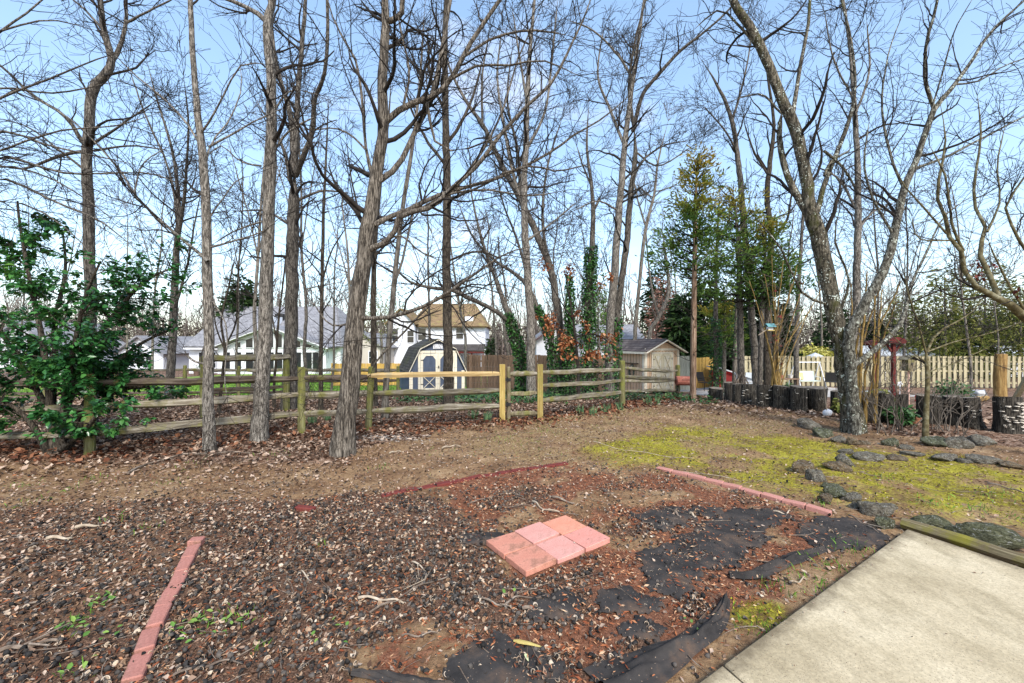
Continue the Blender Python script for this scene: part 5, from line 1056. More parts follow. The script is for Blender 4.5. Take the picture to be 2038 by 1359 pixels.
def evergreen(label, px, Y, top, wid, n, size, mat, name='evergreen_tree', layers=5, cat='tree', group=None, low=.08, tw=.12):
    b = gat(px, Y); hgt = H-(top-CY)*Y/F-b.z; root = thing(name, label, cat, b, group=group); w = wid*Y/F/2
    MB().tube([(0, 0, -.15), (.03, 0, hgt*.5), (0, 0, hgt*.95)], [tw, tw*.6, .03], 7).build('trunk', B_mid, root)
    Ps = []; 
    for k in range(layers):
        f = (k+.5)/layers; z = hgt*(low+(1-low)*f); rr = w*(1-.75*f**1.3)
        m = int(n*(1-.7*f)*1.6/layers); a = rs.rand(m)*6.283; q = rs.rand(m)**.55*(.65+.6*vn(a*1.3, a*0+k*3, .7, int(px) % 50))
        Ps.append(np.c_[np.cos(a)*rr*q, np.sin(a)*rr*q, z+rs.randn(m)*hgt/layers*.38-q*.25*rr*.4])
    P = np.concatenate(Ps); m = len(P); yaw = np.arctan2(P[:, 1], P[:, 0])+rs.randn(m)*.6
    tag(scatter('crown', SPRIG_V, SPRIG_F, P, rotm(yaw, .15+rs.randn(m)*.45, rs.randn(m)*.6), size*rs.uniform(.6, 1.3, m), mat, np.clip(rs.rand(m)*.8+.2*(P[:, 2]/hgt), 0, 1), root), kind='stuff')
    return root
# far wood seen as one mass
n = 1500; fx_ = rs.uniform(-125, 125, n); fy_ = rs.uniform(60, 96, n); S_ = np.c_[fx_, fy_, G(fx_, fy_)]
hh_ = rs.uniform(6, 15, n)*(1+.25*np.sin(fx_*.11)); P1, R1 = grow(S_, np.c_[rs.randn(n, 2)*.12, np.ones(n)], hh_, rs.uniform(.07, .15, n), 6, .1, .03, .035); pr = [tubes(P1, R1, 4)]
q = spawn(P1, R1, 1.25, .2, (20, 55), 1.5, 4.5, .6, .03); P2, R2 = grow(*q, 3, .15, .05, .028); pr.append(tubes(P2, R2, 3))
V, Q_ = merge(pr); tag(link('far_wood', np_mesh('far_wood', V, Q_, M('far_twigs', [(.07, .055, .045), (.13, .105, .088), (.21, .175, .15)], .4, bump=0))), 'far-off bare winter wood along the horizon behind the houses', 'wood', kind='stuff')
n = 26000; fx_ = rs.uniform(-125, 125, n); fy_ = rs.uniform(70, 98, n); fz_ = G(fx_, fy_)+rs.rand(n)**1.2*(3.6+5.5*fbm(fx_, fy_*.2, 9, 4)); s_ = rs.uniform(.5, 1.1, n)
tag(scatter('far_undergrowth', SPRIG_V, SPRIG_F, np.c_[fx_, fy_, fz_], rotm(rs.rand(n)*6.28, rs.randn(n)*.7, rs.randn(n)), s_, leafmat('far_scrub', [(.05, .04, .03), (.09, .075, .05), (.12, .11, .06), (.17, .14, .11)], .9, .1)), 'low brown scrub along the foot of the far wood', 'scrub', kind='stuff')
# evergreen bank behind the right-hand yard
for i, (px, Y, top, wid, n) in enumerate(((1358, 26, 590, 95, 2600), (1400, 30, 560, 110, 2600), (1450, 27, 600, 100, 2600), (1500, 30, 590, 110, 2400), (1545, 28, 610, 80, 2000))):
    evergreen('dark evergreen %s behind the cedar and yellow fence' % ['leftmost of the bank', 'tallest of the bank', 'third from the shed in the bank', 'fourth from the shed in the bank', 'rightmost of the bank'][i], px, Y, top, wid, n, .55, L_everg, group='dark evergreen bank', low=.02)
evergreen('small dark conifer at the corner of the two-storey white house', 977, 44, 676, 26, 700, .5, L_everg, low=.02)
evergreen('tall pine behind the roof of the white gabled house', 480, 48, 566, 90, 1300, .8, L_everg, low=.5)
evergreen('green pine showing between the ivy-covered trunks', 1190, 34, 560, 80, 600, .4, leafmat('pine_needle', [(.05, .11, .03), (.11, .2, .05), (.2, .3, .08)], .7, .2, .2), low=.35)
evergreen('green pine rising behind the tan shed roof', 1305, 36, 545, 55, 900, .55, L_everg, low=.5)
r_ = evergreen('reddish budding tree behind the pale crooked tree', 1318, 30, 560, 75, 800, .35, leafmat('red_bud', [(.16, .09, .07), (.3, .16, .12), (.42, .26, .2)], .8, .2, .2), low=.45, name='budding_tree')
for i, (px, Y, top, wid, n) in enumerate(((1800, 31, 590, 130, 1500), (1880, 29, 540, 150, 2200), (1960, 32, 530, 150, 2200), (2030, 30, 560, 140, 2000))):
    evergreen('pale spring-green tree beyond the picket fence, %s' % ['left of the four', 'second from the left', 'third from the left', 'at the right edge'][i], px, Y, top, wid, n, .34, L_lime, name='spring_tree', group='spring-green trees beyond the picket fence', low=.12)
for i, (px, Y, top, wid, n) in enumerate(((1660, 34, 620, 110, 1600), (1735, 33, 640, 110, 1600), (1900, 34, 625, 170, 2600), (2010, 36, 620, 150, 2400))):
    evergreen('dark shrubby evergreen beyond the picket fence, %s' % ['behind the golden shrub', 'behind the maroon posts', 'behind the small spreading tree', 'near the right edge'][i], px, Y, top, wid, n, .5, L_everg, name='evergreen_shrub', group='dark shrubs beyond the picket fence', low=.0, cat='shrub')
for px, Y, top, wid, lab in ((1625, 27, 682, 78, 'golden variegated shrub glowing above the picket fence'),):
    b = gat(px, Y); sh = thing('golden_shrub', lab, 'shrub', b); MB().tube([(0, 0, -.1), (.05, 0, .8), (.1, .05, 1.5)], [.06, .05, .03], 6).build('stem', B_mid, sh)
    foliage(sh, 'foliage', (b.x, b.y, b.z+1.3), (1.35, 1.1, 1.25), 3000, .2, L_gold, tv=LEAF_V, tf=LEAF_F)
b = gat(757, 26); sh = thing('spring_tree', 'yellow-green budding tree beside the two-storey white house', 'tree', b); MB().tube([(0, 0, -.1), (.1, 0, 2), (0, .05, 4.5)], [.12, .1, .04], 7).build('trunk', B_pale, sh); foliage(sh, 'crown', (b.x, b.y, b.z+4.6), (2.0, 1.8, 2.6), 1300, .16, L_lime, shell=.1)
# ------------------------------------------------------------------ cedars
def cedar(label, Y, trunk, zf, spread, nb, nper, bias, size=.16, seed=0, bark=B_cedar, lowdead=8, one=0):
    global rs
    b = trunk[0]; base = gat(b[0], Y); root = thing('cedar_tree', label, 'tree', base); pts = [at(p[0], p[1], Y) for p in trunk]; pts[0] = base+Vector((0, 0, -.1)); rad = [p[2]*Y/F/2 for p in trunk]
    C = cat_rom([[*p, r] for p, r in zip(pts, rad)], 30); V, Qq = tubes(C[None, :, :3]-np.array(base), C[None, :, 3], 9, .1); link('trunk', np_mesh('trunk', V, Qq, bark, smooth=True), root)
    ztop = C[-1, 2]; z0 = H-(zf-CY)*Y/F
    t = rs.rand(nb); zz = z0+(ztop-z0)*t**1.0; i = np.clip(np.searchsorted(C[:, 2], zz), 0, 29); S = C[i, :3]; a = rs.rand(nb)*6.283
    if one: a = rs.randn(nb)*.8+(0 if one > 0 else math.pi)
    L = spread*(1-.75*t)*rs.uniform(.3, 1.2, nb); D = np.c_[np.cos(a), np.sin(a), .25+.5*t]
    P, Rr = grow(S, D, L, np.full(nb, .018), 7, .12, .03, .005); parts = [tubes(P-np.array(base), Rr, 4)]
    zl = base.z+1.1+(z0-base.z-1.1)*rs.rand(lowdead); i = np.clip(np.searchsorted(C[:, 2], zl), 0, 29); a2 = rs.rand(lowdead)*6.283
    Pd, Rd = grow(C[i, :3], np.c_[np.cos(a2), np.sin(a2), rs.uniform(-.1, .5, lowdead)], rs.uniform(.6, 1.9, lowdead), np.full(lowdead, .014), 7, .14, .02, .0045); parts.append(tubes(Pd-np.array(base), Rd, 4))
    q = spawn(Pd, Rd, 4, .2, (25, 60), .2, .7, .6, .004); Pq, Rq = grow(*q, 4, .15, 0, .004); parts.append(tubes(Pq-np.array(base), Rq, 3))
    q = spawn(P, Rr, 3.5, .2, (25, 55), .2, .7, .6, .004); P2, R2 = grow(*q, 5, .14, .08, .004); parts.append(tubes(P2-np.array(base), R2, 3))
    V, Qq = merge(parts); tag(link('branches', np_mesh('branches', V, Qq, B_twig, smooth=True), root), kind='stuff')
    src = np.concatenate([P[:, 2:].reshape(-1, 3), P2[:, 1:].reshape(-1, 3), P2[:, 1:].reshape(-1, 3)]); k = rs.randint(0, len(src), int(nb*nper*1.0)); m = len(k)
    pos = src[k]+rs.randn(m, 3)*np.array([.09, .09, .075]); dx = pos-C[np.clip(np.searchsorted(C[:, 2], pos[:, 2]), 0, 29), :3]; yaw = np.arctan2(dx[:, 1], dx[:, 0])+rs.randn(m)*.8
    hgt = (pos[:, 2]-z0)/(ztop-z0); patch = vn(pos[:, 0]*1.0, pos[:, 2], .5, 3+seed)
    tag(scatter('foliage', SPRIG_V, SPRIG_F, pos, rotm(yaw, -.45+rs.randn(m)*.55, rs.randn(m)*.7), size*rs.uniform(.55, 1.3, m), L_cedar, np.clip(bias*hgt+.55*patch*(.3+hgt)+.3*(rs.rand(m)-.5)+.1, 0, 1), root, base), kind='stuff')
    return root
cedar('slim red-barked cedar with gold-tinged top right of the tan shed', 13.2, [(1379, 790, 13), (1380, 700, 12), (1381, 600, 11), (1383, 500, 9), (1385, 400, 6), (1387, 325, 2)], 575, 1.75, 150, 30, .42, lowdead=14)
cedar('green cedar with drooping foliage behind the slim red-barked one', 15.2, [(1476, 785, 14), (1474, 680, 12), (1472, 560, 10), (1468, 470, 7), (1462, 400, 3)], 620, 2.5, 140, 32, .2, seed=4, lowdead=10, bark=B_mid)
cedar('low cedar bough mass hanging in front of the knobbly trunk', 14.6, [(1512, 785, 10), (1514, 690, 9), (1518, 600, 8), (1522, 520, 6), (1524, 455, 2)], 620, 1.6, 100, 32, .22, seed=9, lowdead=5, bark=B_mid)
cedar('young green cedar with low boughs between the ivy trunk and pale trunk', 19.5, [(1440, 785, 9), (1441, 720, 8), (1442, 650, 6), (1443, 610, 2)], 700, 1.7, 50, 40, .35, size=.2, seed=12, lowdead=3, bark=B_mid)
# ------------------------------------------------------------------ leafy evergreen shrub at left
shb = gp(112, 900); sh = thing('leafy_shrub', 'large glossy green broadleaf shrub overhanging the left end of the fence', 'shrub', shb); o3 = np.array(shb); sY = shb.y
stems = [[(112, 905), (100, 800), (85, 680), (60, 560), (40, 450), (35, 400)], [(116, 905), (130, 790), (150, 680), (170, 590), (200, 520)], [(110, 905), (85, 800), (40, 720), (-10, 640), (-40, 560)], [(120, 905), (165, 810), (215, 740), (270, 690), (330, 660), (365, 650)], [(118, 905), (170, 830), (230, 780), (290, 770), (320, 790)], [(112, 900), (105, 760), (110, 640), (130, 540), (125, 460)], [(108, 900), (60, 840), (10, 800), (-50, 790)], [(120, 900), (150, 760), (215, 640), (290, 560), (350, 530)], [(140, 905), (165, 860), (200, 820), (240, 800)]]
SP = []; SR = []
for s_ in stems:
    dy = rs.uniform(-.9, .6); pt = [[*at(x, y, sY+dy*j/(len(s_)-1))] for j, (x, y) in enumerate(s_)]; pt[0] = [*shb]; pt[0][0] += rs.uniform(-.12, .12); pt[0][2] -= .1; SP.append(cat_rom(pt, 20)); SR.append(np.linspace(.055, .012, 20))
SP = np.array(SP); SR = np.array(SR); pr = [tubes(SP-o3, SR, 8, .1)]
q = spawn(SP, SR, 9, .22, (30, 75), .35, 1.0, .5, .005, .014); P1, R1 = grow(*q, 7, .14, .03, .004); pr.append(tubes(P1-o3, R1, 5)); q = spawn(P1, R1, 8, .15, (30, 65), .12, .5, .6, .003); P2, R2 = grow(*q, 5, .12, .02, .003); pr.append(tubes(P2-o3, R2, 3))
V, Qq = merge(pr); link('stems', np_mesh('stems', V, Qq, B_dark, smooth=True), sh)
src = np.concatenate([P2[:, 1:].reshape(-1, 3), P2[:, 3:].reshape(-1, 3), P1[:, 3:].reshape(-1, 3)]); d_ = np.concatenate([(P2[:, 1:]-P2[:, :-1]).reshape(-1, 3), (P2[:, 3:]-P2[:, 2:-1]).reshape(-1, 3), (P1[:, 3:]-P1[:, 2:-1]).reshape(-1, 3)])
wgt = .35+1.0*sstep((-5.0-src[:, 0])/1.2)+.5*(src[:, 2] < 1.5)
wgt *= (src[:, 2] > .35); kk = rs.choice(len(src), 17000, p=wgt/wgt.sum()); pos = src[kk]+rs.randn(17000, 3)*.025; dd = d_[kk]; yaw = np.arctan2(dd[:, 1], dd[:, 0])+rs.randn(17000)*.9; pit = .25+rs.randn(17000)*.4; rol = rs.randn(17000)*.45; sz = rs.uniform(.06, .105, 17000)
Rm = rotm(yaw, pit, rol); near = np.argsort(pos[:, 1]/sz)[:300]; rest = np.setdiff1d(np.arange(17000), near)
tag(scatter('leaves', LEAF_V, LEAF_F, pos[rest], Rm[rest], sz[rest], L_shrub, np.clip(.45*rs.rand(len(rest))+.5*vn(pos[rest, 0], pos[rest, 2], .35, 2)+.12*rs.randn(len(rest)), 0, 1), sh, o3), kind='stuff')
lm = np_mesh('leaf', np.array(LEAF_V), np.array(LEAF_F), L_shrub1)
for k in near:
    o = link('leaf', lm, sh, Vector(pos[k])-shb); o.rotation_euler = Matrix(Rm[k].tolist()).to_euler(); o.scale = (sz[k],)*3
# ------------------------------------------------------------------ ground ivy and clumps beyond the fence
n = 9000; ix = rs.uniform(-3.6, 6.0, n); iy = rs.uniform(11.5, 18.6, n); kp = (fbm(ix, iy, 1.6, 31) > .42) & (np.abs(ix+.3) > .0); ix, iy = ix[kp], iy[kp]; n = len(ix)
tag(scatter('ground_ivy', LEAF_V, LEAF_F, np.c_[ix, iy, G(ix, iy)+rs.rand(n)**2*.22], rotm(rs.rand(n)*6.28, rs.randn(n)*.4, rs.randn(n)*.4), rs.uniform(.08, .16, n), L_gc), 'green ivy ground cover between the rail fence and the board fence', 'ivy', kind='stuff')
def clump(px, py, h, n, mat, label, name='daffodil_clump', cat='plant', w=.018, spread=.09, group=None, out=.5):
    b = gp(px, py); root = thing(name, label, cat, b, group=group); a = rs.rand(n)*6.28; r = rs.rand(n)**.5*spread; pos = np.c_[np.cos(a)*r, np.sin(a)*r, np.zeros(n)-.01]
    scatter('leaves', BLADE_V, BLADE_F, pos, rotm(rs.rand(n)*6.28, rs.randn(n)*.12, rs.randn(n)*.12), np.c_[np.full(n, w), h*rs.uniform(.2, .9, n)*out, h*rs.uniform(.6, 1.15, n)], mat, parent=root); return root
L_daff = leafmat('daffodil_leaf', [(.06, .13, .06), (.1, .2, .09), (.18, .28, .12)], .6, .3, .2)
for px, py, lab in ((1155, 824, 'daffodil clump nearest the gate post'), (1180, 826, 'second daffodil clump right of the gate'), (1204, 820, 'daffodil clump left of the thick mossy post'), (1233, 816, 'daffodil clump at the foot of the thick mossy post'), (1290, 806, 'daffodil clump before the tan shed doors'), (1308, 805, 'daffodil clump below the shed doors, rightmost of its row'), (942, 834, 'taller daffodil clump left of the yellow gate post'), (970, 838, 'low fresh daffodil clump beside the yellow gate post'), (652, 836, 'grey-green clump behind the furrowed trunk'), (620, 842, 'grey-green clump between the rail post and furrowed trunk')):
    clump(px, py, .24, 34, L_daff, lab, group='daffodil clumps along the fence')
# ------------------------------------------------------------------ crape myrtle stems and peeling golden stems
def stems(label, name, px, py, tops, mat, r0, twig=None, dz=.5, sub=3.0, cat='shrub', ll=(.4, 1.2), n=26):
    b = gp(px, py); root = thing(name, label, cat, b); o3 = np.array(b); P = []; Rr = []
    for x, y in tops:
        Yt = b.y+rs.uniform(-dz, dz); e = at(x, y, Yt); a0 = Vector((b.x+rs.uniform(-.15, .15), b.y+rs.uniform(-.15, .15), b.z-.1)); mid = a0.lerp(e, .45)+Vector((rs.uniform(-.12, .12)-.15*(e.x-a0.x), rs.uniform(-.1, .1), .12)); C = cat_rom([[*a0], [*mid], [*e]], n); C[2:] += np.cumsum(rs.randn(n-2, 3)*.008, 0); P.append(C); Rr.append(np.linspace(r0*rs.uniform(.7, 1.2), r0*.3, n))
    P = np.array(P); Rr = np.array(Rr); V, Qq = tubes(P-o3, Rr, 7, .08); link('stems', np_mesh('stems', V, Qq, mat, smooth=True), root)
    pr = []; q = spawn(P, Rr, sub, .3, (20, 50), ll[0], ll[1], .5, .005, .012); P1, R1 = grow(*q, 6, .13, .06, .004); pr.append(tubes(P1-o3, R1, 4)); q = spawn(P1, R1, 4, .2, (25, 55), .1, .5, .6, .004); P2, R2 = grow(*q, 4, .12, .04, .004); pr.append(tubes(P2-o3, R2, 3))
    V, Qq = merge(pr); tag(link('twigs', np_mesh('twigs', V, Qq, twig or B_twig_pale, smooth=True), root), kind='stuff'); root_tips[root.name] = ([P1, P2], P, Rr); return root
cm = stems('many-stemmed golden crape myrtle fanning out behind the stump row', 'crape_myrtle', 1543, 800, [(1490, 560), (1520, 540), (1535, 510), (1545, 560), (1560, 520), (1575, 560), (1590, 530), (1605, 560), (1625, 590), (1640, 560), (1600, 610), (1510, 620), (1560, 600)], B_gold, .028, sub=3.4)
leaves_on(cm, L_red, 24, .12, 0, None, 'dead_leaves')
stems('peeling golden stems clumped against the pale lichen-barked stem', 'golden_stem_clump', 1725, 845, [(1700, 560), (1725, 540), (1745, 560), (1760, 575), (1780, 600), (1715, 600), (1770, 540), (1800, 560)], B_gold, .034, sub=3.2, dz=.25)
stems('scraggly thin-stemmed bush in front of the right-hand stumps', 'scraggly_bush', 1795, 858, [(1740, 760), (1760, 730), (1790, 720), (1815, 735), (1830, 760), (1860, 770), (1720, 790), (1775, 770)], B_twig_pale, .011, sub=5, dz=.4, ll=(.2, .7))
stems('low tangle of bare twigs at the foot of the golden stems', 'scraggly_bush', 1752, 862, [(1700, 780), (1725, 770), (1750, 750), (1775, 780), (1735, 740), (1790, 790)], B_twig_pale, .01, sub=6, dz=.4, ll=(.2, .6))
stems('bare twig tangle between the dark log stump and the leaning stump', 'scraggly_bush', 1915, 868, [(1880, 800), (1900, 760), (1930, 770), (1950, 800), (1965, 770)], B_twig_pale, .009, sub=6, dz=.4, ll=(.2, .6))
stems('dense twiggy bush beside the small spreading tree', 'scraggly_bush', 1872, 858, [(1830, 790), (1850, 740), (1880, 740), (1905, 770), (1925, 790), (1895, 720), (1860, 780), (1940, 750)], B_twig_pale, .011, sub=5, dz=.4, ll=(.2, .7))
for px, py, rr, n, lab, mt in ((1745, 815, .42, 700, 'low green garden plants left of the scraggly bush', L_lime), (1790, 835, .3, 300, 'dark green low plants under the scraggly bush', L_gc), (1680, 812, .25, 260, 'green leafy plants left of the wounded tree foot', L_lime), (1895, 790, .5, 420, 'green shrub leaning over the stumps near the bird house', L_gc)):
    b = gp(px, py+12); r_ = thing('garden_plant', lab, 'plant', b); foliage(r_, 'foliage', (b.x, b.y, b.z+rr*.75), (rr, rr*.8, rr*.8), n, .1, mt, shell=.1, tv=LEAF_V, tf=LEAF_F)
# ------------------------------------------------------------------ stump row
def stump(px0, px1, top, base, label, taper=1.0, lean=0, seed=0, flare=1.12, deep=1.0, group='upright log stumps in a row', fungi=0):
    b = gp((px0+px1)/2, base); Y = b.y; h = (base-top)*Y/F; r = (px1-px0)*Y/F/2*.98*math.cos(math.atan(((px0+px1)/2-CX)/F)); root = thing('log_stump', label, 'stump', Vector((b.x, b.y+r*.6, b.z)), group=group); r2 = np.random.RandomState(seed+5); m = MB(); n = 22
    ph = 1+.09*np.sin(np.arange(n)/n*6.283*3+seed)+.05*r2.randn(n); V = []; prof = [(-.1, flare*1.05), (.02, flare), (.12*h/.5, 1.02), (.45*h, .98*taper**.5), (h*.98, taper), (h, taper*.97)]
    for z, k in prof:
        for i in range(n): a = i/n*6.283; V.append((math.cos(a)*r*k*ph[i]+lean*z, math.sin(a)*r*k*ph[i]*deep, z+(.02*math.sin(a+seed) if z > .3*h else 0)))
    Fc = [(j*n+i, j*n+(i+1) % n, (j+1)*n+(i+1) % n, (j+1)*n+i) for j in range(len(prof)-1) for i in range(n)]; m.add(V, Fc, 0); m.build('bark', W_stump, root, smooth=True)
    k0 = (len(prof)-1)*n; m = MB(); m.add([(v[0], v[1], v[2]+.001) for v in V[k0:]], [tuple(range(n))]); m.build('cut_top', W_cut, root)
    for f in range(fungi):
        a = r2.uniform(-2.9, -.6); z = r2.uniform(.06, .92)*h; w = r2.uniform(.02, .045); c = Vector((math.cos(a)*r*.99+lean*z, math.sin(a)*r*.99*deep, z)); m = MB()
        pts = [(c.x+w*math.cos(t*.628)*math.cos(a+1.57)+w*.9*math.sin(t*.628)*math.cos(a), c.y+w*math.cos(t*.628)*math.sin(a+1.57)+w*.9*math.sin(t*.628)*math.sin(a)) for t in range(6)]; m.prism(pts, 'z', z-.006, z+.006); m.build('bracket_fungus', W_fungi, root)
    return root
for i, (a, b_, t, bs, lab, kw) in enumerate((
    (1415, 1446, 773, 796, 'lowest cut stump with a pale sawn top at the left end of the row', {}), (1444, 1461, 761, 798, 'narrow dark post-like log next to the low cut stump', {}), (1460, 1479, 764, 801, 'narrow grey log third from the left end of the row', {}),
    (1478, 1510, 765, 806, 'log stump with pale fungus flecks below the stick teepee', {'fungi': 8}), (1510, 1544, 767, 811, 'wide log stump fifth from the left, flecked white', {'fungi': 10}), (1544, 1579, 769, 814, 'wide dark log stump under the crape myrtle', {}), (1578, 1614, 770, 819, 'wide smooth dark log stump before the tapered one', {'fungi': 3}),
    (1612, 1652, 772, 820, 'log stump tapering to a narrow foot left of the wounded tree', {'taper': 1.25, 'flare': .8}), (1657, 1678, 778, 820, 'half hidden stump just left of the wounded tree', {}), (1787, 1815, 785, 842, 'dark stump behind the scraggly bush', {}), (1718, 1748, 783, 840, 'stump behind the peeling golden stems', {}), (1752, 1784, 784, 842, 'stump between the golden stems and the scraggly bush', {}), (1852, 1882, 788, 845, 'dark stump behind the twiggy bush', {}), (1827, 1848, 786, 838, 'narrow stump behind the small spreading tree trunk', {}),
    (1884, 1923, 789, 847, 'dark log stump right of the twiggy bush', {'fungi': 2}), (1924, 1968, 792, 853, 'leaning stump with a flared foot, second from the right edge', {'lean': -.12, 'flare': 1.35, 'fungi': 5}), (1988, 2052, 791, 862, 'largest stump at the right edge crowded with bracket fungi', {'fungi': 42, 'lean': -.03}))):
    stump(a, b_, t, bs, lab, seed=i, **kw)
lp = gp(1990, 796); root = thing('log_post', 'tall golden barkless log standing before the picket fence', 'log', lp); hL = (796-704)*lp.y/F; rL = 8.8*lp.y/F
MB().tube([(0, 0, -.1), (.01, 0, .1), (-.01, .0, hL*.5), (.02, 0, hL*.98), (.02, 0, hL)], [rL*1.15, rL*1.02, rL*.98, rL*.95, rL*.9], 14, jit=.1).build('log', W_log, root, smooth=True); MB().tube([(.02, 0, hL-.001), (.02, 0, hL+.012)], [rL*.86, rL*.84], 14, jit=.06).build('sawn_top', W_cut, root)
# ------------------------------------------------------------------ rocks
import bmesh
def rock(cx, base, w, h, label, seed, mi, rz=0, deep=.8):
    b = gp(cx, base-h*.25); Y = b.y; s = Y/F; r2 = np.random.RandomState(seed*3+1); bm = bmesh.new(); bmesh.ops.create_icosphere(bm, subdivisions=3, radius=1); of = r2.rand(3)*40
    pl = [(Vector(r2.randn(3)).normalized(), r2.uniform(.5, .8)) for _ in range(16)]
    for v in bm.verts:
        p = v.co.copy()
        for nn, dd in pl:
            k = p.dot(nn)
            if k > dd: p -= nn*(k-dd)*.97
        k = 1+.4*(float(fbm(p.x*1.1+of[0]+p.z, p.y*1.1+of[1], .9, seed))-.5)+.26*(float(vn(p.x+of[2]+p.z*.7, p.y+p.z, .22, seed+3))-.5); v.co = p*k
    me = bpy.data.meshes.new('rock'); bm.to_mesh(me); bm.free(); me.materials.append(ROCKS[mi]); me.polygons.foreach_set('use_smooth', [True]*len(me.polygons))
    hh = h*s*1.0; o = link('rock', me, None, (b.x, b.y, b.z+hh*.22), rz); o.scale = (w*s*.58, w*s*.58*deep, hh*.72); return tag(o, label, 'rock', 'border rocks')
RK = [(1607, 857, 50, 27, 'large grey-green rock at the left end of the upper rock row', 0), (1638, 872, 46, 21, 'rounded rock right of the large left-end rock, below the white jug', 2), (1666, 881, 32, 13, 'flat brown-grey rock at the foot of the wounded tree', 0), (1694, 888, 26, 17, 'small orange-brown rock below the wounded tree', 1), (1719, 885, 27, 9, 'thin flat brown stone right of the orange-brown rock', 1),
      (1772, 892, 25, 21, 'upright angular rock in the middle of the upper row', 2), (1804, 895, 28, 10, 'flat stone right of the upright angular rock', 0), (1866, 890, 54, 20, 'broad flat-topped rock below the small spreading tree', 2), (1911, 897, 38, 28, 'tall blocky rock right of the broad flat-topped one', 0), (1950, 889, 60, 24, 'long rock at the right end of the upper row', 0),
      (1683, 903, 29, 9, 'flat slab lying on the moss left of the long grey rock', 0), (1735, 918, 58, 17, 'long lens-shaped grey rock in the middle of the moss', 0), (1783, 914, 46, 8, 'low flat stone right of the lens-shaped rock', 1), (1679, 931, 44, 24, 'tilted grey slab behind the brown rock on the moss', 0), (1664, 938, 50, 21, 'brown rock with a dark top beside the tilted slab', 1),
      (1594, 946, 40, 28, 'rounded brown-grey rock at the left tip of the lower row', 1), (1623, 963, 43, 32, 'white lichen-crusted boulder at the bend of the lower row', 0), (1807, 905, 40, 8, 'thin flat stone on the moss path', 0), (1878, 917, 54, 14, 'low grey rock on the moss under the blocky rock', 0), (1918, 922, 30, 11, 'small grey rock right of the low grey rock', 0), (1949, 924, 58, 18, 'long dark rock on the moss at right', 0), (2014, 931, 54, 10, 'flat rock at the right edge of the moss', 1),
      (1649, 971, 34, 11, 'flat mossy stone below the white boulder', 2), (1664, 992, 56, 20, 'green-grey flat-topped rock below the bend', 2), (1690, 1001, 36, 23, 'pale rock right of the green-grey flat-topped one', 0), (1641, 1004, 26, 23, 'small pointed brown rock near the pink bricks', 1), (1703, 1016, 26, 16, 'small grey stone left of the white-patched rock', 0), (1743, 1032, 60, 36, 'dark rock with white patches above the slab corner', 0), (1761, 1055, 44, 29, 'greenish wedge rock nearest the slab corner', 2)]
for i, (cx, bs, w, h, lab, mi) in enumerate(RK): rock(cx, bs, w, h, lab, i, mi, rs.uniform(-.4, .4))
for cx, bs, w, h, lab, mi, rz, sd in ((1853, 1064, 100, 42, 'big domed rock behind the landscape timber', 2, -.25, 51), (1968, 1094, 120, 42, 'long rounded lichen-flecked rock behind the timber at right', 2, -.55, 52)): rock(cx, bs, w, h, lab, sd, mi, rz, .4)
# ------------------------------------------------------------------ garden things
jg = gp(1651, 830); root = thing('white_jug', 'white plastic jug lying at the foot of the tapered stump with a stick in it', 'jug', jg); m = MB(); m.lathe([(.02, 0), (.065, .01), (.078, .05), (.078, .12), (.055, .16), (.024, .185), (.024, .21)], 14); o = m.build('body', P_white, root, smooth=True); o.rotation_euler = (0, R_(80), R_(20)); o.location = (-.1, 0, .078)
MB().tube([(-.06, 0, .1), (-.08, .02, .45), (-.1, .03, .8)], [.012, .01, .008], 6).build('stick', M_stickp, root)
def swing():
    b = gat(1606, 22.3); s = thing('swing_bench', 'pale green garden swing bench with a yellow cushion before the picket fence', 'swing bench', b); w, h = .68, 1.42
    for sx in (-1, 1):
        for sy in (-1, 1): MB().tube([(sx*w, sy*.55, -.02), (sx*w, 0, h)], .022, 7).build('leg', P_white, s)
        MB().tube([(sx*w*.8, 0, h-.02), (sx*w*.8, .05, .55)], .008, 5).build('hanger', P_iron, s)
    MB().tube([(-w-.05, 0, h), (w+.05, 0, h)], .025, 7).build('top_bar', P_white, s)
    MB().box((0, -.05, .42), (w*1.55, .45, .05)).build('seat', M('sage_cloth', [(.42, .5, .44), (.52, .58, .52)], 6), s); MB().box((0, .2, .68), (w*1.55, .05, .5), rx=-.2).build('backrest', M('sage_cloth2', [(.45, .53, .47), (.55, .61, .55)], 6), s)
    MB().box((-.35, .1, .66), (.42, .1, .38), rx=-.2).build('cushion', M('yellow_cloth', [(.62, .5, .2), (.72, .6, .28)], 6), s, bevel=.02)
    for sx in (-1, 1): MB().tube([(sx*w*.8, -.25, .45), (sx*w*.8, -.25, .62), (sx*w*.8, .2, .64)], .016, 6).build('arm', P_white, s)
swing()
def chair(px, Y, label, mat, cmat, rz, group='garden chairs'):
    b = gat(px, Y); c = thing('garden_chair', label, 'chair', b, rz, group)
    for sx in (-1, 1):
        MB().tube([(sx*.26, -.25, -.01), (sx*.26, -.22, .42), (sx*.26, .2, .42)], .014, 6).build('front_leg', mat, c); MB().tube([(sx*.26, .28, -.01), (sx*.25, .18, .42), (sx*.24, .34, .95)], .014, 6).build('back_leg', mat, c); MB().tube([(sx*.28, -.24, .42), (sx*.29, -.22, .63), (sx*.27, .24, .64)], .014, 6).build('armrest', mat, c)
    MB().box((0, 0, .42), (.5, .46, .02)).build('seat', cmat, c); MB().box((0, .27, .7), (.48, .02, .5), rx=-.28).build('backrest', cmat, c); return c
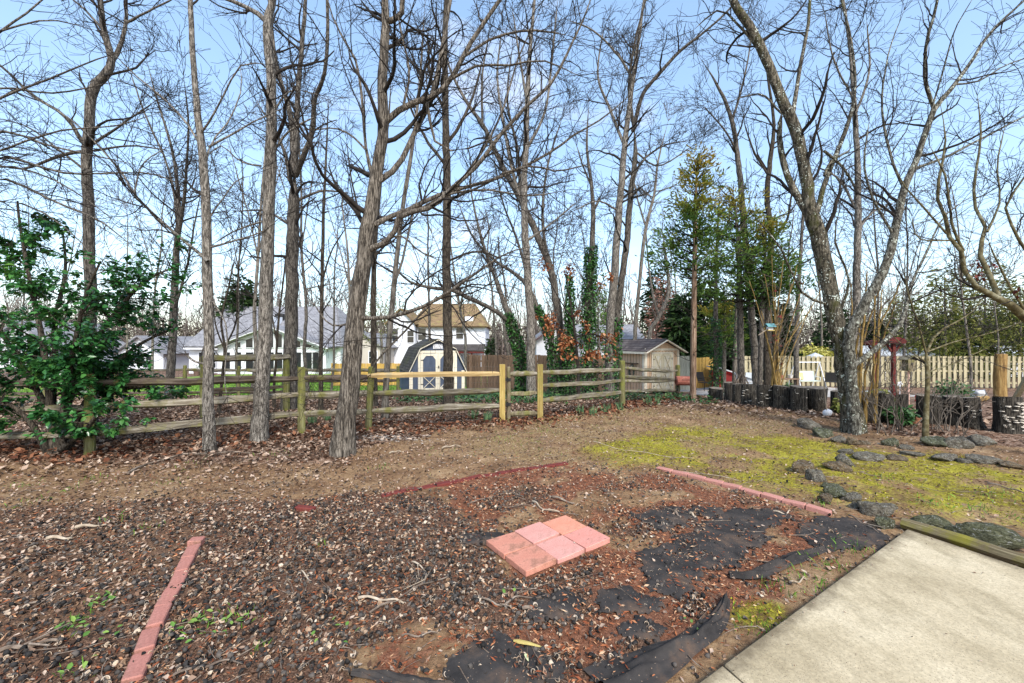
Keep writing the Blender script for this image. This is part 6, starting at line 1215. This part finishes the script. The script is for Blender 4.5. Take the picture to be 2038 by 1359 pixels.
chair(1482, 16.8, 'white mesh garden chair beyond the left end of the stump row', P_white, P_white, 1.2); chair(1653, 21.5, 'black metal garden chair right of the swing bench', P_iron, P_iron, 2.6); chair(1402, 21.2, 'dark rocking chair in front of the yellow fence panel', P_iron, P_iron, .4); chair(1495, 20.5, 'grey garden chair under the sloping white roof', P_iron, P_metal, -.5)
tb = gat(1563, 20); t = thing('garden_table', 'brown wooden garden table cluttered with pots behind the crape myrtle', 'table', tb); MB().box((0, 0, .68), (1.0, .6, .05)).build('tabletop', W_brownf, t)
for sx in (-1, 1):
    for sy in (-1, 1): MB().box((sx*.42, sy*.24, .33), (.06, .06, .68)).build('leg', W_brownf, t)
POT = M('terracotta_pot', [(.32, .13, .07), (.46, .22, .13)], 8); POTW = M('pale_pot', [(.5, .48, .44), (.66, .64, .6)], 8); POTD = M('dark_pot', [(.05, .045, .045), (.1, .09, .085)], 8)
def pot(loc, r, h, mat, label, plant=None):
    p = thing('plant_pot', label, 'pot', loc, group='garden pots'); MB().lathe([(r*.7, 0), (r*.98, h*.85), (r*1.08, h*.86), (r*1.08, h), (r*.92, h), (r*.9, h*.9)], 14).build('pot', mat, p, smooth=False); MB().lathe([(r*.9, h*.86), (r*.88, h*.9)], 14).build('soil', W_gate, p)
    if plant: foliage(p, 'plant', (loc[0], loc[1], loc[2]+h*1.5), (r*1.5, r*1.5, h*.8), 140, .09, plant, shell=.05, tv=LEAF_V, tf=LEAF_F)
pot((tb.x-.2, tb.y-.05, tb.z+.706), .09, .14, POT, 'terracotta pot on the garden table'); pot((tb.x+.25, tb.y, tb.z+.706), .11, .16, POTW, 'pale pot on the right side of the garden table')
pot(gat(1600, 18), .17, .25, POTD, 'dark pot on the patio below the swing bench'); pot(gat(1572, 17), .14, .24, POT, 'terracotta pot behind the wide dark stump', L_gc); pot(gat(1752, 13.2), .2, .22, M('ochre_pot', [(.4, .26, .08), (.5, .34, .12)], 6), 'ochre bowl pot at the feet of the maroon posts'); pot(gp(1822, 842), .09, .12, POT, 'terracotta pot at the foot of the stumps behind the bush'); pot(gat(1900, 12.2), .42, .16, POTD, 'wide dark planter bowl under the leaning green shrub', L_gc)
for px, lab in ((1788, 'small red lantern beside the white flower stake'), (1826, 'small red lantern right of the pinkish pole')):
    b = gat(px, 12.8); p = thing('red_lantern', lab, 'lantern', b, group='small red lanterns'); MB().lathe([(.07, 0), (.07, .02), (.05, .03), (.05, .14), (.075, .15), (.03, .21)], 10).build('body', P_red, p); MB().tube([(-.03, 0, .2), (0, 0, .27), (.03, 0, .2)], .005, 5).build('handle', P_iron, p)
# stick teepee
tp = gp(1508, 800); tp = Vector((tp.x, tp.y+.9, float(G(tp.x, tp.y+.9)))); t = thing('stick_teepee', 'teepee of crossed grey driftwood sticks behind the stump row', 'stick pile', tp)
for k in range(11):
    a = k/11*6.283; rr = rs.uniform(.28, .42); hgt = rs.uniform(.75, 1.1); MB().tube([(math.cos(a)*rr, math.sin(a)*rr, -.02), (math.cos(a)*rr*.55+rs.uniform(-.04, .04), math.sin(a)*rr*.5, hgt*.5), (rs.uniform(-.12, .12), rs.uniform(-.1, .1), hgt)], [.028, .024, .014], 6, jit=.15).build('stick', M_stick, t)
# red lean-to with white sloping roof
rl = gat(1457, 20.8); r_ = thing('lean_to', 'red lean-to hut with a sloping white roof behind the pale trunk', 'hut', rl)
MB().box((-.28, .5, .52), (.68, 1.0, 1.04)).build('wall', P_red, r_); MB().box((-.28, -.01, .5), (.5, .02, .8)).build('opening', M('hut_dark_red', [(.12, .008, .008), (.2, .014, .014)], 5), r_)
slabroof(r_, [(-.75, -.2, 1.2), (-.75, 1.2, 1.2), (1.05, 1.2, .62), (1.05, -.2, .62)], .05, P_metal, 'roof'); MB().tube([(.95, -.1, -.02), (.95, -.1, .64)], .03, 6).build('post', P_white, r_)
# patio umbrella tops, beyond fence
ub = gat(1622, 25.6); un = thing('patio_canopy', 'pale pointed patio canopy just above the picket fence', 'canopy', ub); MB().tube([(0, 0, -.1), (0, 0, 1.95)], .025, 7).build('pole', P_white, un); MB().lathe([(.55, 1.68), (.5, 1.74), (.02, 1.98)], 8).build('canopy', P_metal, un)
# maroon posts with bracket caps
for px, top, Yp, lab in ((1778, 678, 13.5, 'maroon post with an arched cap, the nearer of two'), (1742, 683, 15, 'maroon post with a flat cap behind the leaning white branch')):
    b = gat(px, Yp); hgt = H-(top-CY)*Yp/F-b.z; p = thing('maroon_post', lab, 'post', b, group='maroon posts'); MB().box((0, 0, hgt/2-.05), (.09, .09, hgt-.0)).build('post', P_maroon, p)
    MB().prism([(-.26, hgt-.09), (.26, hgt-.09), (.3, hgt-.02), (.22, hgt+.07), (0, hgt+.12), (-.22, hgt+.07), (-.3, hgt-.02)], 'y', -.16, .16).build('cap', P_maroon, p)
    for s_ in (-1, 1): MB().beam((s_*.07, 0, hgt-.35), (s_*.24, 0, hgt-.1), .05, .05, up=(0, 1, 0)).build('bracket', P_maroon, p)
# bird house on pinkish pole
bh = gp(1810, 800); bh = gat(1808, 11.4); p = thing('bird_house', 'weathered grey bird house on a thin pinkish pole among the bushes', 'bird house', bh); hp = H-(738-CY)*11.4/F-bh.z; MB().tube([(0, 0, -.1), (0, 0, hp)], .022, 7).build('pole', M('pink_pole', [(.55, .33, .26), (.65, .42, .34)], 5), p)
MB().box((0, 0, hp+.16), (.2, .2, .32)).build('box', W_gate, p)
for s_ in (-1, 1): slabroof(p, [(s_*.16, -.16, hp+.3), (0, -.16, hp+.42), (0, .16, hp+.42), (s_*.16, .16, hp+.3)], .018, W_rail)
MB().lathe([(.028, 0), (.028, .01)], 10).build('entrance_hole', P_iron, p, (0, -.102, hp+.2)).rotation_euler = (R_(90), 0, 0)
# hanging bird feeder
fp = at(1532, 656, 11.9); p = thing('bird_feeder', 'small yellow bird feeder with a turquoise roof hung in the crape myrtle', 'bird feeder', fp); MB().box((0, 0, -.02), (.2, .16, .03)).build('tray', M('feeder_yellow', [(.42, .31, .1), (.52, .4, .15)], 6), p); MB().box((0, 0, .04), (.14, .1, .09)).build('seed_box', P_white, p)
for s_ in (-1, 1): slabroof(p, [(-.12, s_*.12, .07), (.12, s_*.12, .07), (.12, 0, .17), (-.12, 0, .17)], .014, M('turquoise_roof', [(.1, .26, .28), (.16, .34, .36)], 6), 'roof')
for s_ in (-1, 1): MB().tube([(s_*.05, 0, .16), (0, 0, .5)], .004, 4).build('cord', M_stickp, p)
MB().tube([(-.33, 0, -.16), (-.1, -.02, .0), (.12, 0, .12), (.26, 0, .17)], [.012, .016, .018, .01], 6).build('perch_branch', M_stickp, p)
MB().tube([(0, 0, .48), (.05, .05, .75), (.1, .1, 1.1)], .006, 5).build('hanging_wire', P_iron, p)
# barrel grill
gg = gat(1362, 14.8); p = thing('barrel_grill', 'rusty red barrel grill on crossed legs beside the last fence post', 'grill', gg); m = MB(); m.tube([(-.32, 0, .62), (-.3, 0, .62), (.3, 0, .62), (.32, 0, .62)], [.12, .17, .17, .12], 14); m.build('barrel', M('rusty_red', [(.16, .05, .035), (.3, .1, .07), (.38, .18, .13)], 9), p, smooth=False)
for sx in (-1, 1):
    for s_ in (-1, 1): MB().tube([(sx*.24, s_*.24, -.01), (sx*.24, -s_*.12, .56)], .012, 6).build('leg', P_iron, p)
MB().tube([(-.15, -.19, .68), (-.15, -.22, .7), (.15, -.22, .7), (.15, -.19, .68)], .008, 5).build('handle', P_iron, p); MB().box((0, 0, .2), (.5, .3, .015)).build('shelf', W_brownf, p)
o = MB().box((0, 0, 0), (.5, .35, .05), jit=.006).build('red_board', P_maroon, None, gat(1362, 13.2)+Vector((0, 0, .03)), .2); tag(o, 'flat reddish board on the ground below the grill', 'board')
# plastic bags and bits near the maroon posts
for px, Yb, s_, mat, lab, r_ in ((1730, 12.6, .2, M('blue_bag', [(.35, .42, .55), (.6, .65, .72)], 6), 'crumpled blue and white bag on the stumps by the wounded tree', 61), (1760, 13.6, .22, M('grey_bag', [(.1, .1, .11), (.25, .24, .25)], 6), 'crumpled grey bag behind the ochre bowl', 62), (1950, 12.4, .25, M('pale_sheet', [(.5, .5, .5), (.66, .66, .65)], 6), 'pale crumpled sheet left of the golden log', 63)):
    b = gat(px, Yb); rk = rock(px, CY+(H-b.z)*F/Yb, s_*2*F/Yb, s_*1.5*F/Yb, lab, r_, 0); rk.name = 'crumpled_bag'; rk.data.materials[0] = mat; rk['category'] = 'bag'; del rk['group']
st = gat(1791, 12.4); p = thing('flower_stake', 'white ornamental flower stake between the red lanterns', 'garden stake', st); MB().tube([(0, 0, -.05), (0, 0, .5)], .008, 5).build('stake', P_white, p)
for k in range(5): MB().box((math.cos(k*1.257)*.05, 0, .52+math.sin(k*1.257)*.05), (.06, .012, .045), ry=-k*1.257).build('petal', P_white, p)
# leaning yellow-green plank at right edge
a0, a1 = gp(2015, 800), at(2050, 742, 11.6); p = thing('timber_brace', 'pale green leaning timber at the right edge beside the golden log', 'timber', a0); MB().beam((0, 0, -.05), a1-a0, .1, .12).build('brace', W_picket, p); MB().box((.75, .1, .5), (.1, .1, 1.05)).build('post', W_picket, p)
o = put_rail(thing('fallen_log', 'split log lying by the golden log', 'log', gp(1955, 800)), gp(1935, 803)+Vector((0, .1, .07)), gp(1975, 797)+Vector((0, .1, .07)), .07, W_log, 91, 'log')
# flower pot on the far lawn patio
b = gat(392, 37); pot(b, .3, .5, M('brown_tub', [(.12, .07, .05), (.2, .13, .1)], 5), 'brown planter tub before the window of the gabled house', L_gc)
# ------------------------------------------------------------------ litter on the ground
def gsurf(x, y): return G(x, y)+.03*(fbm(x, y, .3, 13)-.5)-.004
def rnd_in(n, x0, x1, y0, y1): return rs.uniform(x0, x1, n), rs.uniform(y0, y1, n)
SLAB = np.array([[c0.x, c0.y], [c0.x+n1.x*9, c0.y+n1.y*9], [c0.x+n1.x*9+n2.x*7, c0.y+n1.y*9+n2.y*7], [c0.x+n2.x*7, c0.y+n2.y*7]])
PAV = np.array([[*pL[:2]], [*pB[:2]], [*pR[:2]], [*pT[:2]]])
def clear(x, y, m=.0): return (sdist(x, y, SLAB) > .01+m) & (sdist(x, y, PAV) > .015+m)
def infov(x, y, m=.6): return (np.abs(x) < y*1.28+m) & (y > 1.75)
# nut hulls: split half shells
def hull_t(nr, nsg):
    hv = []; hf = []; hm = []
    for i in range(nr+1):
        ph = math.pi/2*i/nr
        for j in range(nsg): a = math.pi*1.25*j/(nsg-1); hv.append((math.cos(a)*math.sin(ph)*.5, math.sin(a)*math.sin(ph)*.5-.1, math.cos(ph)*.55))
    no = len(hv); hv += [(x*.8, y*.8-.02, z*.8) for x, y, z in hv]
    for i in range(nr):
        for j in range(nsg-1):
            k = i*nsg+j; hf.append((k, k+nsg, k+nsg+1, k+1)); hm.append(0); hf.append((no+k, no+k+1, no+k+nsg+1, no+k+nsg)); hm.append(1)
    for j in range(nsg-1): k = nr*nsg+j; hf.append((k, no+k, no+k+1, k+1)); hm.append(1)
    for i in range(nr):
        for e in (0, nsg-1): k = i*nsg+e; hf.append((k, k+nsg, no+k+nsg, no+k)); hm.append(1)
    hv = np.array(hv); hv[:, 2] -= .1; return hv, hf, hm
hv, hf, hm = hull_t(3, 6)
x, y = rnd_in(90000, -7, 4, 1.75, 6); z = zones(x, y); dens = z['hull']*np.clip(.15+1.5*(fbm(x, y, .28, 50)-.12), 0, 1)+.2*msk(x, y, Z_MULCH, .15, .4, .35, 3)*sstep((fbm(x, y, .4, 77)-.42)/.15)+.03
dens *= np.where(y > 4.2, .55, 1.0)
kp = (rs.rand(len(x)) < dens*.85) & infov(x, y) & clear(x, y, .01) ; x, y = x[kp], y[kp]; n = len(x)
print('hulls', n)
s = .016+.024*rs.rand(n)**.8; pos = np.c_[x, y, gsurf(x, y)-.004+rs.rand(n)**2*.03]
up_ = rs.rand(n) < .72; pit = np.where(up_, rs.randn(n)*.55, math.pi+rs.randn(n)*.7); Rm = rotm(rs.rand(n)*6.283, pit, rs.randn(n)*.6); Rm = np.einsum('nij,njk->nik', rotm(rs.rand(n)*6.283, np.zeros(n), np.zeros(n)), Rm)
order = np.argsort(y/s); big = order[:300]; rest = order[300:]
hV, hF, hM, hR, hb_ = [], [], [], [], 0
for sel, tp_ in ((rest[y[rest] < 3.0], hull_t(2, 6)), (rest[y[rest] >= 3.0], hull_t(2, 4))):
    V, Fc, k = inst(tp_[0], tp_[1], pos[sel], Rm[sel], s[sel]); hV.append(V); hF.append(Fc+hb_); hb_ += len(V); hM += tp_[2]*len(sel); hR.append(np.repeat(rs.rand(len(sel)), k))
me = np_mesh('nut_hulls', np.concatenate(hV), np.concatenate(hF), [M_hullo, M_hulli], hM, {'rnd': np.concatenate(hR)}); tag(link('nut_hulls', me), 'dense carpet of split black nut hulls across the near ground', 'nut hulls', kind='stuff')
hme = [np_mesh('nut_hull', hv, np.array(hf), [M_hullo, M_hulli], hm, {'rnd': np.full(len(hv), q)}) for q in (.1, .35, .6, .9)]
for q, k in enumerate(big):
    o = link('nut_hull', hme[q % 4], None, pos[k]); o.rotation_euler = Matrix(Rm[k].tolist()).to_euler(); o.scale = (s[k],)*3; tag(o, 'split black nut hull in the nearest part of the hull carpet', 'nut hull', 'nearest nut hulls')
# mulch shreds
CHIP_V = [(-.5, -.09, 0), (-.1, .1, .08), (.5, .03, 0), (.1, -.12, -.03)]; CHIP_F = [(0, 3, 1), (1, 3, 2)]
x, y = rnd_in(170000, -6.5, 4.6, 1.75, 6.2); z = zones(x, y); kp = (rs.rand(len(x)) < .95*z['mulch']*np.where(y > 4.2, .6, 1)+.3*z['hull']+.06) & infov(x, y) & clear(x, y); x, y = x[kp], y[kp]
fabs = [np.array([[v.co.x+o.location.x, v.co.y+o.location.y] for v in o.data.vertices]) for o in bpy.data.objects if o.name.startswith('landscape_fabric')]
occ = set()
for f in fabs:
    for a, b in np.floor(f/.04).astype(int): occ.add((a, b))
onf = np.array([(a, b) in occ for a, b in np.floor(np.c_[x, y]/.04).astype(int)]); kp = ~onf | (rs.rand(len(x)) < .3*sstep((fbm(x, y, .15, 71)-.35)/.3)+.05); x, y, onf = x[kp], y[kp], onf[kp]; n = len(x); print('chips', n)
ln = .008+.036*rs.rand(n)**1.7; tag(scatter('mulch_shreds', CHIP_V, CHIP_F, np.c_[x, y, gsurf(x, y)+.006+rs.rand(n)*.014+np.where(onf, .022, 0)], rotm(rs.rand(n)*6.283, rs.randn(n)*.22, rs.randn(n)*.4), np.c_[ln, ln*rs.uniform(.5, 1.4, n), ln], M_chip, np.clip(rs.rand(n)**1.5, 0, 1)), 'reddish shredded bark mulch over the bed around the pavers', 'mulch', kind='stuff')
# dead leaves
def leafdrop(name, n, x0, x1, y0, y1, dfun, size, mat, label, zj=.03, bias=None):
    x, y = rnd_in(n, x0, x1, y0, y1); d = dfun(x, y, zones(x, y)); kp = (rs.rand(n) < d) & infov(x, y, 1.5) & clear(x, y); x, y = x[kp], y[kp]; m = len(x); s = size*rs.uniform(.5, 1.3, m)*(1+.02*y); print(name, m)
    tag(scatter(name, DEAD_V, DEAD_F, np.c_[x, y, gsurf(x, y)+.008+rs.rand(m)**2*zj], rotm(rs.rand(m)*6.283, rs.randn(m)*.4, rs.randn(m)*.45), np.c_[s, s*rs.uniform(.7, 1.2, m), s*rs.uniform(.6, 1.8, m)], mat), label, 'leaves', kind='stuff')
leafdrop('fallen_leaves', 90000, -16, 8, 5, 17, lambda x, y, z: z['litter']*(.8-.3*sstep((y-11)/5)), .068, L_dead, 'pale brown fallen leaves under the trees and beyond the fence')
drow = [np.array([p.x, p.y]) for p in (FL, FA[0], FA[1], FA[2], GP1, GP2, FB[0], FB[1])]
def dfence(x, y):
    d = np.full(x.shape, 9.)
    for a, b in zip(drow[:-1], drow[1:]):
        e = b-a; t = np.clip(((x-a[0])*e[0]+(y-a[1])*e[1])/(e@e), 0, 1); d = np.minimum(d, np.hypot(x-a[0]-t*e[0], y-a[1]-t*e[1]))
    return d
leafdrop('fallen_russet_leaves', 70000, -10, 9, 5.5, 15, lambda x, y, z: np.exp(-(dfence(x, y)/.55)**2)*.8*(.5+.8*(vn(x, y, .6, 3)-.2)), .075, L_deadred, 'russet fallen leaves drifted along the foot of the rail fence', .08)
leafdrop('yard_leaf_bits', 85000, -9, 9, 1.8, 11, lambda x, y, z: (.5*(1-z['moss'])*(1-.35*z['mulch'])+.12*z['moss']+.3*z['hull'])*(.35+.9*sstep((-x-.5)/2.5))*(1-.3*z['litter']), .033, L_dead, 'small dry leaf fragments scattered over the bare yard', .014)
leafdrop('stump_row_leaves', 9000, 4, 13, 6.5, 13, lambda x, y, z: .4*np.exp(-((y-9.6+.25*(x-8))/1.1)**2), .085, L_dead, 'brown fallen leaves along the stump row', .03)
# bark crumbs and dark specks
x, y = rnd_in(50000, -9, 9, 1.9, 10); z = zones(x, y); kp = (rs.rand(len(x)) < .55*(1-.6*z['moss'])*(1-.7*z['mulch'])) & infov(x, y) & clear(x, y); x, y = x[kp], y[kp]; n = len(x); ln = rs.uniform(.012, .045, n)*(1+.04*y)
tag(scatter('bark_crumbs', CHIP_V, CHIP_F, np.c_[x, y, gsurf(x, y)+.006+rs.rand(n)*.01], rotm(rs.rand(n)*6.283, rs.randn(n)*.25, rs.randn(n)*.4), np.c_[ln, ln*rs.uniform(.6, 2, n), ln], leafmat('bark_crumb', [(.02, .014, .01), (.06, .035, .022), (.14, .075, .045), (.26, .17, .12), (.45, .36, .28)], .9, .15)), 'bark crumbs and dry bits over the bare soil', 'debris', kind='stuff')
# crumbs on the slab and the pavers
x, y = rnd_in(9000, .5, 5, 1.8, 4.2); es = sdist(x, y, SLAB); ep = sdist(x, y, PAV); kp = ((es < -.01) & (rs.rand(len(x)) < .03+.5*np.exp(-np.abs(es)/.05))) | ((ep < -.01) & (rs.rand(len(x)) < .2)); x, y, es = x[kp], y[kp], es[kp]; n = len(x); ln = rs.uniform(.006, .022, n)
tag(scatter('swept_crumbs', CHIP_V, CHIP_F, np.c_[x, y, np.where(es < 0, .052, .05+G(x, y))], rotm(rs.rand(n)*6.283, rs.randn(n)*.15, rs.randn(n)*.2), np.c_[ln, ln*rs.uniform(.6, 2, n), ln], bpy.data.materials['bark_crumb']), 'bark crumbs blown onto the concrete slab edge and pavers', 'debris', kind='stuff')
# moss tufts and grass
x, y = rnd_in(110000, 0, 11, 1.8, 9.5); z = zones(x, y); kp = (rs.rand(len(x)) < z['moss']**1.3*.8*sstep((fbm(x, y, .18, 60)-.25)/.3)) & infov(x, y) & clear(x, y); x, y = x[kp], y[kp]; n = len(x); print('moss', n)
hh = rs.uniform(.006, .018, n)
tag(scatter('moss_tufts', BLADE_V, BLADE_F, np.c_[x, y, gsurf(x, y)], rotm(rs.rand(n)*6.283, rs.randn(n)*.3, rs.randn(n)*.3), np.c_[rs.uniform(.01, .024, n), hh*1.4, hh], L_moss, np.clip(.25+.5*vn(x, y, .35, 7)+.35*rs.randn(n)*.6, 0, 1)), 'yellow-green moss cushions over the right side of the yard', 'moss', kind='stuff')
def blades(name, x, y, h, w, mat, label, hs=.5):
    n = len(x); hh = h*rs.uniform(.4, 1.3, n); tag(scatter(name, BLADE_V, BLADE_F, np.c_[x, y, gsurf(x, y)-.005], rotm(rs.rand(n)*6.283, rs.randn(n)*.35, rs.randn(n)*.35), np.c_[np.full(n, w)*rs.uniform(.6, 1.4, n), hh*rs.uniform(.1, .9, n), hh], mat), label, 'grass', kind='stuff')
x, y = rnd_in(26000, -6, 10, 3.5, 11); z = zones(x, y); kp = (rs.rand(len(x)) < (.75*z['grass']+.28*z['moss']+.05*z['yard']*(1-z['mulch']))*sstep((fbm(x, y, .3, 61)-.3)/.3)) & infov(x, y) & clear(x, y) & (z['mulch'] < .4); blades('thin_yard_grass', x[kp], y[kp], .05, .006, L_grass, 'thin yellowing grass over the middle of the yard')
tx = []; ty = []
for px, py, n, sp in ((1540, 1172, 60, .09), (1600, 1150, 30, .06), (1650, 1125, 60, .09), (1700, 1092, 50, .08), (1640, 1175, 40, .06), (1500, 1240, 60, .09), (1560, 1270, 30, .06), (200, 1200, 14, .05), (140, 1245, 18, .05), (400, 1245, 26, .08), (470, 1235, 22, .06), (300, 1050, 22, .06), (225, 1032, 20, .06), (60, 1000, 26, .08), (45, 965, 30, .1), (130, 975, 20, .06), (180, 955, 26, .1), (150, 1340, 16, .05), (520, 1285, 12, .04), (385, 925, 30, .12), (540, 905, 30, .12), (330, 960, 20, .08), (760, 930, 24, .1), (860, 900, 30, .15), (640, 1080, 10, .04), (1000, 875, 40, .2), (1090, 860, 40, .2), (1640, 1000, 30, .06), (1930, 1010, 60, .14), (1990, 985, 60, .16), (2010, 1030, 50, .12), (1850, 1000, 40, .1), (1760, 950, 30, .1)):
    g_ = gp(px, py); a = rs.randn(n, 2)*sp; tx += list(g_.x+a[:, 0]); ty += list(g_.y+a[:, 1])
tx, ty = np.array(tx), np.array(ty); kp = clear(tx, ty); blades('fresh_grass_tufts', tx[kp], ty[kp], .055, .006, L_green, 'scattered fresh green grass tufts and weeds')
# broad little weed leaves on the hulls
tx = []; ty = []
for px, py, n in ((195, 1198, 9), (210, 1205, 6), (140, 1248, 14), (178, 1258, 2), (205, 1275, 5), (375, 1247, 10), (405, 1240, 10), (445, 1243, 6), (470, 1240, 5), (380, 1280, 3), (425, 1262, 3), (155, 1338, 5), (640, 1262, 3), (1380, 1245, 4), (1020, 1185, 2), (680, 1268, 4)):
    g_ = gp(px, py); a = rs.randn(n, 2)*.035; tx += list(g_.x+a[:, 0]); ty += list(g_.y+a[:, 1])
tx, ty = np.array(tx), np.array(ty); n = len(tx); tag(scatter('weed_leaves', LEAF_V, LEAF_F, np.c_[tx, ty, gsurf(tx, ty)+.03], rotm(rs.rand(n)*6.28, -.2+rs.randn(n)*.3, rs.randn(n)*.3), rs.uniform(.025, .045, n), leafmat('weed_leaf', [(.07, .17, .03), (.14, .28, .05), (.26, .38, .08)], .5, .3, .2)), 'small bright green weed leaves among the hulls', 'weeds', kind='stuff')
# lawn
x, y = rnd_in(26000, -26, 0, 16, 30); z = zones(x, y); kp = rs.rand(len(x)) < z['lawn']; x, y = x[kp], y[kp]; n = len(x); hh = rs.uniform(.05, .13, n)
tag(scatter('lawn_grass', BLADE_V, BLADE_F, np.c_[x, y, G(x, y)-.01], rotm(rs.rand(n)*6.28, rs.randn(n)*.3, rs.randn(n)*.3), np.c_[np.full(n, .06), hh*.6, hh], L_green), 'bright green lawn in front of the gabled house', 'grass', kind='stuff')
# sticks lying about
def stick(pts, r, label, mat, group='fallen sticks', lift=.012, name='fallen_stick', side=0):
    P = [gp(*p) for p in pts]; c = P[0]; m = MB(); C = cat_rom([[*p] for p in P], max(6, 4*len(P))); r2 = np.random.RandomState(int(pts[0][0])); C[:, :2] += np.cumsum(r2.randn(len(C), 2)*min(r, .008)*.5, 0)*(.6 if 'stick' in name else .1)
    m.tube([(a[0]-c.x, a[1]-c.y, float(gsurf(a[0], a[1]))+r+lift+(.01*math.sin(i*.9) if 'stick' in name else 0)-c.z) for i, a in enumerate(C)], list(np.linspace(r, r*.55, len(C))*r2.uniform(.85, 1.15, len(C))) if 'stick' in name else list(r*np.interp(np.linspace(0, 1, len(C)), [0, .15, .5, .85, 1], [.5, 1, .9, .4, .1])), 7, jit=.12, flat=1 if 'stick' in name else .4)
    root = thing(name, label, 'stick', c, group=group); m.build('stick', mat, root)
    for k in range(side):
        i = r2.randint(2, len(C)-1); a = C[i]; d = C[min(i+1, len(C)-1)]-C[i-1]; d /= np.linalg.norm(d); s_ = r2.choice([-1, 1]); q = np.array([-d[1]*s_, d[0]*s_, .2])*.7+d; L = r2.uniform(.06, .16)
        MB().tube([(a[0]-c.x, a[1]-c.y, a[2]-c.z+r+lift), (a[0]+q[0]*L-c.x, a[1]+q[1]*L-c.y, a[2]+q[2]*L-c.z+r+lift)], [r*.6, r*.3], 5).build('side_twig', mat, root)
stick([(255, 945), (300, 925), (370, 908), (430, 905), (500, 903)], .016, 'long dark fallen branch before the slender grey trees', M_stick, side=4)
stick([(735, 1225), (790, 1195), (850, 1165), (890, 1155)], .007, 'dark forked twig lying across the hulls left of centre', M_stick, side=3); stick([(715, 1196), (760, 1197), (805, 1205)], .009, 'pale stripped twig across the hulls', M_stickp); stick([(820, 1120), (845, 1140), (842, 1165)], .006, 'grey bent twig on the hulls below the pavers', M_stickp, side=2)
stick([(955, 1195), (1000, 1208), (1035, 1192), (1080, 1196)], .007, 'long thin grey twig below the pavers', M_stick, side=2); stick([(1040, 1218), (1080, 1222)], .011, 'short thick dark stick beside the long thin grey twig', M_stick); stick([(800, 1270), (840, 1268), (875, 1262)], .006, 'thin dark twig on the red mulch at bottom', M_stick)
stick([(1100, 992), (1140, 1005)], .012, 'short dark stick behind the pavers', M_stick); stick([(1060, 1000), (1085, 1018), (1112, 1022)], .009, 'grey stick lying left of the short dark stick', M_stickp); stick([(1340, 1022), (1352, 1032)], .014, 'short broken stick on the thin fabric flap', M_stick); stick([(1375, 1026), (1385, 1032)], .014, 'pale curled stick on the thin fabric flap', M_stickp)
stick([(1540, 1022), (1560, 1026), (1572, 1020)], .008, 'pale twig on the largest fabric area', M_stickp); stick([(1690, 1028), (1720, 1045), (1750, 1062)], .008, 'long thin stick between the rocks and the fabric', M_stick, side=2); stick([(1570, 1165), (1590, 1160), (1600, 1152)], .006, 'thin twig on the bare soil by the slab', M_stickp)
stick([(150, 1055), (210, 1048)], .014, 'flat pale bark strip on the hulls at left', M_stickp); stick([(95, 1078), (140, 1075)], .016, 'whitish wood chunk on the hulls at far left', M_stickp); stick([(1965, 965), (2000, 972), (2040, 985)], .009, 'thin branch on the moss at the right edge', M_stick); stick([(0, 1300), (60, 1290), (110, 1280)], .012, 'dark branch among the hulls at the left edge', M_stick, side=2); stick([(345, 1345), (400, 1330), (470, 1318)], .007, 'dark twig right of the brick line at bottom', M_stick, side=2)
stick([(40, 1215), (110, 1190)], .007, 'thin twig on the hulls near the left edge', M_stick); stick([(600, 1140), (620, 1160)], .006, 'short grey twig in the middle of the hulls', M_stickp); stick([(930, 1005), (1000, 985), (1040, 990)], .007, 'thin twig on the mulch behind the pavers', M_stick, side=2)
stick([(880, 895), (900, 890), (918, 892)], .014, 'whitish bark piece on the soil before the gate', M_stickp); stick([(775, 905), (790, 900), (800, 902)], .014, 'curved whitish bark piece right of the furrowed trunk', M_stickp); stick([(1330, 938), (1400, 945), (1470, 958)], .006, 'thin pale root along the pink brick edging', M_stickp); stick([(1180, 880), (1240, 897), (1300, 905), (1380, 915)], .005, 'long thin pale cord-like twig across the moss edge', M_stickp)
# dried husk and a big pale leaf on the hulls
for pts, r, lab in (([(1022, 1282), (1048, 1287), (1085, 1297)], .0155, 'golden dried bamboo-like husk near the bottom edge'), ([(1045, 1307), (1052, 1322)], .01, 'pale green leaf lying below the golden husk')):
    stick(pts, r, lab, M('husk_gold' if r > .015 else 'pale_leaf', [(.36, .26, .07), (.5, .4, .14)] if r > .015 else [(.5, .52, .26), (.6, .6, .34)], 9), None, name='dried_husk' if r > .015 else 'fallen_leaf')
# random small twigs
n = 900; x, y = rnd_in(n, -6, 6, 1.9, 8.5); kp = infov(x, y) & clear(x, y, .05); x, y = x[kp], y[kp]; n = len(x); a = rs.rand(n)*6.283
P, Rr = grow(np.c_[x, y, gsurf(x, y)+.02], np.c_[np.cos(a), np.sin(a), np.zeros(n)], rs.uniform(.06, .35, n), rs.uniform(.002, .005, n), 5, .18, 0, .0015); P[:, :, 2] = gsurf(P[:, :, 0], P[:, :, 1])+.02; V, Q_ = tubes(P, Rr, 4)
tag(link('twig_litter', np_mesh('twig_litter', V, Q_, M_stick)), 'fine fallen twigs strewn over the near yard', 'twigs', kind='stuff')
# pale ash patch of dead stems right of the furrowed trunk
g_ = gp(770, 872); n = 420; a = rs.randn(n, 2)*np.array([.34, .13]); x, y = g_.x+a[:, 0], g_.y+a[:, 1]; tag(scatter('pale_straw_patch', CHIP_V, CHIP_F, np.c_[x, y, gsurf(x, y)+.01+rs.rand(n)*.02], rotm(rs.rand(n)*6.28, rs.randn(n)*.3, rs.randn(n)*.4), rs.uniform(.03, .08, n), leafmat('ashy_straw', [(.17, .145, .125), (.3, .265, .235), (.45, .41, .37)], .9, .1)), 'whitish ash and straw patch right of the furrowed trunk', 'straw', kind='stuff')
